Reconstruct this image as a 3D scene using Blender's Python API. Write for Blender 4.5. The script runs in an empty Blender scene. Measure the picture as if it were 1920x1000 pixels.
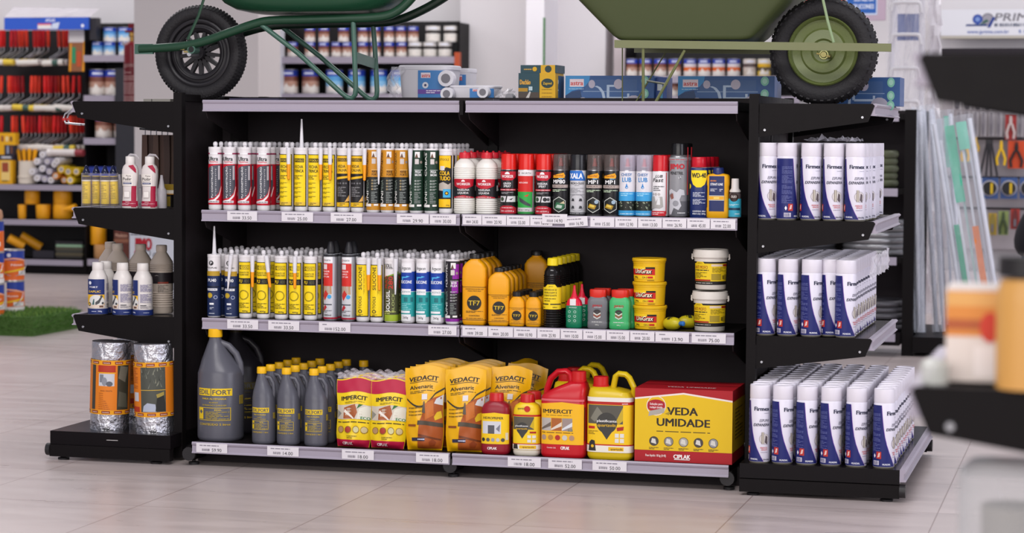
import bpy, bmesh, math, random
from math import sin, cos, pi, atan2, radians, sqrt, floor
from mathutils import Vector, Matrix
random.seed(7)
SC = bpy.context.scene
# ------------------------------------------------------------------ camera
F = 4249.0                      # focal length in pixels of a 1920 px wide frame
YAW, PIT, ROL = 0.258, 0.0583, 0.0070
CAM = Vector((2.0371, -7.077, 1.1111))
FW = Vector((-sin(YAW)*cos(PIT), cos(YAW)*cos(PIT), -sin(PIT)))
_r = Vector((cos(YAW), sin(YAW), 0)); _u = _r.cross(FW)
RT = _r*cos(ROL) + _u*sin(ROL); UP = _u*cos(ROL) - _r*sin(ROL)
cam = bpy.data.cameras.new('camera'); cam.sensor_width = 36; cam.lens = F/1920*36
cam.dof.use_dof = True; cam.dof.focus_distance = 7.25; cam.dof.aperture_fstop = 4.7
cam.clip_start = 0.05; cam.clip_end = 100
camo = bpy.data.objects.new('camera', cam); SC.collection.objects.link(camo)
camo.matrix_world = Matrix((( RT.x, UP.x, -FW.x, CAM.x), (RT.y, UP.y, -FW.y, CAM.y), (RT.z, UP.z, -FW.z, CAM.z), (0, 0, 0, 1)))
SC.camera = camo
# ------------------------------------------------------------------ world, lights, exposure
SC.view_settings.view_transform = 'Standard'; SC.view_settings.look = 'None'
SC.view_settings.gamma = 1; SC.view_settings.use_curve_mapping = False
SC.view_settings.exposure = -0.15
w = bpy.data.worlds.new('world'); SC.world = w; w.use_nodes = True
w.node_tree.nodes['Background'].inputs[0].default_value = (0.86, 0.86, 1.0, 1)
w.node_tree.nodes['Background'].inputs[1].default_value = 0.45
def area(name, loc, target, sx, sy, power, col=(1, 1, 1)):
    l = bpy.data.lights.new(name, 'AREA'); l.shape = 'RECTANGLE'; l.size = sx; l.size_y = sy; l.energy = power; l.color = col
    o = bpy.data.objects.new(name, l); SC.collection.objects.link(o); o.location = loc
    o.rotation_euler = (Vector(target)-Vector(loc)).to_track_quat('-Z', 'Y').to_euler()
    return o
area('shopfront_window_light', (0.5, -9.5, 2.6), (0, 0, 0.5), 9, 3.2, 375, (1.0, 0.96, 0.93))
area('side_area_light', (8.5, -1.5, 2.6), (0.6, 1.5, 0.6), 7, 3.0, 300, (0.90, 0.90, 1.0))  # broad cool area light from the right
for i, (lx, ly, p) in enumerate([(0.3, -3.0, 150), (-3.2, 2.2, 60), (1.5, 2.4, 75), (-6.8, 7.5, 74), (-2.2, 7.6, 62), (2.2, 7.4, 64)]):
    area('ceiling_light_%d' % i, (lx, ly, 3.6), (lx, ly, 0), 3.0, 1.0, p, (1.0, 0.97, 0.96))
# ------------------------------------------------------------------ pixel -> place
def px_ray(px, py):
    return FW + RT*((px-960)/F) + UP*((500-py)/F)
def on_y(px, py, Y):
    d = px_ray(px, py); return CAM + d*((Y-CAM.y)/d.y)
def on_z(px, py, Z):
    d = px_ray(px, py); return CAM + d*((Z-CAM.z)/d.z)
def XZ(px, Y, Z):              # X of the point at depth Y and height Z seen at column px
    py = 500
    for _ in range(4):
        p = on_y(px, py, Y); d = Vector((p.x, Y, Z))-CAM; py = 500-F*d.dot(UP)/d.dot(FW)
    return p.x
def scale_at(x, y, z=0.6):
    return F/((Vector((x, y, z))-CAM).dot(FW))
# ------------------------------------------------------------------ materials
_M = {}
def lin(h):
    h = h.lstrip('#'); h = h if len(h) == 6 else ''.join(q*2 for q in h); c = [int(h[i:i+2], 16)/255 for i in (0, 2, 4)]
    return [v/12.92 if v <= .04045 else ((v+.055)/1.055)**2.4 for v in c]
def M(h, rough=0.45, metal=0.0, kind='plain', bump=0.0, bscale=60.0):
    key = (h, rough, metal, kind, bump, bscale)
    if key in _M: return _M[key]
    m = bpy.data.materials.new('%s_%s' % (kind, h.strip('#'))); m.use_nodes = True
    nt = m.node_tree; b = nt.nodes['Principled BSDF']
    b.inputs['Base Color'].default_value = (*lin(h), 1); b.inputs['Roughness'].default_value = rough
    b.inputs['Metallic'].default_value = metal
    b.inputs['Specular IOR Level'].default_value = .10 if kind == 'shelf' else .38
    if kind == 'clear':         # thin clear plastic: mostly see-through, glossy
        tr = nt.nodes.new('ShaderNodeBsdfTransparent'); mx = nt.nodes.new('ShaderNodeMixShader')
        lw = nt.nodes.new('ShaderNodeLayerWeight'); lw.inputs[0].default_value = 0.35
        mr = nt.nodes.new('ShaderNodeMapRange'); mr.inputs[3].default_value = metal if metal else .22; mr.inputs[4].default_value = 0.85 if metal > .15 else .45
        b.inputs['Metallic'].default_value = 0
        nt.links.new(lw.outputs['Facing'], mr.inputs[0]); nt.links.new(mr.outputs[0], mx.inputs[0])
        nt.links.new(tr.outputs[0], mx.inputs[1]); nt.links.new(b.outputs[0], mx.inputs[2])
        nt.links.new(mx.outputs[0], nt.nodes['Material Output'].inputs[0])
    if bump:
        n = nt.nodes.new('ShaderNodeTexNoise'); n.inputs['Scale'].default_value = bscale; n.inputs['Detail'].default_value = 5
        tc = nt.nodes.new('ShaderNodeTexCoord'); nt.links.new(tc.outputs['Object'], n.inputs['Vector'])
        bp = nt.nodes.new('ShaderNodeBump'); bp.inputs['Strength'].default_value = bump; bp.inputs['Distance'].default_value = .01
        nt.links.new(n.outputs['Fac'], bp.inputs['Height']); nt.links.new(bp.outputs[0], b.inputs['Normal'])
    elif kind in ('plain', 'shelf'):
        n = nt.nodes.new('ShaderNodeTexNoise'); n.inputs['Scale'].default_value = 35
        mr = nt.nodes.new('ShaderNodeMapRange'); mr.inputs[3].default_value = max(.03, rough-.06); mr.inputs[4].default_value = min(1, rough+.06)
        tc = nt.nodes.new('ShaderNodeTexCoord'); nt.links.new(tc.outputs['Object'], n.inputs['Vector'])
        nt.links.new(n.outputs['Fac'], mr.inputs[0]); nt.links.new(mr.outputs[0], b.inputs['Roughness'])
    _M[key] = m; return m
def mm(c):
    if isinstance(c, bpy.types.Material): return c
    if isinstance(c, tuple): return M(*c)
    return M(c)
# ------------------------------------------------------------------ mesh builder
def sup(t, a, b, n):
    c, s = cos(t), sin(t); e = 2.0/n
    return (a*math.copysign(abs(c)**e, c), b*math.copysign(abs(s)**e, s))
class MB:
    def __init__(s): s.v = []; s.f = []; s.m = []; s.sm = []; s.mats = []
    def mi(s, c):
        c = mm(c)
        if c not in s.mats: s.mats.append(c)
        return s.mats.index(c)
    def face(s, idx, c, smooth=False): s.f.append(tuple(idx)); s.m.append(s.mi(c)); s.sm.append(smooth)
    def loft(s, rings, c, seg=24, n=2, cap=(True, True), smooth=True):
        """rings: (z, a[, b[, cx[, cy[, n[, mat]]]]])"""
        st = []
        for r in rings:
            z, a = r[0], r[1]; b = r[2] if len(r) > 2 and r[2] is not None else a
            cx = r[3] if len(r) > 3 else 0; cy = r[4] if len(r) > 4 else 0; nn = r[5] if len(r) > 5 and r[5] else n
            st.append(len(s.v))
            for k in range(seg):
                x, y = sup(2*pi*k/seg-pi/2, a, b, nn); s.v.append((x+cx, y+cy, z))
        for i in range(len(rings)-1):
            mc = rings[i][6] if len(rings[i]) > 6 and rings[i][6] else c
            for k in range(seg):
                k2 = (k+1) % seg
                s.face((st[i]+k, st[i]+k2, st[i+1]+k2, st[i+1]+k), mc, smooth)
        if cap[0]: s.face([st[0]+k for k in reversed(range(seg))], c)
        if cap[1]: s.face([st[-1]+k for k in range(seg)], (rings[-1][6] if len(rings[-1]) > 6 and rings[-1][6] else c))
        return s
    def box(s, x0, x1, y0, y1, z0, z1, c, mtx=None):
        b = len(s.v)
        for z in (z0, z1):
            for x, y in ((x0, y0), (x1, y0), (x1, y1), (x0, y1)):
                p = Vector((x, y, z)); s.v.append(tuple(mtx @ p if mtx else p))
        for q in ((3, 2, 1, 0), (4, 5, 6, 7), (0, 1, 5, 4), (1, 2, 6, 5), (2, 3, 7, 6), (3, 0, 4, 7)):
            s.face([b+i for i in q], c)
        return s
    def prism(s, pts, axis, a0, a1, c):
        """pts 2D outline, extruded along axis ('x': pts=(y,z); 'y': pts=(x,z); 'z': pts=(x,y))"""
        b = len(s.v); n = len(pts)
        def P(p, a): return (a, p[0], p[1]) if axis == 'x' else ((p[0], a, p[1]) if axis == 'y' else (p[0], p[1], a))
        for a in (a0, a1):
            for p in pts: s.v.append(P(p, a))
        for k in range(n): s.face((b+k, b+(k+1) % n, b+n+(k+1) % n, b+n+k), c)
        s.face([b+k for k in reversed(range(n))], c); s.face([b+n+k for k in range(n)], c)
        return s
    def tube(s, pts, r, c, seg=10, closed=False, flat=1.0, cap=True):
        """flat<1 squashes the section along the second frame axis"""
        P = [Vector(p) for p in pts]; n = len(P); st = []; ref = None
        for i in range(n):
            a = P[i-1] if (i > 0 or closed) else P[i]; b = P[(i+1) % n] if (i < n-1 or closed) else P[i]
            t = (b-a).normalized()
            if ref is None:
                ref = Vector((0, 1, 0)) if abs(t.y) < .9 else Vector((0, 0, 1))
            u = (ref - t*ref.dot(t)); u = u.normalized() if u.length > 1e-6 else t.orthogonal().normalized(); ref = u; v = t.cross(u)
            rr = r[i] if isinstance(r, (list, tuple)) else r
            st.append(len(s.v))
            for k in range(seg):
                an = 2*pi*k/seg; s.v.append(tuple(P[i]+u*cos(an)*rr*flat+v*sin(an)*rr))
        for i in range(n-1 if not closed else n):
            j = (i+1) % n
            for k in range(seg):
                k2 = (k+1) % seg; s.face((st[i]+k, st[i]+k2, st[j]+k2, st[j]+k), c, True)
        if not closed and cap:
            s.face([st[0]+k for k in reversed(range(seg))], c); s.face([st[-1]+k for k in range(seg)], c)
        return s
    def torus(s, R, r, c, seg=40, ns=12, axis='y', center=(0, 0, 0), ry=None):
        ry = ry or r; b = len(s.v); cx, cy, cz = center
        for i in range(seg):
            A = 2*pi*i/seg
            for k in range(ns):
                B = 2*pi*k/ns; q = R+r*cos(B); h = ry*sin(B)
                if axis == 'y': s.v.append((cx+q*cos(A), cy+h, cz+q*sin(A)))
                else: s.v.append((cx+q*cos(A), cy+q*sin(A), cz+h))
        for i in range(seg):
            for k in range(ns):
                s.face((b+i*ns+k, b+((i+1) % seg)*ns+k, b+((i+1) % seg)*ns+(k+1) % ns, b+i*ns+(k+1) % ns), c, True)
        return s
    def grid(s, fn, nu, nv, c, smooth=True):
        """fn(i/nu, j/nv)->xyz"""
        b = len(s.v)
        for j in range(nv+1):
            for i in range(nu+1): s.v.append(tuple(fn(i/nu, j/nv)))
        for j in range(nv):
            for i in range(nu):
                a = b+j*(nu+1)+i; s.face((a, a+1, a+nu+2, a+nu+1), c, smooth)
        return s
    def xf(s, mtx, start=0):
        for i in range(start, len(s.v)): s.v[i] = tuple(mtx @ Vector(s.v[i]))
        return s
    def mesh(s, name, sharp=40):
        me = bpy.data.meshes.new(name); me.from_pydata(s.v, [], s.f)
        for m in s.mats: me.materials.append(m)
        me.polygons.foreach_set('material_index', s.m); me.polygons.foreach_set('use_smooth', s.sm)
        me.validate(); me.update()
        if any(s.sm): me.set_sharp_from_angle(angle=radians(sharp))
        return me
    def obj(s, name, parent=None, **k):
        return obj(name, s.mesh(name), parent, **k)
# ------------------------------------------------------------------ printed artwork
_T = {}
def text_mesh(t, bold):
    k = (t, bold)
    if k not in _T:
        cu = bpy.data.curves.new('lettering', 'FONT'); cu.body = t; cu.resolution_u = 2; cu.offset = bold
        o = bpy.data.objects.new('lettering', cu); me = bpy.data.meshes.new_from_object(o)
        vs = [v.co.copy() for v in me.vertices]; fs = [tuple(p.vertices) for p in me.polygons]
        bpy.data.objects.remove(o); bpy.data.meshes.remove(me)
        if vs:
            x0 = min(v.x for v in vs); x1 = max(v.x for v in vs); z0 = min(v.y for v in vs); z1 = max(v.y for v in vs)
        else: x0 = x1 = z0 = z1 = 0
        _T[k] = (vs, fs, x0, x1, z0, z1)
    return _T[k]
class Art:
    """flat artwork in (x, v); every op sits a little above the one before"""
    def __init__(s, sx=1.0, sv=1.0, eps=.00022, base=.0009):
        s.sx = sx; s.sv = sv; s.o = []; s.eps = eps; s.base = base; s.lay = 0
    def P(s, pts, c, same=False):
        if not same: s.lay += 1
        s.o.append(([(x*s.sx, v*s.sv) for x, v in pts], [tuple(range(len(pts)))], c, s.lay)); return s
    def R(s, x0, x1, v0, v1, c, same=False): return s.P([(x0, v0), (x1, v0), (x1, v1), (x0, v1)], c, same)
    def C(s, x, v, r, c, n=20, rv=None):   # r in x units
        rv = rv or r*s.sx/s.sv
        return s.P([(x+r*cos(2*pi*k/n), v+rv*sin(2*pi*k/n)) for k in range(n)], c)
    def O(s, x, v, r, t, c, n=24):
        s.lay += 1; q = s.sx/s.sv
        for k in range(n):
            a, b = 2*pi*k/n, 2*pi*(k+1)/n
            s.P([(x+r*cos(a), v+r*q*sin(a)), (x+r*cos(b), v+r*q*sin(b)), (x+(r-t)*cos(b), v+(r-t)*q*sin(b)), (x+(r-t)*cos(a), v+(r-t)*q*sin(a))], c, True)
        return s
    def T(s, t, x, v, h, c, w=None, rot=0, bold=.02, shear=0, align='c'):
        """h cap height in v units; w fitted width in x units (along the text: v units when rot=90)"""
        bw = max(0, bold)*.62; bold = 0.0
        vs, fs, x0, x1, z0, z1 = text_mesh(t, bold)
        if not vs: return s
        hh = h*(s.sv if not rot else s.sx); k = hh/.70; tw = (x1-x0)*k
        kx = k if w is None else (w*(s.sx if not rot else s.sv))/(x1-x0)
        s.lay += 1; out = []
        for p in vs:
            X = (p.x-(x0+x1)/2 if align == 'c' else p.x-x0)*kx; Y = (p.y-.35)*k; X += shear*Y
            if rot: X, Y = -Y, X
            out.append((x*s.sx+X, v*s.sv+Y))
        s.o.append((out, fs, c, s.lay))
        if bw > .008:
            for n_, q in enumerate(((1, .35), (-1, .35), (1, -.35), (-1, -.35))):
                dx, dz = q[0]*bw*k, q[1]*bw*k
                s.o.append(([(a+dx, b_+dz) for a, b_ in out], fs, c, s.lay+.15*(n_+1)))
        return s
    def L(s, x0, x1, v0, v1, n, c, fill=.45, seed=1):    # small print
        rn = random.Random(seed); s.lay += 1; dv = (v1-v0)/n
        for i in range(n):
            v = v1-(i+.5)*dv; x = x0
            while x < x1-.02*(x1-x0):
                l = (x1-x0)*rn.uniform(.10, .3); e = min(x+l, x1*1.0)
                s.P([(x, v-dv*fill/2), (e, v-dv*fill/2), (e, v+dv*fill/2), (x, v+dv*fill/2)], c, True)
                x = e+(x1-x0)*.035
                if rn.random() < .12: break
        return s
    def B(s, x0, x1, v0, v1, n, c, seed=2):             # bars
        rn = random.Random(seed); s.lay += 1; d = (x1-x0)/n
        for i in range(n):
            s.P([(x0+i*d, v0), (x0+i*d+d*rn.uniform(.25, .8), v0), (x0+i*d+d*rn.uniform(.3, .8), v1), (x0+i*d, v1)], c, True)
        return s
    def put(s, mb, fn, stepx=None, stepv=None, mtx=None):
        """fn(x, v, h)->xyz"""
        bm = bmesh.new(); lay = bm.faces.layers.int.new('m')
        for pts, fs, c, l in s.o:
            vv = [bm.verts.new((x, v, l)) for x, v in pts]; mi = mb.mi(c)
            for f in fs:
                try: fc = bm.faces.new([vv[i] for i in f]); fc[lay] = mi
                except ValueError: pass
        xs = [v.co.x for v in bm.verts]; ys = [v.co.y for v in bm.verts]
        for step, lo, hi, ax in ((stepx, min(xs), max(xs), 0), (stepv, min(ys), max(ys), 1)):
            if not step: continue
            k = floor(lo/step)+1
            while k*step < hi:
                co = [0, 0, 0]; co[ax] = k*step; no = [0, 0, 0]; no[ax] = 1
                bmesh.ops.bisect_plane(bm, geom=bm.verts[:]+bm.edges[:]+bm.faces[:], plane_co=co, plane_no=no, dist=1e-7); k += 1
        bm.faces.ensure_lookup_table(); bm.verts.index_update(); b = len(mb.v); eps = min(s.eps, .0011/max(1, s.lay))
        for v in bm.verts:
            x, y, h = v.co.x, v.co.y, s.base+eps*v.co.z
            if stepx:            # follow the same facets as the body so that layers never cross
                xa = floor(x/stepx+1e-6)*stepx; t = (x-xa)/stepx
                if stepv:
                    ya = floor(y/stepv+1e-6)*stepv; u = (y-ya)/stepv
                    p = (Vector(fn(xa, ya, h))*(1-t)+Vector(fn(xa+stepx, ya, h))*t)*(1-u)+(Vector(fn(xa, ya+stepv, h))*(1-t)+Vector(fn(xa+stepx, ya+stepv, h))*t)*u
                else: p = Vector(fn(xa, y, h))*(1-t)+Vector(fn(xa+stepx, y, h))*t
            else: p = Vector(fn(x, y, h))
            mb.v.append(tuple(mtx @ p if mtx else p))
        for f in bm.faces:
            f.normal_update()
            idx = [b+v.index for v in f.verts]
            if f.normal.z < 0: idx.reverse()
            mb.f.append(tuple(idx)); mb.m.append(f[lay]); mb.sm.append(True)
        bm.free(); return mb
def cylmap(r, z0=0):
    return lambda x, v, h: ((r+h)*sin(x/r), -(r+h)*cos(x/r), z0+v)
def flatmap(y, z0=0): return lambda x, v, h: (x, y-h, z0+v)
def secmap(a, b, n, z0=0):
    N = 240; q = [sup(-pi/2+pi*1.6*(k/N-.5)*1.0, a, b, n) for k in range(N+1)]
    L = [0]
    for i in range(N): L.append(L[-1]+math.hypot(q[i+1][0]-q[i][0], q[i+1][1]-q[i][1]))
    mid = L[N//2]
    def fn(x, v, h):
        t = x+mid; t = max(0, min(L[-1]-1e-6, t)); lo, hi = 0, N
        while hi-lo > 1:
            m = (lo+hi)//2
            if L[m] <= t: lo = m
            else: hi = m
        k = (t-L[lo])/max(1e-9, L[lo+1]-L[lo]); px_ = q[lo][0]+(q[lo+1][0]-q[lo][0])*k; py_ = q[lo][1]+(q[lo+1][1]-q[lo][1])*k
        tx, ty = q[lo+1][0]-q[lo][0], q[lo+1][1]-q[lo][1]; d = math.hypot(tx, ty) or 1
        return (px_+ty/d*h, py_-tx/d*h, z0+v)
    return fn
# ------------------------------------------------------------------ objects
COL = SC.collection
def obj(name, me, parent=None, label=None, cat=None, group=None, kind=None, loc=None, rz=0):
    o = bpy.data.objects.new(name, me); COL.objects.link(o)
    if parent is not None: o.parent = parent
    if label: o['label'] = label
    if cat: o['category'] = cat
    if group: o['group'] = group
    if kind: o['kind'] = kind
    if loc is not None: o.location = loc
    if rz: o.rotation_euler = (0, 0, rz)
    return o
def thing(name, label, cat, loc=(0, 0, 0), rz=0, group=None):
    return obj(name, None, None, label, cat, group, loc=loc, rz=rz)
def dup(root, loc, rz=0, label=None, group=None):
    r = root.copy(); COL.objects.link(r); r.location = loc; r.rotation_euler = (root.rotation_euler.x, root.rotation_euler.y, rz)
    if label: r['label'] = label
    if group: r['group'] = group
    for ch in root.children:
        c = ch.copy(); COL.objects.link(c); c.parent = r
        for g in ch.children:
            d = g.copy(); COL.objects.link(d); d.parent = c
    return r
class Proto:
    """first placement uses the built thing itself, later ones copies of it"""
    def __init__(s, root): s.root = root; s.used = False
    def put(s, loc, rz, label, group=None, tilt=None):
        if not s.used:
            s.used = True; r = s.root; r.location = loc; r.rotation_euler = (0, 0, rz); r['label'] = label
            if group: r['group'] = group
        else: r = dup(s.root, loc, rz, label, group)
        r.rotation_euler = (tilt[0], tilt[1], rz) if tilt else (0, 0, rz)
        if not group and 'group' in r: del r['group']
        return r
ORD = ['front', 'second', 'third', 'fourth', 'fifth', 'sixth', 'seventh', 'eighth', 'ninth', 'tenth', 'eleventh', 'twelfth']
NTH = ['first']+ORD[1:]
# ================================================================== the setting
BLK = M('#141112', .45, 0, 'shelf'); BLK2 = M('#2b2628', .55, 0, 'shelf'); RAILC = M('#a098a6', .38); STEEL = M('#b9b9bd', .3, .9)
def wall_mat(h, h2):
    m = bpy.data.materials.new('wall_paint'); m.use_nodes = True; nt = m.node_tree; b = nt.nodes['Principled BSDF']
    n = nt.nodes.new('ShaderNodeTexNoise'); n.inputs['Scale'].default_value = 1.3; cr = nt.nodes.new('ShaderNodeValToRGB')
    cr.color_ramp.elements[0].color = (*lin(h), 1); cr.color_ramp.elements[1].color = (*lin(h2), 1)
    tc = nt.nodes.new('ShaderNodeTexCoord'); nt.links.new(tc.outputs['Object'], n.inputs['Vector'])
    nt.links.new(n.outputs['Fac'], cr.inputs[0]); nt.links.new(cr.outputs[0], b.inputs['Base Color']); b.inputs['Roughness'].default_value = .8
    return m
WALL = wall_mat('#d9d5d6', '#e2dfe1')
def floor_mat():
    m = bpy.data.materials.new('floor_tiles'); m.use_nodes = True; nt = m.node_tree; b = nt.nodes['Principled BSDF']
    tc = nt.nodes.new('ShaderNodeTexCoord'); mp = nt.nodes.new('ShaderNodeMapping'); nt.links.new(tc.outputs['Object'], mp.inputs[0])
    br = nt.nodes.new('ShaderNodeTexBrick'); br.offset = 0; br.inputs['Scale'].default_value = 1
    br.inputs['Brick Width'].default_value = .575; br.inputs['Row Height'].default_value = .575; br.inputs['Mortar Size'].default_value = .0022
    br.inputs['Mortar Smooth'].default_value = .15
    mp.inputs['Location'].default_value = FLOOR_OFF
    br.inputs['Color1'].default_value = (*lin('#c6b9b6'), 1); br.inputs['Color2'].default_value = (*lin('#bfb2af'), 1); br.inputs['Mortar'].default_value = (*lin('#9c8a87'), 1)
    nt.links.new(mp.outputs[0], br.inputs[0])
    n = nt.nodes.new('ShaderNodeTexNoise'); n.inputs['Scale'].default_value = 5; n.inputs['Detail'].default_value = 6; n.inputs['Distortion'].default_value = .6
    mp2 = nt.nodes.new('ShaderNodeMapping'); mp2.inputs['Scale'].default_value = (.5, 2.6, 1); nt.links.new(tc.outputs['Object'], mp2.inputs[0]); nt.links.new(mp2.outputs[0], n.inputs[0])
    mx = nt.nodes.new('ShaderNodeMix'); mx.data_type = 'RGBA'; mx.blend_type = 'MULTIPLY'; mx.inputs[0].default_value = 1
    cr = nt.nodes.new('ShaderNodeValToRGB'); cr.color_ramp.elements[0].position = .3; cr.color_ramp.elements[1].position = .75
    cr.color_ramp.elements[0].color = (.86, .85, .85, 1); cr.color_ramp.elements[1].color = (1, 1, 1, 1)
    nt.links.new(n.outputs['Fac'], cr.inputs[0]); nt.links.new(br.outputs[0], mx.inputs[6]); nt.links.new(cr.outputs[0], mx.inputs[7])
    nt.links.new(mx.outputs[2], b.inputs['Base Color'])
    mr = nt.nodes.new('ShaderNodeMapRange'); mr.inputs[3].default_value = .2; mr.inputs[4].default_value = .42
    nt.links.new(n.outputs['Fac'], mr.inputs[0]); nt.links.new(mr.outputs[0], b.inputs['Roughness'])
    bp = nt.nodes.new('ShaderNodeBump'); bp.inputs['Strength'].default_value = .25; bp.inputs['Distance'].default_value = .002; bp.invert = True
    nt.links.new(br.outputs['Fac'], bp.inputs['Height']); nt.links.new(bp.outputs[0], b.inputs['Normal'])
    return m
_p = on_z(1783, 909, 0); FLOOR_OFF = (-_p.x+.0, -_p.y, 0)
FLM = floor_mat()
MB().box(-16, 10, -12, 14, -.05, 0, FLM).obj('floor', kind='structure')
YW = 9.55                                     # back wall plane
MB().box(-14, 8, YW, YW+.15, 0, 4.2, WALL).obj('wall_back', kind='structure')
def struct_box(name, px0, px1, Y0, Y1, z0, z1, c):
    x0 = XZ(px0, Y0, 1.2); x1 = XZ(px1, Y0, 1.2)
    return MB().box(x0, x1, Y0, Y1, z0, z1, c).obj(name, kind='structure')
struct_box('trim_1', 252, 484, 6.6, 7.0, 0, 4.2, M('#cdc6c4', .8))          # broad pillar behind the green barrow
struct_box('trim_2', 985, 1019, 8.9, 9.3, 0, 4.2, M('#ece9ee', .7))          # bright narrow pillar
struct_box('trim_3', 862, 985, 9.3, YW-.001, 0, 4.2, M('#dcd8da', .8))
struct_box('trim_4', 1019, 1134, 9.3, YW-.001, 0, 4.2, M('#dedadc', .8))
struct_box('trim_5', 1150, 1174, 9.3, YW-.001, 0, 4.2, M('#cbbfc2', .8))

# ================================================================== the gondolas
def post_part(root, x0, x1, y0, y1, z1, name='post'):
    m = MB().box(x0, x1, y0, y1, .015, z1, BLK)
    return m.obj(name, root)
def blade_pts(xa, xb, zt, h_in, h_out, slant):    # outline of a bracket: xa inner end, xb outer end
    s = 1 if xb > xa else -1
    return [(xa, zt), (xb-s*.006, zt), (xb, zt-.006), (xb-s*slant, zt-h_out), (xa, zt-h_in)]
def blade(root, xa, xb, y, zt, h_in=.105, h_out=.056, slant=.02, screws=True, name='bracket'):
    m = MB().prism(blade_pts(xa, xb, zt, h_in, h_out, slant), 'y', y, y+.004, BLK)
    if screws:
        s = 1 if xb > xa else -1
        for xx, zz in ((xb-s*.037, zt-h_out+.014), (xa+s*.018, zt-h_in+.022)):
            q = len(m.v); m.torus(.0025, .0022, STEEL, 10, 6, 'y', (xx, y-.001, zz))
    return m.obj(name, root)
RAILP = [(0, 0), (-.010, .001), (-.0135, -.004), (-.0115, -.009), (-.0085, -.012), (-.0085, -.030), (-.0125, -.034), (-.0125, -.037), (0, -.037)]
def rail_x(root, x0, x1, y, z, name='price_rail'):
    m = MB().prism([(y+p, z+q) for p, q in RAILP], 'x', x0, x1, RAILC)
    return m.obj(name, root)
def rail_y(root, x, y0, y1, z, sgn, name='price_rail'):
    m = MB().prism([(x-sgn*p*1.5, z+q*1.0) for p, q in RAILP], 'y', y0, y1, RAILC)
    return m.obj(name, root)
ZT, Z1, Z2, Z3 = 1.2178, .8508, .4884, .0816      # rail tops of the main bays
YB = -.094; DEP = .80; PX = .93                  # base shelf front, total depth, half length
def main_gondola():
    g = thing('shelving_gondola', 'long black double-bay metal shelving gondola with light grey price rails, filled with sealants', 'shelving')
    XL, XR = XZ(334.3, .0, .6), XZ(1409.5, .0, .6)
    ps = MB().box(XL, XR, .385, .395, .09, 1.235, BLK2).obj('back_panel', g)
    for x in (-PX-.005, 0, PX+.005):
        post_part(g, x-.018, x+.018, .37, .40, 1.235, 'upright')
    for sx in (-1, 1):
        x = XL if sx < 0 else XR
        m = MB().box(min(x, x-sx*.004), max(x, x-sx*.004), .02, DEP-.0, .09, 1.225, BLK2); m.obj('end_panel', g)
        post_part(g, x-.015, x+.015, -.004 if sx < 0 else -.006, .028, 1.243, 'end_post')
        post_part(g, x-.015, x+.015, DEP-.02, DEP+.01, 1.243, 'end_post')
        MB().box(x-.014, x+.014, .028, DEP-.02, 1.215, 1.238, BLK).obj('top_beam', g)
    # shelves with the rails where the photo shows them
    rows = [(ZT, 0, ((380, 861), (873, 1383))), (Z1, 0, ((378, 862), (866, 1382))), (Z2, 0, ((379, 861), (864, 1376))), (Z3, YB, ((360, 843), (848, 1366)))]
    for z, y, bays in rows:
        for bi, (a, b) in enumerate(bays):
            x0, x1 = XZ(a, y-.01, z), XZ(b, y-.01, z)
            t = .012
            m = MB().box(x0+.002, x1-.002, y, .385, z-.028, z-.001, BLK); sh = m.obj('shelf', g)
            if y == 0:
                for xx in (x0+.004, x1-.008):
                    h = .12
                    MB().prism([(.0, z-.03), (.38, z-.03), (.38, z-.15), (.02, z-.06)], 'x', xx, xx+.003, BLK2).obj('bracket', sh)
            rail_x(sh, x0, x1, y, z)
    for a in (0,):
        MB().box(XZ(866, -.01, ZT)-.0055, XZ(866, -.01, ZT)+.0055, -.016, .0, ZT-.045, ZT+.002, BLK).obj('rail_joint', g)
    # plinth, base beams and feet
    MB().box(-PX, PX, .02, .06, .0, .06, BLK2).obj('plinth', g)
    for px_ in (356, 845, 1364):
        x = XZ(px_, YB+.005, .03)
        m = MB().box(x-.013, x+.013, YB+.004, .38, .018, .062, BLK)
        m.tube([(x, YB+.006, .040), (x, YB-.006, .040)], .023, M('#222022', .5), 14)
        m.loft([(0, .018), (.008, .018), (.010, .006), (.02, .006)], M('#232123', .5), 14)
        k = len(m.v)-4*14
        for i in range(k, len(m.v)): m.v[i] = (m.v[i][0]+x, m.v[i][1]+YB+.04, m.v[i][2])
        m.obj('base_foot', g)
    # back side shelves (seen past the ends)
    for z in (Z1, Z2, ZT):
        MB().box(-PX+.01, PX-.01, .395, DEP, z-.03, z-.001, BLK).obj('shelf', g)
    MB().box(-PX+.01, PX-.01, .395, DEP+.09, Z3-.03, Z3, BLK).obj('shelf', g)
    return g
main_gondola()
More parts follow.
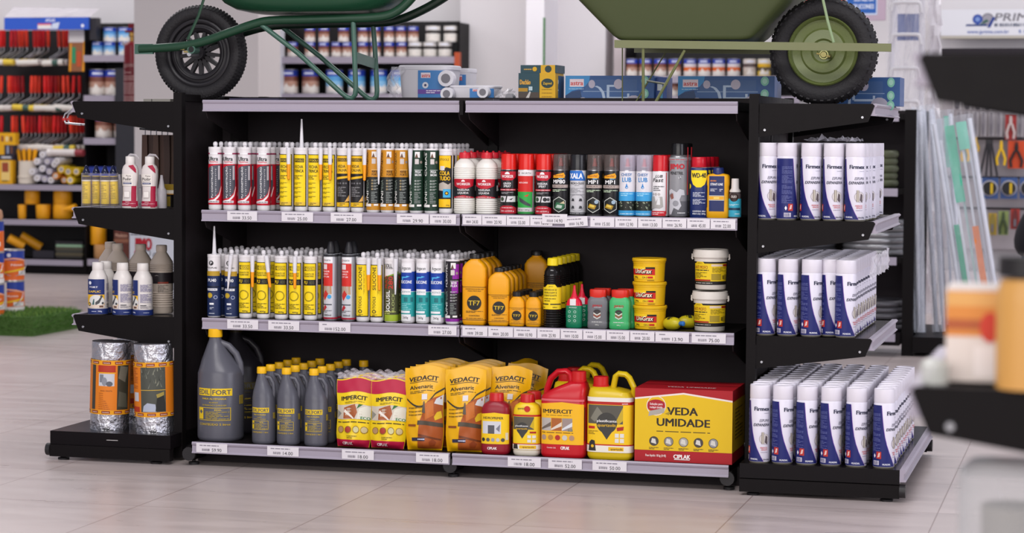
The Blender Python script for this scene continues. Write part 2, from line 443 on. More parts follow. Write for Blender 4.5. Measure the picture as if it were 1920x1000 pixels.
def end_unit(sx, lab):
    g = thing('end_shelving', lab, 'shelving')
    if sx < 0:
        xi = XZ(325.5, 0, .8); pts = [(1.213, 135), (.852, 137), (.487, 137)]; xbpx = 94; zb = .098
    else:
        xi = XZ(1420.5, 0, .8); pts = [(1.213, 1640), (.848, 1641), (.483, 1635)]; xbpx = 1687; zb = .0995
    out = []
    for z, p in pts:
        xo = XZ(p, .0, z); out.append((xi, xo, z))
        blade(g, xi, xo, 0.0, z); blade(g, xi, xo, DEP-.004, z)
        a, b = (xi, xo-sx*.012) if sx > 0 else (xo+.012, xi)
        MB().box(min(a, b), max(a, b), .004, DEP-.004, z-.03, z-.004, M('#151214', .25, 0, 'shelf')).obj('shelf', g)
        sh = g.children[-1]; rail_y(sh, xo-sx*.012, .004, DEP-.004, z, sx)
    yb = -.16 if sx > 0 else -.10
    xb = XZ(xbpx, yb, zb)
    a, b = min(xi, xb), max(xi, xb)
    if sx < 0: b += .03
    if sx > 0: a -= .022
    MB().box(a, b, yb, DEP+.12, zb-.045, zb, M('#151214', .22, 0, 'shelf')).obj('base_shelf', g)
    if sx > 0: rail_y(g, b, yb, DEP+.12, zb, 1)
    for y in (yb-.006, DEP+.10):
        m = MB(); m.box(a, b, y, y+.03, .012, .052, BLK); m.tube([(b+.0, y+.015, .034) if sx > 0 else (a, y+.015, .034), (b+.018, y+.015, .034) if sx > 0 else (a-.015, y+.015, .034)], .021, M('#222022', .45), 14); m.obj('base_beam', g)
    for y in (yb+.02, DEP+.10):
        for xx in (xb-sx*.04, a+.04 if sx > 0 else b-.06):
            f = MB().loft([(0, .019), (.006, .020), (.009, .008), (.016, .007)], M('#201e20', .5), 14)
            f.xf(Matrix.Translation((xx, y, 0))); f.obj('levelling_foot', g)
    return out, (a, b, yb, zb)
LE, LBASE = end_unit(-1, 'black end shelving unit on the left with silver foil rolls on its base')
RE, RBASE = end_unit(1, 'black end shelving unit on the right packed with white and blue foam cans')
# white tag strip and slot on the left base front
MB().box(XZ(200, LBASE[2], .075), XZ(221, LBASE[2], .075), LBASE[2]-.0012, LBASE[2]+.001, .0735, .0755, '#b9b4b4').obj('price_clip', [o for o in COL.objects if o.name.startswith('end_shelving')][0])
# ================================================================== cartridges
CR, CH = .0228, .212
WH = M('#e4e0e2', .35); WH2 = M('#e2dee2', .3); NOZ = M('#dddbe0', .28); ORG = M('#f29a10', .35)
def cart_art(kind):
    A = Art(CR, CH)
    Y = '#f5d414'; K = '#1d1b1d'; W_ = '#eceaec'
    if kind == 'ultra':
        A.R(-3.1, 3.1, .085, .73, '#c3142b'); A.P([(-.9, .17), (-.9, .66), (-.2, .70), (1.15, .72), (1.25, .40), (.9, .28), (.3, .20)], '#4d4f59')
        A.P([(-1.1, .14), (.2, .17), (.9, .25), (1.3, .38), (1.35, .36), (1.0, .22), (.3, .14), (-1.1, .11)], '#f0e8e8')
        A.R(-3.1, 3.1, .885, .905, '#8f1748'); A.R(-.5, .7, .88, .91, W_)
        A.T('Ultra', 0, .815, .062, '#232327', w=1.5, bold=.03); A.T('MultiFlex', .1, .765, .024, '#d63a4a', w=1.3)
        A.T('PU CONSTRUÇÃO', -.1, .44, .24, '#f2f0f0', w=.5, rot=90, bold=.03); A.L(.35, .5, .22, .66, 14, '#c9c6ca')
        A.R(.75, 1.05, .48, .70, '#b9b4b8'); A.R(-.75, .9, .115, .15, W_); A.L(-.7, .85, .12, .145, 1, '#55363c')
    elif kind in ('fecha', 'pu', 'silicone'):
        A.R(-1.15, 1.15, .075, .895, K); A.R(-1.0, 1.0, .09, .885, Y)
        if kind == 'fecha':
            A.R(-.8, .8, .77, .83, K); A.T('DTOOLS', 0, .80, .032, Y, w=1.4); A.T('FECHA', 0, .70, .048, K, w=1.3, bold=.03); A.T('TRINCA', 0, .635, .048, K, w=1.45, bold=.03)
            A.L(-.8, .6, .50, .57, 3, K); 
            for v in (.42, .35, .28, .21): A.L(-.8, .4, v, v+.035, 2, '#4a4210')
            A.R(-.9, .9, .095, .15, '#e8c23c'); A.L(-.5, .5, .10, .14, 2, K)
        elif kind == 'pu':
            A.R(-.85, .85, .775, .84, K); A.R(-.4, .8, .782, .833, Y); A.T('D', -.62, .808, .04, Y); A.T('TOOLS', .2, .808, .036, K, w=1.0)
            A.T('SELANTE DE', 0, .725, .026, K, w=1.5); A.T('POLIURETANO', 0, .69, .026, K, w=1.5)
            A.R(-1.0, 1.0, .545, .635, K); A.T('PU', -.5, .59, .055, Y, w=.6, bold=.03); A.T('400', .45, .59, .055, '#57553a', w=.7)
            A.O(0, .37, .72, .05, '#4a4308'); A.O(0, .37, .62, .04, '#4a4308'); A.L(-.8, .8, .16, .25, 4, '#4a4308'); A.T('400g', .2, .115, .024, K, w=.8)
        else:
            A.T('SILICONE', -.15, .68, .5, K, w=.36, rot=90, bold=.03); A.T('TOOLS', -.15, .30, .42, K, w=.19, rot=90); A.T('D', -.15, .165, .5, K, rot=90, bold=.03)
            A.O(-.15, .165, .35, .04, K, 4); A.L(.35, .45, .4, .8, 18, '#4a4308'); A.L(-.4, .3, .09, .12, 2, K)
    elif kind == 'veda':
        A.R(-1.2, 1.2, .075, .885, K); A.R(-1.0, 1.05, .60, .875, '#efbe1c'); A.R(-.8, .85, .79, .84, K); A.T('DTOOLS', 0, .815, .03, '#efbe1c', w=1.4)
        A.T('VEDA', -.1, .715, .045, K, w=1.2, bold=.03); A.T('CALHA', 0, .655, .04, K, w=1.4, bold=.03); A.P([(-1, .54), (1, .57), (1, .535), (-1, .505)], '#efbe1c')
        for x in (-.6, -.2, .25, .6): A.C(x, .45, .13, '#6f6d70', 10)
        A.L(-.7, .6, .24, .40, 6, '#8a888a'); A.P([(.4, .16), (1.1, .27), (1.1, .17)], '#e9b25c'); A.R(-1.0, 1.05, .085, .15, '#efbe1c'); A.L(-.3, .5, .095, .14, 2, K)
    elif kind in ('monta', 'bachas', 'flexivel'):
        bc = {'monta': '#c98a22', 'bachas': '#1f3a2b', 'flexivel': '#211c22'}[kind]; ac = {'monta': '#e2c58a', 'bachas': '#dfe5e0', 'flexivel': '#ded8e2'}[kind]
        A.R(-3.12, 3.12, .04, .975, bc)
        if kind == 'monta': A.R(-3.12, 3.12, .14, .555, '#1f2422')
        if kind == 'flexivel': A.R(.3, 1.4, .70, .93, '#8b1f9a'); A.R(-3.1, 3.1, .04, .085, '#8b1f9a'); A.R(.2, 1.2, .48, .66, '#8b1f9a')
        A.T('UNI', -.72, .235, .5, '#f3f1ec', w=.19, rot=90, bold=.04); A.T('PEGA', -.72, .425, .5, '#7d8a80', w=.17, rot=90)
        A.T({'monta': 'MONTA&FIXA', 'bachas': 'CUBAS', 'flexivel': 'FLEXIVEL'}[kind], -.72, .755, .42, '#231d16' if kind == 'monta' else '#eceae6', w=.36, rot=90, bold=.03)
        A.R(.05, .75, .86, .95, '#e9e6e4'); A.P([(.05, .86), (.5, .86), (.3, .93)], '#6b4a3a'); A.R(.05, .6, .76, .84, '#cfc7c4'); A.C(.95, .79, .2, '#9a8a80')
        A.R(.0, 1.2, .665, .672, ac); A.T({'monta': 'MONTAJE', 'bachas': 'PEGA', 'flexivel': 'SILICONE'}[kind], .5, .64, .034, '#3a230c' if kind == 'monta' else '#f2f2f2', w=.8, bold=.03)
        A.T({'monta': 'FORTE', 'bachas': 'BACHAS', 'flexivel': 'FLEX'}[kind], .55, .595, .034, '#3a230c' if kind == 'monta' else '#f2f2f2', w=.95, bold=.03)
        for v in (.50, .455, .41, .365):
            A.O(.12, v, .11, .04, ac, 10); A.L(.3, .95, v-.014, v+.014, 2, '#b7bbb6')
        A.L(.0, .85, .15, .33, 7, '#8d9490'); A.R(-1.1, .0, .095, .135, '#efece8'); A.R(.35, 1.0, .105, .135, '#efece8')
    elif kind == 'cola':
        A.R(-1.15, 1.15, .08, .90, K); A.R(-1.0, .9, .60, .895, '#f7c211'); A.R(-1, .7, .805, .86, '#f7c211'); A.T('DTOOLS', -.1, .835, .034, K, w=1.4)
        A.P([(-1, .6), (-1, .68), (-.3, .66), (.2, .72), (.9, .70), (.9, .6)], K); A.R(-.7, .0, .67, .735, '#dcd8d8')
        A.T('COLA', -.05, .625, .062, '#f7c211', w=1.5, bold=.04); A.T('TUDO', 0, .545, .062, '#f7c211', w=1.6, bold=.04)
        A.P([(-1, .36), (-1, .46), (-.2, .49), (.5, .45), (.9, .48), (.9, .34)], '#b9aea4'); A.R(-.2, .9, .25, .38, '#3fa9d9'); A.C(.3, .315, .28, K); A.C(.3, .315, .16, '#e6b820')
        A.R(-1, .85, .10, .225, '#f7c211'); A.T('300g', .45, .13, .02, K)
    elif kind == 'pu40':
        A.R(-3.1, 3.1, .02, .70, '#1d2c55'); A.R(-1.25, 1.25, .66, .735, '#b9952c'); A.C(-.1, .865, .36, K); A.T('P', -.1, .865, .045, W_, bold=.04); A.T('POLIPLAS', 0, .79, .022, K, w=1.5)
        A.T('PU40', 0, .59, .05, '#f1f1f3', w=1.25, bold=.03); A.R(-1.1, 1.1, .475, .495, '#0f1526'); A.R(-.8, .8, .425, .46, '#e8e8ea'); A.L(-.7, .7, .43, .455, 1, '#606480')
        A.C(-.3, .35, .40, '#c9a92e'); A.O(-.3, .35, .33, .05, '#8d741c'); A.C(.55, .32, .28, '#aab4cc'); A.C(.55, .32, .2, '#27386a')
        A.R(-.35, .3, .20, .23, '#e8e8ea'); A.L(-.3, .3, .125, .165, 2, '#cdd2e0'); A.L(-.45, .4, .05, .075, 1, '#cdd2e0')
    elif kind == 'argacon':
        A.R(-3.1, 3.1, .10, .80, '#1b3f9e'); A.R(-3.1, 3.1, .10, .49, '#2b9e9e'); A.R(-.85, .85, .785, .93, W_); A.T('Argacon', 0, .855, .05, '#22242a', w=1.35)
        A.R(-3.1, 3.1, .485, .493, '#dfe9ea'); A.P([(-.7, .72), (.1, .72), (.1, .735), (.6, .725), (.1, .705), (-.4, .70), (-.5, .66), (-.65, .66)], '#52b4e6')
        A.T('SILICONE', 0, .64, .046, '#f4f6f8', w=1.75, bold=.03); A.R(-.75, .75, .44, .53, W_); A.T('ACETICO', 0, .485, .026, '#2a7b84', w=1.2)
        A.R(-.25, .3, .33, .40, '#1e6f74'); A.R(.7, 1.1, .33, .40, '#1e6f74'); A.L(-.6, .8, .20, .31, 4, '#86cfd0'); A.R(-.85, .6, .155, .19, W_); A.R(-.75, .75, .03, .135, W_); A.T('260g', 0, .085, .034, K, w=.75, bold=.02)
    elif kind == 'solusil':
        A.R(-3.1, 3.1, .02, .12, '#9db32c'); A.R(-3.1, 3.1, .12, .70, '#4a4a2e'); A.P([(-1.5, .68), (1.5, .80), (1.5, .75), (-1.5, .64)], '#86a52a'); A.P([(-1.5, .69), (1.5, .60), (1.5, .76)], '#4a4a2e')
        A.T('SOLL', -.2, .885, .06, '#23241f', w=1.1); A.L(-.7, .5, .835, .85, 1, K); A.T('MULTI', -.55, .63, .42, '#c92a22', w=.19, rot=90, bold=.03); A.T('280', .15, .62, .6, '#c92a22', w=.2, rot=90, bold=.03)
        A.T('SOLUSIL', -.25, .33, .55, '#f0efe8', w=.34, rot=90, bold=.04); A.T('BLOCK', .5, .31, .35, '#a7b06a', w=.3, rot=90); A.L(-1, .9, .125, .18, 2, '#c7d06a')
    return A
def cartridge(kind, noz=None, off=.010):
    tall = kind == 'wurth'
    t = thing('sealant_cartridge', 'x', 'cartridge')
    H = .222 if tall else CH
    b = MB()
    base = M('#b9bcc2', .3, .55) if tall else WH
    top = .985
    b.loft([(0, CR*.90), (.0015, CR*.96), (H*.02, CR*.965), (H*.022, CR), (H*.955, CR), (H*.958, CR*1.03), (H, CR*1.03), (H, CR*.86), (H-.004, CR*.8), (H-.004, CR*.3)], base, 24)
    if tall:
        A = Art(CR, H); A.R(-1.2, .75, .025, .96, '#c9c9ce'); A.R(-1.1, .7, .87, .955, '#ecebed'); A.T('WURTH', -.1, .905, .028, '#26262a', w=1.0, bold=.02); A.R(-.85, -.7, .885, .925, '#c8232b')
        A.R(-1.1, .7, .52, .86, '#cf2a22'); A.R(-.9, -.1, .77, .845, '#e8d8d8'); A.T('VEDADOR', -.3, .74, .024, '#f4e9e9', w=1.1); A.T('QUÍMICO', -.35, .70, .022, '#f4e9e9', w=.9); A.T('HTP 200', -.3, .66, .022, '#f4e9e9', w=1.0)
        A.B(-.9, .6, .40, .52, 9, '#b58545'); A.P([(-.9, .38), (-.3, .46), (.1, .40), (-.5, .30)], '#c8352c'); A.C(.25, .36, .3, '#3aa0d6'); A.R(-1.0, .6, .235, .25, '#3a3d49'); A.P([(-.9, .17), (-.4, .24), (-.1, .2), (-.6, .14)], '#bb2d35')
        A.L(-.9, .6, .12, .16, 2, '#55565c'); A.T('300ml', -.05, .085, .026, '#26262a', w=1.1); A.R(-3.1, 3.1, .025, .05, '#a81d34'); A.R(-3.1, 3.1, .962, .995, '#2b2b2f')
        A.put(b, cylmap(CR), .16*CR)
        b.obj('body', t)
        n = MB().loft([(H-.003, .012), (H+.003, .012), (H+.004, .0155), (H+.020, .0135), (H+.040, .0075), (H+.042, .005)], '#232226', 14); n.obj('cap', t)
    else:
        cart_art(kind).put(b, cylmap(CR), .16*CR)
        b.obj('body', t)
        if noz != 'up':
            MB().loft([(CH-.004, .0062), (CH+.004, .0062), (CH+.005, .0078), (CH+.013, .0078), (CH+.0165, .0055), (CH+.018, .002)], WH2, 12).obj('cap', t)
    if noz == 'up':
        MB().loft([(CH-.004, .0085), (CH+.004, .0085), (CH+.004, .0072), (CH+.08, .0035), (CH+.095, .0026)], NOZ, 12).obj('nozzle', t)
    elif noz in ('hang', 'hangw', 'skew', 'skewl'):
        q = MB(); zt = CH*1.0; L = .105 if noz in ('hang', 'skew') else .118; ok = noz in ('hang', 'skew')
        q.loft([(zt, .0078), (zt-.055, .0062), (zt-.0551, .0062, None, 0, 0, None, ORG), (zt-L, .0046, None, 0, 0, None, ORG), (zt-L-.003, .0015)] if ok
               else [(zt, .0082), (zt-.055, .0058), (zt-L, .0022), (zt-L-.001, .0008)], NOZ, 12)
        ang = {'skew': -.13, 'skewl': .10}.get(noz, 0)
        q.xf(Matrix.Translation((off, -CR-.0085, 0)) @ Matrix.Translation((0, 0, zt)) @ Matrix.Rotation(ang, 4, 'Y') @ Matrix.Translation((0, 0, -zt)))
        q.obj('nozzle', t)
    return t
CPR = {}
def cput(kind, noz, loc, rz, label, group=None, tilt=None, off=0):
    if (kind, noz, off) not in CPR: CPR[(kind, noz, off)] = Proto(cartridge(kind, noz, off))
    return CPR[(kind, noz, off)].put(loc, rz, label, group, tilt)
DESC = {'ultra': 'white cartridge with red and grey wrap', 'fecha': 'cartridge with tall yellow label', 'veda': 'black and gold gutter sealant cartridge',
        'monta': 'gold and black adhesive cartridge', 'bachas': 'dark green adhesive cartridge', 'cola': 'yellow and black glue cartridge with bold title', 'pu40': 'navy cartridge with white top and gold seal',
        'pu': 'yellow cartridge with black band and ring', 'wurth': 'silver and red tall cartridge with black cap', 'silicone': 'yellow cartridge lettered SILICONE upright', 'solusil': 'olive and white cartridge with red numerals',
        'argacon': 'blue and teal silicone cartridge', 'flexivel': 'black and purple silicone cartridge'}
SHORT = {'ultra': 'red and grey wrapped cartridge', 'fecha': 'cartridge with tall yellow label', 'veda': 'black and gold gutter cartridge', 'monta': 'gold and black adhesive cartridge', 'bachas': 'dark green adhesive cartridge', 'cola': 'yellow and black glue cartridge', 'pu40': 'navy cartridge with white top', 'pu': 'yellow black-banded cartridge', 'wurth': 'tall silver and red cartridge', 'silicone': 'yellow SILICONE cartridge', 'solusil': 'olive and white cartridge', 'argacon': 'blue and teal cartridge', 'flexivel': 'black and purple cartridge'}
NTXT = {None: '', 'up': 'with upright nozzle', 'hang': 'with orange-tipped nozzle', 'hangw': 'with white nozzle hanging', 'skew': 'with orange-tipped nozzle askew', 'skewl': 'with white nozzle askew'}
def cart_run(z, shelfname, items, rows=6, Y0=.034):
    cnt = {}; rnd = random.Random(3)
    for it in items:
        kind, px, noz = it[:3]; off = round((it[3]+6)/570, 4) if len(it) > 3 else 0
        x0 = XZ(px, Y0+CR, z+.1); n = cnt.get(kind, 0); cnt[kind] = n+1
        tot = sum(1 for i in items if i[0] == kind)
        pos = '' if tot == 1 else (('leftmost' if n == 0 else ('rightmost' if n == tot-1 else NTH[n]+' from left')))
        for r in range(rows if kind != 'wurth' else 2):
            y = Y0+CR+r*(2*CR+.0045)+rnd.uniform(-.001, .002)
            x = x0+(rnd.uniform(-.0006, .0006) if r else 0)
            if r == 0: lab = '%s %s, %s, %s' % (SHORT[kind], NTXT[noz], pos, shelfname) if pos else '%s %s on %s' % (DESC[kind], NTXT[noz], shelfname)
            else: lab = '%s, %s column, %s row, %s' % (SHORT[kind], pos or 'single', NTH[r], shelfname)
            lab = ' '.join(lab.split())
            wds = lab.split()
            cput(kind, noz if r == 0 else None, (x, y, z-.0008), (0 if off else rnd.uniform(-.12, .10)) if r == 0 else rnd.uniform(-.4, .4), lab, None, off=off if r == 0 else 0)
cart_run(Z1, 'upper shelf', [('ultra', 404, None), ('ultra', 431, None), ('ultra', 459, None), ('ultra', 494, None),
    ('fecha', 538, 'hang', 4), ('fecha', 565.5, 'up'), ('fecha', 591, 'hang', 11), ('fecha', 618, 'hang', 1),
    ('veda', 645, 'hang', 10), ('veda', 671, 'hang', 13), ('monta', 700.5, 'hangw', 10), ('monta', 727, None), ('monta', 753.5, 'hangw', 16), ('bachas', 781, None), ('bachas', 809, None), ('cola', 836, None)])
cart_run(Z2, 'middle shelf', [('pu40', 402, 'up'), ('pu40', 434, 'skewl', 0), ('pu', 461, 'hang', 14), ('pu', 494, 'skew', 6), ('pu', 528, None), ('pu', 555, 'hang', -2), ('pu', 583, None),
    ('wurth', 620, None), ('wurth', 654, None), ('silicone', 681, 'hang', 10), ('silicone', 707.5, 'hang', 4), ('solusil', 734.5, 'hangw', 7), ('argacon', 765.5, None), ('argacon', 793, None), ('argacon', 820, None), ('flexivel', 849, None)])
# ================================================================== bottles and cans
def place(o_or_proto, px, y, z, rz, label, group=None, zt=.1, tilt=None, yf=None):
    x = XZ(px, y if yf is None else yf, z+zt)
    if isinstance(o_or_proto, Proto): return o_or_proto.put((x, y, z-.0008), rz, label, group, tilt)
    o_or_proto.location = (x, y, z-.0008); o_or_proto.rotation_euler = (tilt[0], tilt[1], rz) if tilt else (0, 0, rz); o_or_proto['label'] = label; return o_or_proto
def ribbed(z0, z1, r, n, d=.0012, b=None):
    out = []; 
    for i in range(n*2+1):
        z = z0+(z1-z0)*i/(n*2); k = r if i % 2 == 0 else r+d
        out.append((z, k))
    return out
# white ribbed bottles, upper right bay
def worker_bottle():
    t = thing('liquid_bottle', 'x', 'bottle'); R = .0355; b = MB()
    rings = [(0, R*.90), (.004, R*.98)]+ribbed(.008, .048, R*.965, 6, .0022)+[(.05, R*1.0), (.116, R*1.0)]+ribbed(.118, .154, R*.965, 6, .0022)+[(.161, R*.94), (.169, R*.80), (.176, R*.58), (.180, R*.44), (.186, R*.40), (.19, R*.40)]
    b.loft(rings, M('#e9e6df', .35), 28)
    A = Art(R, .2); A.R(-3.1, 3.1, .26, .575, '#1f1d1f'); A.P([(-1.1, .575), (1.1, .575), (1.0, .46), (.3, .415), (-.3, .415), (-1.0, .46)], '#b9182c')
    A.C(.0, .53, .17, '#ece8e6', 14); A.R(-.2, .2, .497, .528, '#b9182c'); A.T('WORKER', 0, .49, .04, '#f2eeee', w=1.3, bold=.03); A.T('VASELINA', 0, .395, .032, '#efefef', w=1.15, shear=.2, bold=.02); A.T('LÍQUIDA', 0, .345, .032, '#efefef', w=1.0, shear=.2, bold=.02)
    A.P([(-1.1, .262), (-1.1, .275), (0, .31), (1.1, .275), (1.1, .262)], '#b9182c'); A.T('CONTEÚDO: 500 ml', 0, .277, .014, '#efefef', w=1.3); A.R(1.3, 1.6, .38, .47, '#e6e3e3')
    A.put(b, cylmap(R), .16*R); b.obj('body', t)
    c = MB().loft([(.181, R*.46), (.183, R*.56), (.199, R*.52), (.201, R*.48), (.201, .005), (.206, .003)], M('#c8202f', .35), 24); c.obj('cap', t)
    return t
P_ = Proto(worker_bottle())
wr = random.Random(5)
for ci, px in enumerate((871.5, 913)):
    for r in range(4):
        place(P_, px, .034+.036+r*.076, Z1, yf=.070, rz= [.12, -.02][ci]+(wr.uniform(-.3, .3) if r else 0), label=('white ribbed bottle with red cap on upper shelf, %s one, %s row' % (('left', 'right')[ci], ORD[r])))
def spray(kind):
    t = thing('spray_can', 'x', 'spray can'); R = .0263; K = '#1c1b1d'; H = .198; zc = .146
    capc = {'graxa': '#d8241c', 'carros': '#d8241c', 'vaselina': '#d8241c', 'mp80': None, 'mp1': None, 'xala': '#222226', 'lub': None, 'fast': '#c81a24', 'jimo': '#18181a'}[kind]
    bodyc = {'graxa': K, 'carros': '#b8b4b6', 'vaselina': K, 'mp80': K, 'mp1': K, 'xala': '#c9c8cc', 'lub': '#dcd9de', 'fast': '#e6e3e4', 'jimo': '#8c8c90'}[kind]
    if kind == 'jimo': R = .0295; H = .236; zc = .192
    b = MB(); met = M('#a9a9ac', .3, .8)
    b.loft([(0, R*.9, None, 0, 0, None, met), (.003, R*.985, None, 0, 0, None, met), (.0045, R), (zc-.002, R), (zc, R*.98, None, 0, 0, None, met), (zc+.004, R*.93, None, 0, 0, None, met), (zc+.012, R*.6), (zc+.014, R*.35)], M(bodyc, .3), 28)
    A = Art(R, H); B = '#e9e6e6'; z1 = zc/H
    if kind in ('graxa', 'vaselina'):
        A.P([(-1.2, .71), (1.2, .71), (1.2, .62), (.6, .565), (-.6, .565), (-1.2, .62)], '#bb1a2e'); A.C(0, .665, .3, B, 16); A.R(-.35, .35, .6, .664, '#bb1a2e'); A.T('WORKER', 0, .63, .045, '#f2eeee', w=1.5, bold=.03)
        A.T('GRAXA' if kind == 'graxa' else 'VASELINA', 0, .515, .036, '#efefef', w=.95 if kind == 'graxa' else 1.3, shear=.1, bold=.02); A.T('SPRAY', 0, .47, .036, '#efefef', w=.9, shear=.1, bold=.02)
        A.R(-1.2, 1.2, .395, .425, '#bb1a2e'); A.L(-1, 1, .40, .42, 1, '#e8d8d8'); A.L(-.8, .8, .34, .375, 2, '#a7a3a5'); A.P([(-1.0, .21), (-.25, .21), (-.1, .305), (-1.0, .305)], '#cfcccd'); A.C(-.65, .257, .26, '#3d4c3a'); A.P([(-.1, .21), (1.1, .21), (1.1, .305), (.05, .305)], '#d9d6d7'); A.P([(.2, .25), (.8, .28), (.5, .24)], '#3a3a3a')
        if kind == 'vaselina': A.C(.35, .257, .25, '#2a2a2c'); A.C(.75, .257, .2, '#4a4a4c')
        A.P([(-1.3, .02), (1.3, .02), (1.3, .11), (.5, .15), (-.5, .15), (-1.3, .11)], '#bb1a2e'); A.L(-.7, .7, .105, .125, 1, '#efdede'); A.T('300 ml/200 g', 0, .062, .022, '#f4eaea', w=1.7)
    elif kind == 'carros':
        A.R(-1.5, 1.5, .64, .735, '#e6e3e3'); A.R(-1.0, -.8, .665, .705, '#c81f2a'); A.T('WURTH', .15, .683, .034, '#26262a', w=1.2, bold=.01)
        A.R(-1.5, 1.05, .38, .64, '#cd241f'); A.T('ANTI-CHIOS', -.25, .53, .026, '#f6e9e7', w=1.2, bold=.02); A.R(-1.5, .95, .12, .38, '#2fa345'); A.P([(-.9, .30), (-.3, .26), (.5, .19), (.75, .17), (.7, .14), (.1, .16), (-.7, .22)], '#3e4548'); A.P([(-.1, .31), (.5, .345), (.3, .30)], '#d33a26')
        A.R(-1.5, .9, .055, .12, '#cfcccd'); A.T('200 ml / 200 g', -.2, .085, .022, '#2a2a2c', w=1.5); A.R(-1.5, 1.2, .02, .055, '#2b8f40')
    elif kind in ('mp80', 'mp1'):
        A.P([(-.85, .655), (.55, .70), (.75, .655), (.65, .615), (-.9, .615)], '#e8a21c'); A.T('Mundial', -.1, .655, .03, '#8c2a1a', w=1.1, shear=.2); A.P([(-.1, .612), (.5, .612), (.5, .60), (0, .595)], '#6da7d2')
        A.T('MP80' if kind == 'mp80' else 'MP1', -.05, .555, .062, '#f3f2f2', w=1.55 if kind == 'mp80' else 1.2, bold=.04); A.R(-1.2, 1.2, .455, .505, '#b3a39c'); A.T('LIMPA CONTATO' if kind == 'mp80' else 'SPRAY', -.1, .48, .022, '#4a3a36', w=1.4)
        A.L(-1, .9, .385, .43, 2, '#cfe6c4'); 
        hx = [(0+.95*cos(pi/6+pi/3*k), .18+.13*sin(pi/6+pi/3*k)) for k in range(6)]; hx2 = [(x*.9, .18+(v-.18)*.9) for x, v in hx]
        A.P(hx, '#c9cbc4'); A.P(hx2, '#1b2a20' if kind == 'mp80' else '#161a18')
        if kind == 'mp80': A.P([(-.6, .12), (.5, .10), (.7, .19), (-.3, .22)], '#2f6a46'); A.P([(-.4, .13), (.3, .12), (.4, .165), (-.2, .18)], '#b8c8bb'); A.P([(.1, .2), (.6, .24), (.7, .19)], '#cdbf9a')
        else: A.P([(-.7, .14), (.2, .11), (.4, .17), (-.4, .205)], '#b08a1e'); A.P([(-.5, .16), (.1, .14), (.2, .17), (-.3, .19)], '#e0c455'); A.C(.4, .23, .24, '#9fb4c4')
    elif kind == 'xala':
        A.R(-1.4, 1.25, .575, .735, '#2d6fc4'); A.P([(.6, .735), (1.25, .735), (1.25, .58)], '#d9dade'); A.T('XALA', -.15, .65, .085, '#f4f5f8', w=1.7, bold=.05); A.T('MICRO-ÓLEO', .0, .53, .034, '#26262a', w=1.8, bold=.02); A.L(-.3, .3, .485, .5, 1, '#777')
        A.L(-1, 1, .37, .46, 5, '#9a9a9f'); A.L(-1, 1, .33, .36, 1, '#9a9a9f'); A.O(0, .215, 1.05, .03, '#77777c')
        for x, v in ((-.5, .26), (.45, .26), (-.5, .14), (.45, .14)): A.P([(x-.2, v-.02), (x+.2, v-.02), (x+.15, v+.02), (x-.1, v+.025)], '#3a3a3f')
        A.R(-3, 3, .02, .055, '#2a2a2e'); A.L(-1, 1, .03, .045, 1, '#d0d0d4')
    elif kind == 'lub':
        A.T('CHESY', -.05, .68, .045, '#2c6aa8', w=1.35, bold=.03); A.T('LUB', 0, .60, .072, '#2f86c6', w=1.1, bold=.04); A.C(0, .475, .17, '#2c7fc4', 14); A.P([(-.12, .49), (.12, .49), (0, .545)], '#2c7fc4'); A.C(.03, .47, .07, '#dfeaf4', 10)
        A.R(-3.1, 3.1, .255, .40, '#3a9ed6'); A.L(-.8, .8, .33, .385, 2, '#a9dcf2'); A.R(-3.1, 3.1, .10, .255, '#20251f')
        rn = random.Random(1)
        for k in range(22): A.C(rn.uniform(-1.2, 1.2), rn.uniform(.115, .24), rn.uniform(.04, .12), ['#5f6d57', '#8f9a84', '#3d4a3c', '#a8a890'][k % 4], 7)
        A.R(-3.1, 3.1, .02, .10, '#3a9ed6'); A.L(-.9, .9, .035, .06, 1, '#cfeaf6')
    elif kind == 'fast':
        A.T('LUB', .0, .66, .045, '#2a2a2d', w=.85, shear=.3, bold=.03); A.T('Fast', -.15, .60, .062, '#2a2a2d', w=1.35, shear=.3, bold=.03); A.L(-.8, .6, .42, .51, 3, '#6a6a6e')
        for x in (-.8, -.4, 0): A.O(x, .37, .14, .05, '#8b7f74', 8)
        A.P([(-1.3, .12), (-1.3, .32), (-.6, .34), (-.4, .24), (0, .33), (.4, .33), (.5, .17), (.1, .14), (-.4, .15)], '#a9a6a2'); A.P([(-.3, .2), (-.1, .32), (.1, .32), (.15, .2)], '#dedede'); A.R(.85, .95, .05, .72, '#c9202a'); 
        A.R(-1.4, .85, .02, .10, '#c9202a'); A.L(-.9, .6, .035, .085, 2, '#f2dede')
    elif kind == 'jimo':
        A.R(-3.1, 3.1, .765, .80, '#9a9a9e'); A.L(-1.1, 1.0, .772, .79, 1, '#b32a34'); A.T('JIMO', -.05, .69, .068, '#c22430', w=1.75, bold=.07); A.T('PENETRIL', -.05, .60, .04, '#2a2a2d', w=1.5, bold=.02)
        A.C(.3, .54, .17, '#b8b8bc', 10); A.P([(.2, .545), (.3, .565), (.3, .54)], K); A.P([(.3, .54), (.4, .53), (.3, .515)], K); A.R(-3.1, 3.1, .02, .22, '#5e5e63')
        A.P([(-.95, .10), (-.85, .24), (-.5, .34), (-.9, .30), (-1.0, .36), (-.6, .385), (0, .34), (.3, .385), (.8, .37), (.9, .30), (.5, .30), (.3, .24), (.5, .16), (.2, .10), (-.3, .13), (-.6, .04), (-.9, .04)], '#c2c2c8')
        A.P([(-.8, .30), (-.4, .33), (-.3, .26), (-.6, .24)], '#8e5a50'); A.C(-.1, .19, .32, '#909096'); A.L(.1, 1.0, .05, .075, 1, '#e4e4e6')
    A.put(b, cylmap(R), .16*R); b.obj('body', t)
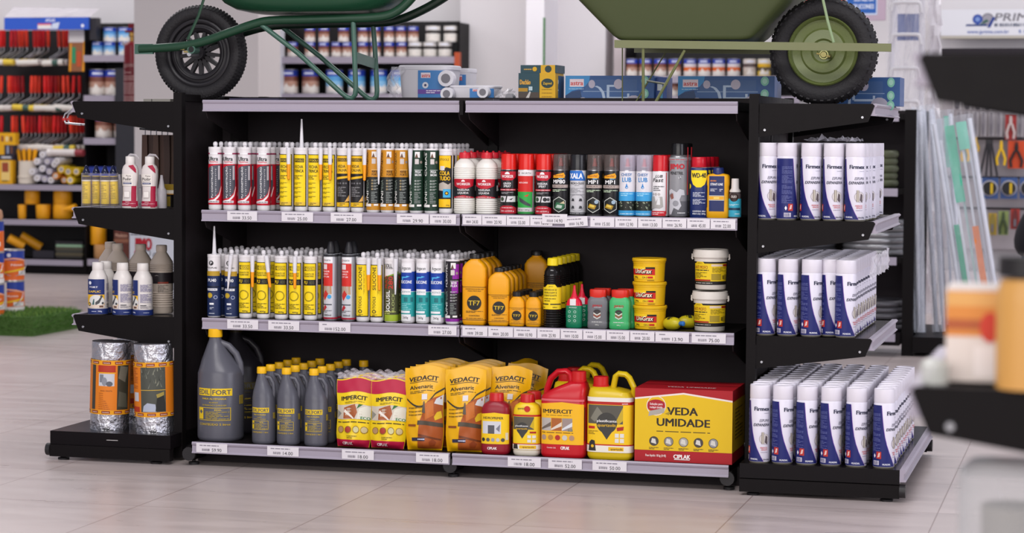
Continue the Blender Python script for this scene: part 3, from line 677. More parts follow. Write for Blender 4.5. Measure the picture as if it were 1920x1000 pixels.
    cr_ = R*.97 if kind != 'jimo' else R*.80
    if capc:
        c = MB().loft([(zc+.001, cr_), (H-.004, cr_*.98), (H-.001, cr_*.94), (H, cr_*.85)], M(capc, .25), 28); c.obj('cap', t)
        if kind == 'jimo':
            MB().tube([(R*1.02, -.004, zc-.12), (R*1.02, -.004, H-.012)], .0012, M('#b5222c', .4), 8).obj('straw', t)
    else:
        c = MB().loft([(zc+.001, cr_), (H-.004, cr_*.98), (H-.001, cr_*.94), (H, cr_*.85)], M('#cfc8d8' if kind == 'lub' else '#6a5f5c', .12, .40 if kind == 'lub' else .5, 'clear'), 28); c.obj('cap', t)
        MB().loft([(zc+.010, .008), (zc+.016, .008), (zc+.03, .005), (zc+.04, .0045)], '#c22a2a', 12).obj('valve', t)
    return t
SP = {}
NM = {'graxa': 'black spray can with red cap and grease print', 'carros': 'red and green spray can with red cap', 'vaselina': 'black spray can with red cap and vaseline print', 'mp80': 'black spray can with green hexagon print', 'xala': 'silver spray can with blue band and black cap',
      'mp1': 'black spray can with gold hexagon print', 'lub': 'white and blue lubricant can with clear cap', 'fast': 'white spray can with red cap and base', 'jimo': 'tall silver spray can with dark cap and red straw'}
sr = random.Random(9); seen = {}
for k, px in (('graxa', 954), ('carros', 987), ('vaselina', 1020), ('mp80', 1051.5), ('xala', 1084), ('mp1', 1115), ('mp1', 1147), ('lub', 1176.5), ('lub', 1208), ('fast', 1238.5), ('jimo', 1272)):
    if k not in SP: SP[k] = Proto(spray(k))
    seen[k] = seen.get(k, 0)+1; two = k in ('mp1', 'lub'); side = (' left one' if seen[k] == 1 else ' right one') if two else ''
    for r in range(5):
        if k == 'jimo' and r > 2: continue
        place(SP[k], px, .034+.027+r*.058, Z1, yf=.061, rz=sr.uniform(.0, .12) if r == 0 else sr.uniform(-.5, .5), label='%s on upper shelf,%s %s row' % (NM[k], side, ORD[r]))
# blue and yellow flat can with a red lid
def wd_can():
    t = thing('lubricant_can', 'x', 'spray can'); a, bb = .0285, .022; b = MB(); z1 = .155
    b.loft([(0, a*.97, bb*.96), (.003, a, bb), (z1-.002, a, bb), (z1+.004, a*.95, bb*.92, 0, 0, None, M('#dcdcd8', .3, .5)), (z1+.010, a*.5, bb*.55)], M('#182a63', .3), 32, 2.6)
    A = Art(a, .2); Y = '#f4d51a'; A.P([(-.85, .755), (.95, .755), (.95, .62), (.7, .53), (.3, .485), (-.2, .485), (-.6, .53), (-.85, .62)], Y); A.T('WD-40', .05, .675, .075, '#1d1d22', w=1.55, bold=.05); A.C(-1.15, .5, .3, Y)
    A.L(-.6, .7, .33, .41, 4, '#cfd4e4'); A.L(-.6, .8, .21, .30, 5, '#cfd4e4'); A.T('CONTEÚDO: 300ml', .1, .105, .024, '#eef0f6', w=1.4); A.T('PESO LÍQ: 200g', .1, .065, .024, '#eef0f6', w=1.4)
    A.put(b, secmap(a, bb, 2.6), .08*a); b.obj('body', t)
    MB().loft([(z1+.006, .0235), (z1+.008, .0245), (z1+.036, .0240), (z1+.038, .0225)], M('#c41428', .3), 28).obj('cap', t)
    return t
P_ = Proto(wd_can())
for r, (px, y) in enumerate(((1311, .058), (1318, .108), (1326, .158), (1334, .21))):
    place(P_, px, y, Z1, .05, 'navy oil can with yellow shield and red lid, %s in its file on upper shelf' % ORD[r])
def chalk_bottle():
    t = thing('chalk_bottle', 'x', 'bottle'); a, bb = .036, .022; b = MB(); H = .136; Y = '#e8a812'
    b.loft([(0, a*.93, bb*.9), (.004, a, bb), (.03, a*1.0, bb), (.036, a*.96, bb*.95), (.10, a*.96, bb*.95), (.106, a, bb), (.132, a*.99, bb*.98), (.138, a*.9, bb*.85), (.142, a*.45, bb*.6)], M(Y, .35), 32, 4)
    A = Art(a, H); N = '#1d2a5e'; A.R(-.72, .62, .16, .98, N); A.T('IRWIN', -.35, .87, .035, '#ef8a1c', w=.5, bold=.03); A.T('STRAIT-LINE', -.05, .79, .055, '#f0f0f4', w=1.1, bold=.03); A.L(-.6, .0, .62, .69, 3, '#dfe1ea'); A.L(.2, .5, .62, .69, 2, '#dfe1ea')
    A.R(-.72, .62, .41, .53, '#b8b8b0'); A.R(-.7, .6, .43, .51, '#e8a81c'); A.R(-.3, .2, .45, .49, '#f4d56a')
    A.put(b, secmap(a*1.0, bb*1.0, 4), .08*a); b.obj('body', t)
    MB().loft([(.138, .019), (.141, .0195), (.158, .0165), (.160, .015)], M('#202c62', .35), 24).obj('cap', t); return t
place(chalk_bottle(), 1347, .058, Z1, .0, 'yellow chalk powder bottle with navy front panel beside the navy oil can')
def small_bottle():
    t = thing('oil_bottle', 'x', 'bottle'); R = .0190; b = MB()
    b.loft([(0, R*.9), (.003, R), (.074, R), (.080, R*.92), (.085, R*.55)], M('#5d5356', .25), 24)
    A = Art(R, .12); A.R(-3.1, 3.1, .04, .52, '#3aa9c4'); A.C(0, .56, .75, '#33211f', 16); A.T('ÓLEO', 0, .575, .06, '#e6dcd6', w=.9, bold=.02); A.L(-.8, .8, .33, .38, 2, '#d9eef2'); A.R(-1.1, 1.1, .22, .28, '#1d3b52'); A.L(.2, 1, .10, .14, 1, '#e8f4f6')
    A.put(b, cylmap(R), .16*R); b.obj('body', t)
    MB().loft([(.083, .0175), (.088, .0175), (.095, .0125), (.124, .0118), (.126, .011)], M('#d8d2cf', .4), 22).obj('cap', t); return t
place(small_bottle(), 1378.5, .052, Z1, -.05, 'small teal-labelled oil bottle with tall white cap, far right of upper shelf')
# ---- middle shelf, right bay
def tf7(s, H, ncap=.30, bulb=False):
    t = thing('rust_remover_bottle', 'x', 'bottle'); a = s; bb = s*.62; Y = '#eaa10c'; b = MB(); hs = H*.66 if not bulb else H*.68
    b.loft([(0, a*.90, bb*.9), (H*.03, a*.98, bb), (H*.06, a, bb), (H*.54, a, bb), (H*.56, a*1.03, bb*1.03), (hs, a*1.03, bb*1.03), (H*.80, a*1.0, bb*1.0), (H*.86, a*.80, bb*.86), (H*.905, a*.50, bb*.66), (H*.915, a*.43, a*.43, 0, 0, 2), (H*.935, a*.42, a*.42, 0, 0, 2)] if not bulb else [(0, a*.90, bb*.9), (H*.03, a*.98, bb), (H*.06, a, bb), (H*.62, a, bb), (H*.72, a*.94, bb*.95), (H*.80, a*.72, bb*.80), (H*.84, a*.56, a*.56, 0, 0, 2), (H*.88, a*.52, a*.52, 0, 0, 2)], M(Y, .4), 32, 5 if not bulb else 3)
    k = b.v; A = Art(a, H); K = '#1e1c18'
    A.R(-1.15, 1.15, .530, .536, K); A.R(-1.15, 1.15, .066, .072, K); A.T('CONVERTEDOR DE FERRUGEM', .1, .505, .014, K, w=1.5); A.T('PARA PINTURA', .1, .478, .014, K, w=1.1)
    A.C(.08, .31, .60, K, 26); A.T('TF7', .08, .31, .068, '#d9b72a', w=.95, bold=.02); A.L(-.6, .8, .17, .20, 2, '#5a4308'); A.T('CONTEÚDO', .1, .13, .018, K, w=.9); A.L(-.6, .8, .085, .10, 1, '#5a4308')
    A.put(b, secmap(a, bb, 5 if not bulb else 3), .08*a); b.obj('body', t)
    cr = a*(.47 if not bulb else .58); zc = .93 if not bulb else .86; MB().loft([(H*zc, cr), (H*(zc+.003), cr*1.05), (H*.985, cr*1.05), (H, cr*.95)], M('#1e1c1c', .35), 26).obj('cap', t); return t
L7 = Proto(tf7(.0400, .232)); M7 = Proto(tf7(.0350, .188)); S7 = Proto(tf7(.0262, .112, bulb=True)); 
for r in range(4): place(L7, 891, .064+r*.060, Z2, yf=.064, rz=.02+.02*r, label='large yellow rust remover bottle with black cap on middle shelf, %s row' % ORD[r])
place(L7, 1006, .33, Z2, .1, 'large yellow rust remover bottle standing alone at the rear of middle shelf')
for r in range(5): place(M7, 936.5, .056+r*.054, Z2, yf=.056, rz=.06+.02*r, label='medium yellow rust remover bottle with black cap on middle shelf, %s row' % ORD[r])
for ci, px in enumerate((970, 1001)):
    for r in range(4): place(S7, px, .052+r*.046, Z2, yf=.052, rz=.02*r, label='small yellow rust remover bottle, %s pair member, %s row' % (('left', 'right')[ci], ORD[r]))
def removedor():
    t = thing('rust_phosphate_bottle', 'x', 'bottle'); R = .0292; b = MB(); D = M('#1a1716', .12)
    b.loft([(0, R*.9), (.003, R*.97)]+ribbed(.006, .056, R*.93, 6, .0024)+[(.058, R), (.134, R)]+ribbed(.136, .170, R*.93, 5, .0024)+[(.18, R*.9), (.19, R*.74), (.198, R*.5), (.204, R*.42)], D, 28)
    A = Art(R, .23); Y = '#efcf1c'; K = '#23211a'; A.R(-1.45, 1.45, .255, .565, Y); A.P([(-.75, .565), (.65, .565), (.4, .605), (-.45, .605)], Y); A.T('JIMO', -.05, .577, .016, K, w=.5)
    for i, s in enumerate(('REMOVEDOR DE', 'FERRUGEM E', 'FOSFATIZANTE')): A.T(s, -.15, .53-.04*i, .024, K, w=1.5)
    A.L(-.9, .5, .36, .42, 2, '#7a6a10'); A.R(-1.4, -.3, .32, .335, K); A.R(-.1, 1.2, .32, .335, K); A.T('Perigo', -1.0, .285, .018, K); A.T('500ml', .4, .285, .018, K)
    A.put(b, cylmap(R), .16*R); b.obj('body', t)
    MB().loft([(.199, R*.56), (.201, R*.62), (.221, R*.60), (.224, R*.5)], M('#efd41e', .35), 26).obj('cap', t); return t
P_ = Proto(removedor())
for r in range(6): place(P_, 1036, .052+r*.062, Z2, yf=.052, rz=.10-.04*r, label='dark ribbed bottle with yellow label and yellow cap, %s row' % ORD[r])
def oiler():
    t = thing('oil_can', 'x', 'bottle'); a, bb = .0275, .017; G = M('#157a55', .3); Rd = M('#d41836', .28); b = MB()
    b.loft([(0, a*.9, bb*.9, 0, 0, None, G), (.004, a, bb, 0, 0, None, G), (.02, a*.97, bb, 0, 0, None, G), (.045, a*1.02, bb, 0, 0, None, G), (.072, a*.98, bb, 0, 0, None, Rd), (.088, a*.82, bb*.9, 0, 0, None, Rd), (.096, a*.55, bb*.7, 0, 0, None, Rd), (.10, a*.35, a*.35, 0, 0, None, Rd)], G, 28, 2.4)
    A = Art(a, .13); A.R(-.4, .3, .56, .72, '#e2dede'); A.T('SEGURANÇA', -.05, .51, .03, '#cfe6da', w=.9)
    for i in range(3):
        for x in (-.45, .2): A.O(x, .40-.11*i, .16, .05, '#b9dccb', 10)
    A.put(b, secmap(a, bb, 2.4), .08*a); b.obj('body', t)
    MB().loft([(.098, .0115), (.103, .0105), (.112, .007), (.125, .0045), (.136, .004), (.138, .0015)], Rd, 16).obj('spout', t); return t
P_ = Proto(oiler())
place(P_, 1077, .048, Z2, .02, 'green and red squeeze oil can with pointed spout, in front on middle shelf')
place(P_, 1091, .11, Z2, .3, 'green and red squeeze oil can standing behind its twin')
def jimo_jar(c, nm):
    t = thing('powder_jar', 'x', 'jar'); a, bb = .0335, .022; b = MB(); H = .127
    b.loft([(0, a*.93, bb*.93), (.004, a, bb), (.020, a, bb), (.024, a*.96, bb*.96), (.030, a, bb), (.052, a*.97, bb*.97), (.058, a, bb), (.088, a, bb), (.096, a*.9, bb*.95), (.103, a*.72, bb*.85)], M(c, .3), 32, 5)
    A = Art(a, H); A.T('JIMO', 0, .585, .05, '#b8202c', w=.95, bold=.06); A.L(-.3, .4, .535, .555, 1, '#eee')
    for i, q in enumerate(('#cfcdc6', '#a1503a', '#d8d4c8', '#3a3030')): v = .24+.045*i; A.P([(-.35, v+.05), (0, v), (.35, v+.05), (.35, v+.085), (0, v+.03), (-.35, v+.085)], q)
    A.C(0, .46, .28, '#332c2e', 12, .03); A.L(-.5, .5, .155, .185, 1, '#e2e2de'); A.T('200 g', 0, .10, .024, '#efefe8', w=.35)
    A.put(b, secmap(a, bb, 5), .08*a); b.obj('body', t)
    MB().loft([(.100, a*.74, bb*.9, 0, 0, None, M('#d22a1c', .35)), (.104, a*.82, bb*.95), (.122, a*.84, bb*.95), (.126, a*.80, bb*.9)], M('#d22a1c', .35), 30, 3).obj('lid', t); return t
g1 = Proto(jimo_jar('#6c6c70', 'grey')); g2 = Proto(jimo_jar('#3fae68', 'green'))
place(g1, 1122, .052, Z2, .04, 'grey powder jar with red lid beside the green jar'); place(g1, 1130, .105, Z2, .04, 'grey powder jar with red lid behind the front grey jar')
place(g2, 1163, .052, Z2, .0, 'green powder jar with red lid beside the yellow grease tubs'); place(g2, 1174, .105, Z2, .0, 'green powder jar with red lid behind the front green jar')
def grease_tub():
    t = thing('grease_tub', 'x', 'tub'); R = .0555; b = MB(); Y = M('#e3b312', .35)
    b.loft([(0, R*.84), (.002, R*.88), (.060, R*.93), (.061, R*.95), (.068, R*.95)], Y, 36)
    A = Art(R, .077); K = '#231d1a'; A.R(-1.0, .55, .14, .66, '#f2c718'); A.R(-1.0, .55, .30, .62, '#c8251e'); A.R(-.95, .55, .56, .64, K); A.R(-1, .0, .55, .66, '#f2c718')
    A.T('UniGrax', -.16, .455, .20, K, w=1.08, bold=.09, shear=.15); A.T('UniGrax', -.18, .475, .19, '#f8f0d0', w=1.04, bold=.02, shear=.15); A.T('500g', -.62, .21, .07, K, w=.28, bold=.02); A.T('CA-2', -.05, .21, .07, K, w=.28); A.R(.12, .42, .17, .25, '#c8251e'); A.L(.1, .5, .06, .11, 1, K)
    A.put(b, lambda x, v, h: cylmap(R*(.88+.06*v/.06)+.0)(x, v, h), .16*R); b.obj('body', t)
    MB().loft([(.0665, R*.985), (.0675, R*1.0), (.0745, R*1.0), (.0765, R*.96), (.0765, R*.90), (.0740, R*.88)], M('#e9b91a', .3), 36).obj('lid', t); return t
P_ = Proto(grease_tub())
for i, s in enumerate(('bottom', 'middle', 'top')): place(P_, 1218.5-i*.6, .09, Z2+i*.0762, [.02, -.02, -.04][i], 'yellow grease tub with red label, %s of the stack of three' % s, zt=.03)
def mofo():
    t = thing('paint_bucket', 'x', 'bucket'); R = .0545; b = MB(); W_ = M('#d9d2c9', .4); K = '#1d1a1c'
    b.loft([(0, R*.86), (.002, R*.89), (.10, R*.97), (.103, R*.97)], W_, 36)
    f = lambda x, v, h: cylmap(R*(.89+.08*v/.10))(x, v, h)
    A = Art(R, .127); A.R(-3.1, 3.1, .12, .70, K); A.R(-1.05, 1.3, .21, .655, '#e8c51a'); A.P([(-.9, .655), (-.25, .655), (-.35, .70), (-.8, .70)], '#e8c51a'); A.T('JIMO', -.58, .665, .03, K, w=.35)
    A.T('ANTI MOFO', -.52, .56, .085, '#a04a18', w=.92, bold=.02); A.L(-1, .0, .46, .51, 1, K); A.L(-.95, -.1, .28, .44, 5, '#3a3210'); A.R(-1.05, .1, .215, .255, '#a5241c'); A.R(.15, .85, .585, .64, '#dfc9b4'); A.R(.9, 1.3, .585, .64, '#9a2418')
    A.L(.2, 1.2, .43, .56, 5, '#7a6a18'); A.R(.15, .75, .24, .40, '#a8902a'); A.B(.85, 1.0, .26, .36, 5, K); A.B(1.0, 1.3, .24, .38, 6, '#8a7a20'); A.L(-.9, .2, .15, .18, 1, '#cfcac0')
    A.put(b, f, .16*R); b.obj('body', t)
    l = MB().loft([(.101, R*1.0), (.102, R*1.06), (.118, R*1.06), (.121, R*1.03), (.126, R*1.03), (.127, R*.99), (.124, R*.95)], W_, 36)
    for s in (-1, 1): l.tube([(s*R*1.08, 0, .112), (s*R*1.10, 0, .098), (s*R*1.05, 0, .094)], .003, W_, 6)
    l.obj('lid', t); return t
P_ = Proto(mofo())
place(P_, 1331, .095, Z2, .0, 'white bucket with black and yellow mould label, lower of the stack', zt=.05); place(P_, 1332.5, .095, Z2+.1335, .05, 'white bucket with black and yellow mould label, upper of the stack', zt=.05)
def lemon(c):
    t = thing('grease_bulb', 'x', 'squeeze bottle'); b = MB(); r = .021
    b.loft([(.0, .004), (.004, .010), (.014, r*.85), (.028, r), (.048, r), (.062, r*.75), (.070, r*.35), (.073, .004)], M('#c2b31e', .35), 24)
    A = Art(r, .07); A.R(-.9, .9, .45, .62, '#3a3a1c'); A.L(-.7, .7, .35, .42, 1, '#4a4a20'); A.put(b, cylmap(r), .3*r); b.obj('body', t)
    MB().loft([(-.016, .0055), (-.014, .008), (.0, .0075), (.003, .006)], M(c, .35), 16).obj('nozzle', t); return t
l1 = lemon('#2f6fb8'); l1.rotation_mode = 'XYZ'
x = XZ(1275, .045, Z2+.02); l1.location = (x, .050, Z2+.0215); l1['label'] = 'yellow squeeze bulb with blue nozzle lying in front of the bucket stack'; l1.rotation_euler = (radians(-93), 0, radians(58))
l2 = lemon('#2f6fb8'); x = XZ(1269, .10, Z2+.02); l2.location = (x, .115, Z2+.0215); l2['label'] = 'yellow squeeze bulb lying behind the other, beside the grease tubs'; l2.rotation_euler = (radians(-90), 0, radians(-62))
# ================================================================== bottom shelf
EG = M('#575760', .33); EY = M('#efb710', .4)
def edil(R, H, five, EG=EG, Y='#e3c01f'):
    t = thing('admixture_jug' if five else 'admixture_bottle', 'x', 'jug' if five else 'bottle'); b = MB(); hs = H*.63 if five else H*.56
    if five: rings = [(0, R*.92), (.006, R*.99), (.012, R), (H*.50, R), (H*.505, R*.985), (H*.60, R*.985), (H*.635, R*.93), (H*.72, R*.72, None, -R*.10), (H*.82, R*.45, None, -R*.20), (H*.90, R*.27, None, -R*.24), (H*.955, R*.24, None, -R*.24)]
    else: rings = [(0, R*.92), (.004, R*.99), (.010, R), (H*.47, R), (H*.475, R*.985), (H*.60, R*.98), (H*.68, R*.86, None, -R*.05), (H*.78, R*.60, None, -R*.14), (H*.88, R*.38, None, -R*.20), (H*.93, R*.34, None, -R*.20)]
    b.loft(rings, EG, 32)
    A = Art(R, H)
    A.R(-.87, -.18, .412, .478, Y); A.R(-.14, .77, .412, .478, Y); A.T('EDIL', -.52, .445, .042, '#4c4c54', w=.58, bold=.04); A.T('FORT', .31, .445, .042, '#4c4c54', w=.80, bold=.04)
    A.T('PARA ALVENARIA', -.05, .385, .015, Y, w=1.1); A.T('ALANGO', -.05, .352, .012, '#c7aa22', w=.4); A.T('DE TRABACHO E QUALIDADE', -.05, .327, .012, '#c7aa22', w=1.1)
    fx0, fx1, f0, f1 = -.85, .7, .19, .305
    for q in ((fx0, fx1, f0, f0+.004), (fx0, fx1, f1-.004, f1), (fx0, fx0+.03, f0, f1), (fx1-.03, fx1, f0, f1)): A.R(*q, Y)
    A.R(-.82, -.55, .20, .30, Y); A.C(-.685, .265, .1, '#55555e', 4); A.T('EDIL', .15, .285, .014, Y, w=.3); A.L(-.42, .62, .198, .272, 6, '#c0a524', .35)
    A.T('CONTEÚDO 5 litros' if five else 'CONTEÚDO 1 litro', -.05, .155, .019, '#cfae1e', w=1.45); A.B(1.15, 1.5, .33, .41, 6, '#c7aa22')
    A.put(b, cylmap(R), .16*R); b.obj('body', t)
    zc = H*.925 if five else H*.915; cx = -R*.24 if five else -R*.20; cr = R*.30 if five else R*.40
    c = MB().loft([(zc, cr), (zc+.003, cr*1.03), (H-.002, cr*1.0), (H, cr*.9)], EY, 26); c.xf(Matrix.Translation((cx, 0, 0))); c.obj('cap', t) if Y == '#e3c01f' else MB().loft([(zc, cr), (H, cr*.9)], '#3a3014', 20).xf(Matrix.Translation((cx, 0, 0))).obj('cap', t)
    hp = [(R*-.05, 0, H*.875), (R*.35, 0, H*.845), (R*.68, 0, H*.775), (R*.85, 0, H*.69), (R*.90, 0, H*.60), (R*.80, 0, H*.56)] if five else [(R*.05, 0, H*.87), (R*.55, 0, H*.86), (R*.82, 0, H*.79), (R*.90, 0, H*.68), (R*.82, 0, H*.58)]
    MB().tube(hp, R*.15 if five else R*.17, EG, 10, flat=.9).obj('handle', t)
    return t
E5 = Proto(edil(.078, .372, True)); E1 = Proto(edil(.0395, .253, False))
place(E5, 414, YB+.10, Z3, .12, 'large grey five litre jug with yellow cap, far left of bottom shelf')
E5B = edil(.078, .372, True, M('#262329', .4), '#4a4222'); place(E5B, 452, YB+.30, Z3, .3, 'rear five litre jug, shade put into its colours, behind the small grey bottles')  # body, print and cap colours darkened to carry the shade of the shelf rear
er = random.Random(4)
for ci, px in enumerate((495, 541.5, 593)):
    for r in range(5):
        place(E1, px, YB+.055+r*.082, Z3, yf=YB+.055, rz=[.02, .05, .10][ci]+(er.uniform(-.1, .1) if r else 0), label='grey one litre bottle with yellow cap, %s file, %s row' % (('left', 'middle', 'right')[ci], ORD[r]))
place(E1, 686, YB+.37, Z3, .1, 'grey one litre bottle with yellow cap, alone behind the red-topped bags')
def pouch(w, h, T, base, artf, name, cat, clearfilm=False, top='#c9a010'):
    t = thing(name, 'x', cat); b = MB(); rn = random.Random(w)
    def yb(u, v):                # u -1..1, v 0..1
        e = max(0, 1-abs(u)**2.6); vert = (min(1, v/.08)**.5)*(1-.86*max(0, (v-.30)/.70)**1.15) if v < 1 else .14
        wr = .06*sin(9*u+14*v)+.05*sin(23*v-7*u)
        return max(.0015, T*e*vert*(1+wr))
    def wid(v): return w*(.94+.06*min(1, v/.2))*(1+.03*sin(v*9))*(.92+.08*v if True else 1)
    def S(u, v, s, h_=0): 
        return (wid(v)*u, s*(yb(u, v)+h_), h*v*(1+.0*u)+.006*sin(3*u+1)*v)
    for s in (-1, 1):
        q = len(b.v); b.grid(lambda i, j: S((i*2-1)*s*-1, j, s), 22, 26, base)
    rim = [S(-1+2*k/22, 1, -1) for k in range(23)]
    A = artf(w, h); A.put(b, lambda x, v, hh: S(max(-1, min(1, x/w)), v/h, -1, hh*1.6-.0004), w/11, h/26)
    b.obj('pouch', t)
    if clearfilm:
        f = MB(); rr = random.Random(11)
        f.grid(lambda i, j: (w*(i*2-1)*1.0, rr.uniform(-.006, .006), h*(.985+.075*j)+.006*sin(i*17)*j), 16, 3, M('#e8e0e6', .08, .35, 'clear'), False)
        f.obj('film_top', t)
    return t
def bag_art(w, h):
    A = Art(w, h); Y = '#efcf1a'; K = '#231f18'
    A.R(-.98, .98, .80, .985, '#b3143c'); A.T('IMPERCIT', .0, .715, .058, K, w=1.42, bold=.06); A.L(-.5, .6, .635, .665, 2, '#8a7a14')
    A.R(-.98, .98, .41, .62, '#c9beae'); A.P([(-.55, .42), (-.55, .58), (.1, .62), (.25, .50), (.1, .41)], '#a0562c'); A.P([(-.55, .52), (.0, .41), (.12, .41), (-.5, .56)], '#e6ddd2'); A.P([(.25, .41), (.35, .56), (.75, .61), (.98, .60), (.98, .41)], '#d9d6c6'); A.P([(-.98, .41), (-.98, .55), (-.7, .5)], '#8c8a80')
    A.P([(.2, .55), (.55, .62), (.3, .62)], '#2f6b32'); A.T('ECO', .72, .43, .04, '#2c7a3f', w=.5, bold=.06); A.L(-.9, .9, .355, .38, 1, K)
    for i, c in enumerate(('#b08a60', '#a83a2c', '#d6cf9a', '#c9b88a')): A.C(-.68+.45*i, .26, .19, c, 14); A.O(-.68+.45*i, .26, .19, .03, '#8a6a1a', 14)
    A.L(-.3, .3, .13, .18, 2, '#8a7a14'); A.R(-.98, .98, .005, .115, '#b3143c'); A.T('CIPLAK', -.25, .06, .04, '#f0e6e4', w=.62, bold=.07); return A
def veda_art(w, h):
    A = Art(w, h); Y = '#eeb012'; K = '#231f1c'
    A.T('VEDACIT', -.05, .855, .052, K, w=1.45, bold=.05, shear=.1); A.R(-.75, .65, .812, .818, K); A.T('Alvenarit', -.15, .755, .045, K, w=1.2, bold=.025); A.L(-.75, .55, .68, .715, 2, '#5a4a14', .4)
    n = 14; arc = [(-.95+1.95*k/n, .63-.10*sin(pi*min(1, k/n*1.25))+.14*(max(0, k/n-.45)/.55)**1.6) for k in range(n+1)]
    A.P(arc+[(x, v-.022) for x, v in reversed(arc)], '#3a3426')
    A.P([(.98, .02), (-.35, .02), (-.2, .35), (.05, .50), (.2, .58), (.55, .63), (.98, .68)], '#a3501c'); A.P([(.98, .55), (.55, .56), (.65, .62), (.98, .68)], '#cfcfd0')
    A.P([(-.3, .36), (.98, .33), (.98, .28), (-.32, .31)], '#4b4032'); A.P([(.05, .55), (.5, .60), (.55, .42), (.1, .36)], '#c06a24'); A.P([(.6, .36), (.95, .40), (.9, .48), (.7, .46), (.55, .40)], '#d8b41e'); A.P([(-.25, .20), (.9, .14), (.9, .12), (-.25, .17)], '#6d3514'); A.P([(.3, .1), (.5, .14), (.7, .10), (.6, .05), (.35, .05)], '#8a3c14')
    A.P([(-.1, .45), (-.0, .58), (.05, .58), (.1, .44)], '#5d5348')
    for v in (.50, .455, .415): A.L(-.85, -.05, v, v+.025, 1, '#7a5c10')
    A.R(-.85, -.4, .29, .315, '#8a4a1e'); A.R(-.62, .1, .115, .155, '#26223a'); A.L(-.3, .1, .12, .15, 1, '#cfcfe6'); A.R(-.1, .18, .60, .665, '#dcd6d4'); return A
IB = Proto(pouch(.062, .226, .026, M('#ecca1a', .3), bag_art, 'mortar_bag', 'bag', True)); VB = Proto(pouch(.066, .272, .028, M('#e8ae0c', .25), veda_art, 'mortar_pouch', 'pouch'))
for ci, px in enumerate((663, 727)):
    for r in range(3): place(IB, px, YB+.045+r*.066, Z3, yf=YB+.045, rz=[.04, .12][ci], label='red and yellow printed bag with brick photo, %s file, %s row' % (('left', 'right')[ci], ORD[r]), tilt=(radians(-2), radians([1.2, 2][ci])))
vr = random.Random(8); k = 0
for ci, px in enumerate((797, 872)):
    for r in range(5):
        place(VB, px, YB+.05+r*.062, Z3, yf=YB+.05, rz=[.06, .12][ci]+(vr.uniform(-.08, .08) if r else 0), label='golden yellow standing pouch with wall photo, %s file, %s row' % (('left', 'right')[ci], ORD[r]), tilt=(radians(-2), radians(vr.uniform(-1, 1.5))))
place(VB, 944, YB+.13, Z3, .25, 'golden yellow pouch leaning right behind the crimson bottle', tilt=(radians(-5), radians(6)))
place(VB, 966, YB+.24, Z3, .2, 'golden yellow pouch leaning right, behind the leaning pouch', tilt=(radians(-6), radians(9)))
place(VB, 985, YB+.36, Z3, 1.1, 'golden yellow pouch turned sideways at the rear near centre upright', tilt=(radians(-4), radians(3)))
def primer(kind):
    t = thing('primer_bottle' if kind else 'plasticizer_bottle', 'x', 'bottle'); a, bb = (.0475, .033) if kind else (.0445, .033); H = .196; b = MB()
    base = M('#8e1626', .35) if kind else M('#e8c41a', .35); low = base if kind else M('#d8d0c0', .35)
    b.loft([(0, a*.90, bb*.9, 0, 0, None, low), (.005, a*.98, bb*.98, 0, 0, None, low), (.010, a, bb, 0, 0, None, low), (.018, a, bb), (H*.70, a, bb), (H*.76, a*.97, bb*.97), (H*.82, a*.84, bb*.85), (H*.86, a*.55, bb*.7), (H*.88, a*.42, a*.42, 0, 0, 2)], base, 36, 3.2)
    A = Art(a, H); K = '#231f1c'
    if kind:
        A.P([(-1.05, .17), (1.05, .17), (1.05, .66), (0, .69), (-1.05, .66)], '#efc51a'); A.T('HIDROPRIMER', -.1, .60, .04, K, w=1.4, bold=.04); A.R(-.85, .45, .34, .545, '#cfcfd4'); A.P([(-.45, .34), (-.45, .48), (.0, .48), (.0, .34)], '#55555c'); A.P([(.1, .42), (.4, .50), (.35, .37)], '#7d7d88')
        for i, c in enumerate(('#2a2a2a', '#5a5652', '#9a9aa2', '#c2c2c6', '#4a4a50')): A.C(-.78+.34*i, .24, .13, c, 12)
        A.R(.75, .95, .24, .36, '#d9d0b4'); A.T('CIPLAK', -.15, .10, .04, '#efe4e2', w=.65, bold=.07)
    else:
        A.R(-1.2, 1.2, .10, .66, '#efc81c'); A.T('quartzolit', -.3, .78, .03, K, w=.6); A.C(.1, .77, .22, '#c0281e'); A.R(-1.3, 1.3, .645, .675, '#b9261c')
        A.R(-1.0, .6, .43, .64, '#595448'); A.P([(.3, .48), (.6, .62), (.6, .44)], '#c9a91e'); A.C(-.25, .45, .44, '#3a3936', 22); A.P([(-.66, .42), (.16, .42), (-.25, .28)], '#3a3936')
        A.T('plastificante', -.3, .49, .026, '#f2f0ec', w=.95); A.T('quartzolit', -.3, .445, .028, '#e6b51c', w=.85); A.R(.3, .75, .37, .40, '#a8281c')
        for x in (.25, .6):
            for v in (.31, .24): A.R(x-.12, x+.14, v-.02, v+.028, '#dedad2')
        A.R(-1.3, 1.3, .185, .20, '#b9261c'); A.R(-1.3, 1.3, .10, .185, '#e6e0d2'); A.R(-.45, .75, .115, .17, '#e8b81c'); A.T('quartzolit', .2, .143, .026, K, w=.85, bold=.03); A.P([(-.95, .11), (-.9, .19), (-.6, .19), (-.55, .11)], '#2f2b28')
    A.put(b, secmap(a, bb, 3.2), .08*a); b.obj('body', t)
    Rd = M('#c21f22', .32); cr = .0235; MB().loft([(H*.865, cr), (H*.87, cr*1.04), (H*.98, cr*.98), (H, cr*.9)], Rd, 28).obj('cap', t); return t
PR = Proto(primer(1)); PL = Proto(primer(0))
place(PR, 931, YB+.05, Z3, .06, 'crimson bottle with yellow primer label and red cap on bottom shelf')
place(PL, 989, YB+.05, Z3, .08, 'yellow plasticizer bottle with teardrop label and red cap, front row')
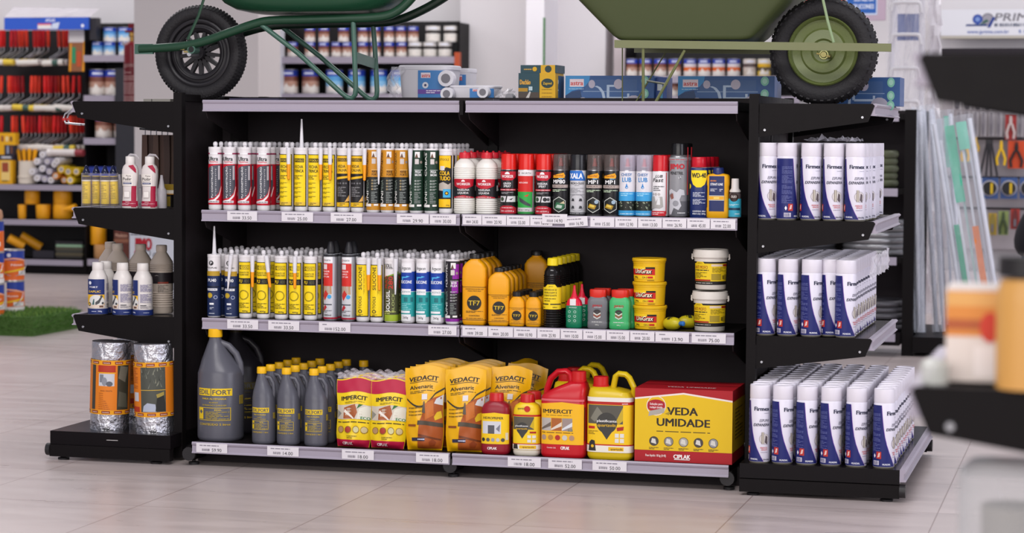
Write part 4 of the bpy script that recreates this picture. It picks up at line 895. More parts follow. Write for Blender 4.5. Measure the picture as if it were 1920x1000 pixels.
for r in (1,): place(PL, 989, YB+.05+r*.085, Z3, yf=YB+.05, rz=.1, label='yellow plasticizer bottle with teardrop label and red cap, %s row' % ORD[r])
def jerry(kind):
    t = thing('jerrycan', 'x', 'jerrycan'); a = .0745; bb = .055; H = .272; n = 5
    base = M('#c01522', .3) if kind == 'red' else M('#d3b417', .33)
    b = MB()
    if kind == 'red':
        b.loft([(0, a*.94, bb*.92), (.006, a*.99, bb*.98), (.012, a, bb), (.178, a, bb), (.181, a*.985, bb*.985), (.19, a*.985, bb*.985), (.198, a*.97, bb*.97, .001), (.216, a*.76, bb*.9, .016), (.236, a*.42, bb*.72, .036), (.242, a*.32, bb*.45, .040)], base, 40, n)
        cx = .042; cr = .0245
    else:
        b.loft([(0, a*.92, bb*.92), (.006, a*.98, bb*.98), (.012, a, bb), (.184, a, bb), (.192, a*1.0, bb*1.0), (.214, a*.90, bb*.9, -.004), (.224, a*.60, bb*.72, -.024), (.228, a*.38, bb*.5, -.034)], base, 40, n)
        cx = -.038; cr = .0255
    A = Art(a, H); K = '#231f1a'
    if kind == 'red':
        A.P([(-.96, .155), (.96, .155), (.96, .63), (0, .655), (-.96, .63)], '#eeb41a'); A.T('IMPERCIT', -.2, .545, .046, K, w=1.3, bold=.06); A.L(-.7, .4, .49, .505, 1, '#7a6010')
        for i, (c, d) in enumerate((('#b3aca6', '#6b6058'), ('#a85f2c', '#dcd0c0'), ('#9a8a84', '#d6dade'))): x = -.93+.47*i; A.R(x, x+.45, .315, .465, c); A.P([(x, .34), (x+.45, .42), (x+.45, .37), (x, .32)], d)
        A.T('ECO', .38, .325, .028, '#3a6a48', w=.2); A.L(-.9, .5, .285, .30, 1, K)
        for i, c in enumerate(('#a98f80', '#b9802c', '#b02a22', '#c9c4b8', '#b08a70')): A.C(-.80+.31*i, .235, .115, c, 14)
        A.T('Contém 3,6L', -.45, .115, .016, '#efd8d4', w=.4); A.T('CIPLAK', .15, .115, .036, '#efe2e0', w=.38, bold=.07); A.B(.98, 1.08, .2, .6, 2, K)
        A.R(-.97, .97, .665, .69, '#d8626a')
    else:
        A.R(-1.2, 1.2, .095, .72, '#efc21a'); A.R(-1.25, 1.25, .68, .73, '#e6e0d6'); A.R(-1.25, 1.25, .645, .68, '#b3241c'); A.T('quartzolit', .7, .662, .018, '#f0dcd8', w=.25)
        A.R(-.93, .62, .42, .64, '#57544a'); A.P([(-.8, .48), (-.5, .62), (-.2, .52), (-.6, .44)], '#7d7a6c'); A.P([(.3, .44), (.62, .62), (.62, .46), (.45, .42)], '#c3a52a'); A.C(-.08, .43, .45, '#3b3a36', 26); A.P([(-.49, .40), (.33, .40), (-.08, .235)], '#3b3a36')
        A.T('plastificante', -.08, .455, .03, '#f2f0ec', w=.86, bold=.02); A.T('quartzolit', -.08, .405, .034, '#e6b51c', w=.8, bold=.02); A.R(-.9, -.6, .36, .39, '#b9261c'); A.L(-.9, -.45, .29, .34, 3, '#7a5f10'); A.P([(.35, .38), (.66, .395), (.64, .35), (.37, .34)], '#a8281c')
        for x in (.36, .58):
            for v in (.285, .225): A.R(x-.08, x+.09, v-.023, v+.025, '#dedad2')
        A.R(-1.25, 1.25, .165, .18, '#b9261c'); A.R(-1.25, 1.25, .085, .165, '#e6e0d2'); A.R(.0, .66, .105, .15, '#e8b81c'); A.T('quartzolit', .36, .127, .026, K, w=.52, bold=.03)
        A.P([(-.88, .10), (-.84, .20), (-.74, .23), (-.60, .22), (-.54, .10)], '#2f2b28'); A.C(-.7, .155, .07, '#e0b01c', 8)
    A.put(b, secmap(a, bb, n), .08*a); b.obj('body', t)
    Rd = M('#c41f20', .32)
    z0 = .240 if kind == 'red' else .226; c = MB().loft([(z0, cr*.9), (z0+.002, cr*1.04), (z0+.006, cr*1.05), (z0+.007, cr*.97), (z0+.032, cr*.94), (z0+.034, cr*.85)], Rd, 28); c.xf(Matrix.Translation((cx, 0, 0))); c.obj('cap', t)
    if kind == 'red': hp = [(-.064, 0, .185), (-.062, 0, .215), (-.050, 0, .248), (-.026, 0, .270), (.000, 0, .272), (.014, 0, .262), (.017, 0, .238)]
    else: hp = [(.002, 0, .222), (.010, 0, .262), (.020, 0, .270), (.042, 0, .268), (.054, 0, .258), (.070, 0, .226), (.068, 0, .195)]
    MB().tube(hp, .0105 if kind == 'red' else .0095, base, 10, flat=1.5).obj('handle', t); return t
JR = Proto(jerry('red')); JY = Proto(jerry('yellow'))
place(JR, 1061, YB+.065, Z3, .0, 'red jerrycan with yellow label and arched handle, front of bottom shelf')
place(JY, 1082, YB+.19, Z3, .0, 'yellow jerrycan with red cap standing behind the red jerrycan')
place(JY, 1148, YB+.065, Z3, .0, 'yellow jerrycan with dark teardrop label, beside the red and yellow carton'); place(JY, 1098, YB+.315, Z3, .0, 'yellow jerrycan furthest back, two rows behind the red one')
def carton():
    x0 = XZ(1190, YB+.01, .2); x1 = XZ(1373, YB+.01, .2); w = (x1-x0)/2; H = .232; D = .24
    t = thing('sealant_carton', 'large red and yellow cardboard carton at the right of bottom shelf', 'box', ((x0+x1)/2, YB+.012, Z3)); b = MB(); R_ = M('#a8141f', .5); Y = M('#e0b814', .5)
    b.box(-w, w, 0, D, 0, H, R_); A = Art(w, H); K = '#2b2114'
    A.P([(-1, .155), (1, .155), (1, .845), (0, .93), (-1, .845)], Y); A.P([(-1, .845), (0, .93), (1, .845), (1, .868), (0, .953), (-1, .868)], '#e8d9d2')
    A.T('VEDA', -.02, .70, .105, K, w=.62, bold=.06); A.T('UMIDADE', .0, .545, .105, K, w=1.08, bold=.06); A.L(-.55, .55, .405, .43, 1, '#5a4a14', .5)
    A.C(-.56, .765, .20, '#a81c28', 26, .085); A.O(-.56, .765, .20, .015, '#e6d8d2'); A.T('Solução para', -.56, .79, .03, '#f2e6e2', w=.26); A.T('rodapé úmido', -.56, .745, .03, '#f2e6e2', w=.26); A.P([(-.72, .62), (-.40, .67), (-.38, .74), (-.70, .69)], '#a9a29a'); A.P([(-.38, .66), (-.25, .70), (-.3, .64)], '#a08a2a')
    for i, c in enumerate(('#4a4440', '#8a8480', '#a9a49c', '#4a4440', '#8f8f92')):
        x = -.60+.305*i; A.C(x, .28, .098, '#3a3028', 18); A.C(x, .28, .088, c, 18); A.P([(x-.06, .26), (x+.05, .24), (x+.03, .31), (x-.04, .32)], '#d2cec6'); A.L(x-.1, x+.1, .165, .20, 2, '#5a4a14', .5)
    A.T('Peso líquido: 18 kg (A+B)', -.56, .085, .032, '#f0dcd6', w=.42); A.T('CIPLAK', -.02, .08, .055, '#f2e8e4', w=.34, bold=.07); A.R(-.18, .14, .035, .045, '#f2e8e4')
    A.put(b, flatmap(0)); 
    B_ = Art(D/2, H); B_.R(-1, 1, .155, .845, M('#c9a312', .5)); B_.L(-.6, .6, .3, .75, 9, '#6a5410'); B_.put(b, lambda x, v, h: (w+h, D/2+x, v))
    T_ = Art(w, D/2); T_.T('VEDA UMIDADE', .1, -.55, .16, '#e6d4d0', w=1.0, bold=.03); T_.put(b, lambda x, v, h: (x, D/2+v, H+h))
    T2 = Art(w, D/2); T2.R(-1, 1, -.02, .02, '#7d0f18'); T2.put(b, lambda x, v, h: (x, D/2+v, H+h)); b.obj('carton_body', t); return t
carton()
# ================================================================== foam cans
def foam_can():
    t = thing('foam_can', 'x', 'spray can'); R = .0325; H = .243; zc = .199; b = MB(); met = M('#b9b2a0', .3, .6); Wc = M('#e2deea', .3)
    b.loft([(0, R*.92, None, 0, 0, None, met), (.004, R*.985, None, 0, 0, None, met), (.005, R), (zc-.003, R), (zc, R*.97), (zc+.006, R*.9)], Wc, 28, cap=(True, False))
    A = Art(R, H); N = '#1b2266'; n = 12
    cur = [(-1.30, .80), (-1.24, .70), (-1.17, .60), (-1.08, .50), (-.96, .40), (-.78, .30), (-.52, .20), (-.18, .10), (.13, .025)]
    for i in range(len(cur)-1):
        (xa, va), (xb, vb) = cur[i], cur[i+1]; A.P([(-3.12, va), (-3.12, vb), (xb, vb), (xa, va)], N, same=i > 0)
    for i in range(len(cur)-1):
        (xa, va), (xb, vb) = cur[i], cur[i+1]; A.P([(xa, va), (xb, vb), (xb+.045, vb), (xa+.045, va)], '#6a2f9c', same=i > 0)
    A.T('Firmex', 0, .70, .05, '#1c2140', w=1.5, bold=.06); A.L(.2, .75, .637, .647, 1, '#7a7a90'); A.T('ESPUMA', .25, .55, .036, '#2a2c4a', w=.95, shear=.25, bold=-.005); A.T('EXPANSIVA', .0, .495, .036, '#22253f', w=1.6, shear=.25, bold=.03)
    A.C(.25, .315, .50, '#8d8590', 24); A.C(.25, .315, .47, '#d0c9c8', 24); A.R(-.05, .2, .25, .40, '#8e8478'); A.R(.05, .12, .25, .40, '#d9d2c4'); A.P([(.25, .27), (.55, .24), (.55, .34), (.35, .36)], '#5c5054'); A.T('PREENCHE', .2, .20, .018, '#c84a4a', w=.7); A.T('ESPAÇOS', .25, .175, .018, '#c84a4a', w=.6); A.L(-.1, .6, .135, .15, 1, '#9a94a6')
    A.T('500ml/380g', .45, .05, .018, '#2a2c4a', w=.7)
    for i, (p, q) in enumerate(((.60, .70), (.48, .585), (.34, .46), (.22, .325))): A.L(-2.35, -1.35, p, q, 8 if i < 2 else 7, '#5a6098', .5, seed=i)
    A.R(-1.72, -1.25, .125, .215, '#b9332c'); A.P([(-1.62, .14), (-1.4, .15), (-1.35, .2), (-1.5, .2)], '#e6c0b8'); A.P([(-2.05, .16), (-1.93, .19), (-1.81, .16), (-1.93, .13)], '#e8e8f0'); A.R(-2.1, -1.45, .045, .10, '#cfcada'); A.B(-2.05, -1.5, .05, .095, 12, '#3a3d66')
    A.T('MUNDIAL', -.75, .055, .022, '#e8e8f2', w=.75, bold=.03)
    A.put(b, cylmap(R), .16*R); b.obj('body', t)
    MB().loft([(zc+.002, R*.955), (zc+.004, R*.985), (H-.003, R*.975), (H, R*.955), (H, R*.88), (H-.003, R*.85)], M('#e2dde6', .35), 28).obj('cap', t); return t
FC = Proto(foam_can()); fr = random.Random(2)
xs = {1: (1437, 1476, 1520, 1562, 1604), 2: (1436, 1478, 1521, 1553, 1586), 3: (1425, 1468, 1512, 1558, 1606, 1658)}
for lev, z, nm, nr in ((1, .848, 'upper', 9), (2, .483, 'middle', 10), (3, .0995, 'bottom', 11)):
    cols = xs[lev]; nc = len(cols)
    for ci, px in enumerate(cols):
        y0 = -.115 if lev == 3 else .045
        if lev == 2 and ci == 3: y0 = .079; px = 1556
        for r in range(nr):
            if lev == 1 and ci == nc-1 and r == 7: continue
            y = y0+r*.0685 if not (lev == 2 and ci == 3) else y0+r*.0685
            if y > DEP-.02+(.10 if lev == 3 else 0): continue
            rz = {1: .27, 2: 1.02, 3: 1.12}[lev]+fr.uniform(-.12, .12)
            if lev == 1 and ci == 0: rz = .45
            if lev == 1 and ci == 1 and r == 0: rz = 2.0
            if lev == 3 and ci in (0,): rz = .35
            if lev == 3 and ci in (4,): rz = .82
            dx = fr.uniform(-.002, .002)
            if lev == 1 and r > 0 and ci == nc-1: dx += .004*r if r < 4 else .004
            x = XZ(px, y0, z+.12)+dx
            FC.put((x, y, z-.0008 if lev < 3 else z-.0003), rz, 'white and blue foam can, %s end shelf, %s column from left, %s row' % (nm, NTH[ci], ORD[r]))
def crumple(px0, px1, Y0, Y1, z, hgt, name='plastic_wrap', lab='x', seed=1, nx=14, ny=10, amp=.010):
    rn = random.Random(seed); x0, x1 = XZ(px0, Y0, z), XZ(px1, Y0, z)
    b = MB(); b.grid(lambda i, j: (x0+(x1-x0)*i+rn.uniform(-.005, .005), Y0+(Y1-Y0)*j, z+abs(rn.gauss(0, amp))), nx, ny, M('#f0ecf4', .1, .25, 'clear'), False)
    return b.obj(name, label=lab, cat='plastic wrap')
crumple(1508, 1600, .10, .40, .848+.246, .01, lab='clear crumpled film over the upper shelf foam cans', seed=3, amp=.008)
def side_film():
    rn = random.Random(6); x = XZ(1606, .1, .7)+.040; b = MB()
    b.grid(lambda i, j: (x+.004+abs(rn.gauss(0, .005)), .06+.62*i, .665+.07*j+rn.uniform(-.006, .006)), 22, 4, M('#f2eef6', .1, .3, 'clear'), False)
    return b.obj('plastic_wrap', label='clear torn shrink film hanging along the middle shelf foam cans', cat='plastic wrap')
side_film()
# ================================================================== left end unit goods
zu1, zu2 = .852, .487
def glue_tube():
    t = thing('epoxy_tube', 'x', 'tube'); b = MB(); R = .0150; H = .118; cl = M('#e0dcea', .15, .08, 'clear')
    b.loft([(0, .0175), (.001, .0180), (H, .0170), (H, .014)], cl, 20); b.obj('clear_sleeve', t)
    c = MB().loft([(.008, R*.9), (.010, R), (H-.012, R), (H-.010, R*.9)], '#e6c318', 20); A = Art(R, H); A.R(-3.1, 3.1, .80, .90, '#3a2a18'); A.R(-3.1, 3.1, .76, .80, '#ddd4c0'); A.L(-.7, .7, .2, .68, 10, '#8a7a1a', .3); A.R(-3.1, 3.1, .085, .11, '#3a2a2a'); A.put(c, cylmap(R), .16*R); c.obj('tube_body', t)
    MB().loft([(H-.002, .0125), (H+.004, .0125), (H+.012, .009), (H+.024, .0045), (H+.026, .002)], M('#191d3a', .15), 18).obj('cap', t); return t
GT = Proto(glue_tube())
for i, (px, tl) in enumerate(((162, 0), (180.5, .0), (197, 0), (215, .04))): place(GT, px, .05+.02*(i % 2), zu1, 0, 'small yellow tube in clear sleeve with navy cap, %s of four' % ('leftmost', 'second from left', 'third from left', 'rightmost')[i], zt=.05, tilt=(0, -tl))
def polir():
    t = thing('polish_bottle', 'x', 'bottle'); a, bb = .0285, .020; H = .176; b = MB()
    b.loft([(0, a*.95, bb*.95), (.003, a, bb), (.012, a*.98, bb), (.050, a*.86, bb*.95), (.078, a*.87, bb*.96), (.108, a*1.0, bb), (.130, a*.98, bb*.98), (.143, a*.82, bb*.88), (.150, a*.56, bb*.75)], M('#ddd5d2', .35), 30, 2.6)
    def f(x, v, h):
        z = v; a_ = a*(.87 if z < .078 else .87+.13*min(1, (z-.078)/.03)); 
        if z < .05: a_ = a*(1-.14*(z/.05))
        return secmap(a_, bb*.97, 2.6)(x, v, h+.0006)
    A = Art(a, H); C_ = '#a8163c'; A.P([(.35, .02), (.95, .02), (.95, .30), (1.0, .43), (.4, .43), (.35, .30)], C_); A.P([(-1.2, .04), (1.2, .04), (1.2, .14), (-1.2, .14)], C_); A.P([(.0, .82), (.75, .70), (.95, .68), (.9, .76), (.6, .84)], C_)
    A.R(-1.0, .55, .43, .66, '#e6dfd8'); A.T('Pasta', .05, .625, .03, '#3a2426', w=.6); A.T('Polir', -.15, .565, .055, '#241a1c', w=1.1, bold=.04); A.R(-.7, .4, .515, .52, '#3a2426'); A.R(-.7, .4, .465, .495, '#2a3468'); A.L(-.6, .3, .472, .488, 1, '#cfd2e0')
    A.R(-.55, .2, .20, .33, '#c9c0bc'); A.R(-.48, .13, .215, .32, '#efe9e4'); A.T('PASTA', -.1, .12, .018, '#f0dcdc', w=.5); A.L(-.9, .8, .06, .10, 2, '#e8b8c0')
    A.put(b, f, .3*a, .02); b.obj('body', t)
    MB().loft([(.149, .0158), (.151, .0166), (.174, .0162), (.176, .0150)], M('#e6e0dc', .4), 24).obj('cap', t)
    MB().prism([(-.018, .155), (-.020, .172), (-.006, .186), (.016, .184), (.026, .172), (.028, .165), (.022, .172), (.012, .178), (-.004, .178), (-.012, .170), (-.012, .155)], 'y', .012, .0128, M('#d8d2d6', .15, .5, 'clear')).obj('hanging_tab', t); return t
PP = Proto(polir()); place(PP, 244.5, .055, zu1, .05, 'white and crimson polishing paste bottle, left of the two'); place(PP, 281, .055, zu1, .02, 'white and crimson polishing paste bottle, right of the two, tab visible')
def cone_bottle():
    t = thing('dispensing_bottle', 'x', 'bottle'); MB().loft([(0, .017), (.002, .018), (.06, .0175), (.068, .013)], M('#d8d2da', .2, .55, 'clear'), 20).obj('body', t)
    MB().loft([(.066, .012), (.07, .011), (.105, .005), (.112, .0045), (.113, .003)], M('#d6d0d6', .25, .7, 'clear'), 16).obj('nozzle', t); return t
CBp = Proto(cone_bottle()); place(CBp, 303, .09, zu1, 0, 'small translucent bottle with cone nozzle beside the dark end post'); place(CBp, 224, .13, zu1, 0, 'small translucent bottle with cone nozzle behind the yellow tubes'); place(CBp, 262, .15, zu1, 0, 'small translucent bottle with cone nozzle behind the paste bottles')
m = MB(); m.box(0, .035, 0, .05, 0, .045, '#2a2520'); m.box(.002, .033, -.001, 0, .005, .038, '#8a7420'); m.box(-.01, .05, -.005, .055, .045, .048, M('#b07a28', .5)); m.box(0, .045, 0, .05, .048, .06, '#d8d2c6'); m.box(0, .045, 0, .05, .06, .08, '#8f7416')
o = m.obj('adhesive_box', label='small dark and gold boxes piled beside the end post', cat='box'); o.location = (XZ(316, .2, zu1), .14, zu1-.0005)
def gaplic():
    t = thing('additive_bottle', 'x', 'bottle'); R = .0335; H = .178; b = MB()
    b.loft([(0, R*.9), (.003, R*.98), (.006, R), (.118, R), (.130, R*.93), (.142, R*.74), (.150, R*.60), (.152, R*.56)], M('#dcd6d2', .3), 28)
    A = Art(R, H); N = '#1b2d6b'; A.R(-2.9, 1.05, .13, .68, N); A.R(-2.6, 1.05, .13, .385, '#e8b41c'); A.C(.2, .25, .85, '#d9d8d4', 24, .13); A.P([(-.3, .16), (-.1, .30), (.0, .30), (.0, .16)], '#3f5f60'); A.P([(.1, .18), (.5, .22), (.8, .34), (.7, .36), (.4, .28), (.1, .24)], '#4a4a4c'); A.C(.72, .35, .14, '#4a4a4c', 8); A.C(.85, .22, .13, '#4a4a4c', 8)
    A.R(-2.6, 1.05, .13, .19, '#dcc9b8'); A.R(.5, .9, .14, .175, '#6a4a3a'); A.C(-.6, .20, .22, '#2a2a2a'); A.C(-.6, .20, .15, '#c9a43a')
    A.C(-.5, .61, .18, '#e4e6ee'); A.T('FORT', -.1, .53, .032, '#f0f0f4', w=.9, bold=.03); A.T('GAPLIC', -.05, .445, .04, '#e8c01c', w=1.35, bold=.04)
    A.R(1.05, 1.12, .1, .68, '#b9b4b8'); A.L(1.3, 2.6, .46, .60, 9, '#8f8aa6', .6); A.L(1.3, 2.6, .25, .42, 11, '#8f8aa6', .6); A.R(1.3, 1.9, .19, .205, '#3a3a40'); A.L(1.3, 2.5, .14, .18, 3, '#77727c')
    A.R(-3.12, 3.12, .01, .115, N); A.T('700g', .55, .065, .024, '#f0f0f4', w=.4, bold=.04); A.L(-.3, .2, .05, .075, 1, '#c9cde0'); A.L(1.6, 2.2, .05, .07, 1, '#c9cde0')
    A.put(b, cylmap(R), .16*R); b.obj('body', t)
    MB().loft([(.150, R*.56), (.152, R*.60), (.176, R*.58), (.178, R*.53)], M('#e2dcd8', .35), 26).obj('cap', t); return t
GP = Proto(gaplic())
for i, (px, rz) in enumerate(((184, .05), (230, -1.1), (268, -1.15))): place(GP, px, .05, zu2, rz, 'white bottle with navy and yellow label, %s of the three in front' % ('leftmost', 'middle', 'rightmost')[i])
place(GP, 199, .118, zu2, -2.2, 'white capped bottle behind the leftmost navy labelled bottle')
def bellows():
    t = thing('ribbed_jug', 'x', 'jug'); R = .0405; b = MB(); Wc = M('#c6b8ab', .4)
    b.loft([(0, R*.92), (.006, R)]+ribbed(.02, .075, R*.955, 7, .0022)+[(.08, R), (.140, R), (.142, R*1.02)]+ribbed(.146, .172, R*.97, 4, .0022)+[(.178, R*.96), (.21, R*.45), (.212, R*.43), (.214, R*.47), (.232, R*.47), (.235, R*.42)], Wc, 30)
    A = Art(R, .235); A.R(-3.1, 3.1, .44, .60, '#241e22'); A.P([(-.2, .55), (0, .565), (.2, .55), (0, .56)], '#cfc9c4'); A.R(.1, 1.0, .44, .465, '#8a3a2c'); A.L(.1, 1.0, .31, .425, 6, '#7d756e'); A.put(b, cylmap(R), .16*R); b.obj('body', t); return t
BJ = Proto(bellows())
for i, (px, rz) in enumerate(((221, .1), (264, .15), (303, .0))): place(BJ, px, .20 if i < 2 else .17, zu2, rz, 'tall ribbed beige jug with dark band, %s of the three behind' % ('leftmost', 'middle', 'rightmost')[i])
place(BJ, 207, .30, zu2, .3, 'tall ribbed beige jug furthest back on the left end shelf')
# foil rolls
FOIL = M('#c4c4ca', .22, .95, 'foil', .9, 45)
def foil_roll(v):
    t = thing('foil_roll', 'x', 'roll'); R = .066; H = .300; b = MB(); rn = random.Random(v)
    def rad(a, z): return R*(1+.010*sin(3*a+v)+.004*sin(7*a+z*30+v*2)+.005*rn.uniform(-1, 1))
    n = 40; m_ = 26; st = len(b.v)
    b.grid(lambda i, j: ((lambda a, z: (rad(a, z)*cos(a), rad(a, z)*sin(a), z))(2*pi*i, H*j)), n, m_, FOIL)
    b.loft([(H-.001, R*.98), (H-.001, R*.9), (H-.004, R*.80), (H-.002, R*.62), (H-.005, R*.40), (H-.003, R*.1)], M('#5a565a', .5, .3), 30); b.loft([(0, R*.97), (.001, R*.9)], FOIL, 30)
    b.obj('roll_body', t)
    l = MB(); A = Art(R*1.02, H); O_ = '#dd7c1a'
    A.R(-1.75, 1.75, .185, .80, '#e8a01c'); A.R(-1.7, 1.7, .235, .745, O_)
    if v == 1:
        A.R(-.35, .55, .665, .745, '#b0341c'); A.R(-.35, .55, .655, .665, '#e8b41c'); A.R(-.3, .5, .51, .65, '#c4c6cc'); A.R(-.25, -.05, .55, .64, '#7a7d86'); A.C(.0, .56, .14, '#8a8d96', 12, .05); A.C(.25, .535, .17, '#5d6068', 12, .03)
        A.T('SOLA / MANTA', .1, .455, .016, '#5a2410', w=.6); 
        for i in range(9): A.L(-.28, -.1+.05*i if i > 3 else -.05, .42-.022*i, .432-.022*i, 1, '#7a3410')
        A.P([(.65, .24), (1.35, .24), (1.35, .745), (.65, .745)], '#3a3a30'); A.P([(.7, .6), (1.1, .55), (1.3, .72), (.8, .74)], '#6d6c60'); A.P([(.7, .28), (1.3, .26), (1.2, .42), (.75, .45)], '#55564a'); A.R(-.75, -.5, .24, .745, '#3c3c34')
    else:
        A.R(-.45, .85, .24, .745, '#4a4c44'); A.R(-.45, .85, .485, .492, '#c9a43a'); rr = random.Random(3)
        for i in range(26): x = rr.uniform(-.4, .75); z = rr.uniform(.5, .72); A.P([(x, z), (x+.04, z), (x+rr.uniform(-.1, .16), z+.06)], ['#7d8072', '#5e6258', '#94937f', '#33362f'][i % 4])
        A.P([(-.35, .245), (-.3, .31), (-.1, .345), (.3, .33), (.35, .245)], '#a9b0c0'); A.P([(.3, .25), (.4, .42), (.7, .46), (.8, .35), (.8, .25)], '#23231f'); A.P([(.35, .44), (.75, .47), (.75, .43), (.4, .40)], '#a08c40')
        A.R(-1.0, -.6, .36, .46, '#c4c6cc'); A.L(-1.05, -.65, .5, .74, 12, '#a8541a'); A.R(-1.2, -.55, .24, .30, '#b0341c')
    for v_ in (.19, .75):
        for i in range(5):
            x = -1.35+.62*i; A.R(x, x+.42, v_+.008, v_+.038, '#8a3018'); A.T('Isomanta', x+.21, v_+.023, .014, '#f0e0c8', w=.32)
    A.put(l, lambda x, v_, h: cylmap(R*1.021)(x, v_, h), .16*R); l.obj('label', t); return t
f1 = foil_roll(1); place(f1, 205, .02, LBASE[3], .12, 'silver foil insulation roll with orange label, left one on the base', zt=.15, tilt=(0, radians(1.6)))
f2 = foil_roll(2); place(f2, 291, .0, LBASE[3], .15, 'silver foil insulation roll with photo label, right one beside the post', zt=.15, tilt=(0, radians(-1.2)))
f3 = dup(f2, (XZ(258, .22, .25), .22, LBASE[3]), .9, 'silver foil insulation roll standing behind the gap between the front two')
# ================================================================== price tags
TAGS = [(ZT, []), (Z1, [(426, 482, '33.50'), (528, 587, '25.00'), (620, 679, '27.00'), (744, 804, '29.90'), (806, 855, '30.00'), (868, 903, '24.00'), (904, 949, '20.90'), (950, 993, '55.00'), (994, 1036, '18.90'), (1017, 1064, '14.90'), (1060, 1103, '16.90'), (1107, 1152, '15.00'), (1153.5, 1195, '12.90'), (1196.5, 1241, '13.00'), (1242.5, 1287, '26.90'), (1288.5, 1331, '45.00'), (1332.5, 1379, '22.00')]),
        (Z2, [(426, 484, '33.50'), (503, 561, '33.50'), (598, 657, '152.00'), (803, 856, '27.00'), (867, 914, '39.00'), (915.5, 962, '20.00'), (963.5, 1006, '10.90'), (1007.5, 1050, '25.90'), (1051.5, 1092, '10.00'), (1093.5, 1136, '15.00'), (1137.5, 1180, '15.00'), (1181.5, 1227, '20.00'), (1229, 1292, '13.90'), (1297, 1361, '75.00')]),
        (Z3, [(368, 426, '59.90'), (501, 560, '14.00'), (641, 701, '18.00'), (780, 841, '18.00'), (952, 1014, '18.00'), (1028, 1091, '52.00'), (1111, 1175, '50.00')])]
UNDER = [[], ['red and grey cartridges', 'tall yellow-label cartridges', 'black and gold gutter cartridges', 'dark green adhesive cartridges', 'bold yellow glue cartridge', 'white ribbed bottles', 'first black can with red cap', 'red and green spray can', 'vaseline print spray can', 'green hexagon can, set higher', 'silver can with blue band, tilted', 'left gold hexagon can', 'left blue and white lubricant can', 'right blue and white lubricant can', 'tall silver spray can', 'navy oil can', 'small teal oil bottle'],
    ['navy white-topped cartridges', 'second yellow black-banded cartridge', 'tall silver and red cartridges', 'last teal and purple cartridges', 'large yellow rust remover bottle', 'medium yellow rust remover bottle', 'small yellow rust remover bottles', 'dark ribbed bottles', 'green and red oil can', 'grey powder jar', 'green powder jar', 'stacked yellow grease tubs', 'yellow squeeze bulbs', 'white bucket stack'],
    ['large grey jug', 'grey one litre bottles', 'red and yellow printed bags', 'left golden yellow pouches', 'yellow plasticizer bottle', 'red jerrycan', 'yellow jerrycan']]
for ri, (z, tg) in enumerate(TAGS):
    for i, (a, c, p) in enumerate(tg):
        y = (YB if z == Z3 else 0)-.0140; x0, x1 = XZ(a, y, z), XZ(c, y, z); w = (x1-x0)/2; hh = .031
        b = MB(); b.box(-w, w, 0, .0012, 0, hh, M('#dbd6db', .5)); A = Art(w, hh, eps=.0001, base=.0002)
        A.L(-.78, .45, .70, .82, 1, '#8a858f', .9, seed=i+ri*20); A.B(-.62, -.12, .16, .42, 11, '#77727c', seed=i); A.T(p, .32, .30, .36, '#2a282e', w=.62 if len(p) < 6 else .75, bold=.012)
        A.put(b, flatmap(0)); up = -.0385
        dz = .008 if p == '14.90' else 0
        o = b.obj('price_tag', label='x', cat='price tag', group=None)
        yy = y-(.0030 if p in ('14.90',) else 0)-(.0045 if p == '16.90' else 0)
        o.location = ((x0+x1)/2, yy, z+up+.0055+dz); 
        if p == '16.90': o.rotation_euler = (0, radians(-4), 0)
        nm = ('', 'upper', 'middle', 'bottom')[ri]; o['label'] = 'white price tag reading %s under the %s' % (p, UNDER[ri][i])
# ================================================================== wheelbarrows on top of the gondola
def pt(px, py, Y):
    p = on_y(px, py, Y); return (p.x, p.z)
def path(pts, Y): return [(pt(a, c, Y)[0], Y, pt(a, c, Y)[1]) for a, c in pts]
def smooth(P, n=4):
    out = []; P = [Vector(p) for p in P]
    for i in range(len(P)-1):
        a = P[max(0, i-1)]; b = P[i]; c = P[i+1]; d = P[min(len(P)-1, i+2)]
        for k in range(n):
            t = k/n; out.append(.5*((2*b)+(c-a)*t+(2*a-5*b+4*c-d)*t*t+(3*b-a-3*c+d)*t**3))
    out.append(P[-1]); return [tuple(v) for v in out]
def local(root, mb): mb.xf(Matrix.Translation(-root.location)); return mb
TYRE = M('#1f1d20', .66, 0, 'rubber', .25, 120)
def tyre_mesh(c, R, w, Rin, lugs=80):
    """c centre; tread of raised lugs around"""
    m = MB(); n = 72; ns = 16; b0 = len(m.v)
    prof = []
    for k in range(ns):
        B = 2*pi*k/ns; rr = (R-Rin)/2; prof.append((Rin+rr+rr*math.copysign(abs(cos(B))**.8, cos(B)), w/2*math.copysign(abs(sin(B))**.75, sin(B))))
    for i in range(n):
        A = 2*pi*i/n
        for q, y in prof: m.v.append((c[0]+q*cos(A), c[1]+y, c[2]+q*sin(A)))
    for i in range(n):
        for k in range(ns): m.face((i*ns+k, ((i+1) % n)*ns+k, ((i+1) % n)*ns+(k+1) % ns, i*ns+(k+1) % ns), TYRE, True)
    for i in range(lugs):
        A = 2*pi*i/lugs
        for s in (-1, 1):
            A2 = A+(.5 if s > 0 else 0)*2*pi/lugs
            mt = Matrix.Translation(c) @ Matrix.Rotation(-A2, 4, 'Y') @ Matrix.Translation((R-.0045-.0055, s*w*.26, 0)) @ Matrix.Rotation(s*.45, 4, 'Z')
            m.box(-.010, .0078, -w*.19, w*.17, -R*(1.35/lugs), R*(1.35/lugs), TYRE, mt)
    return m
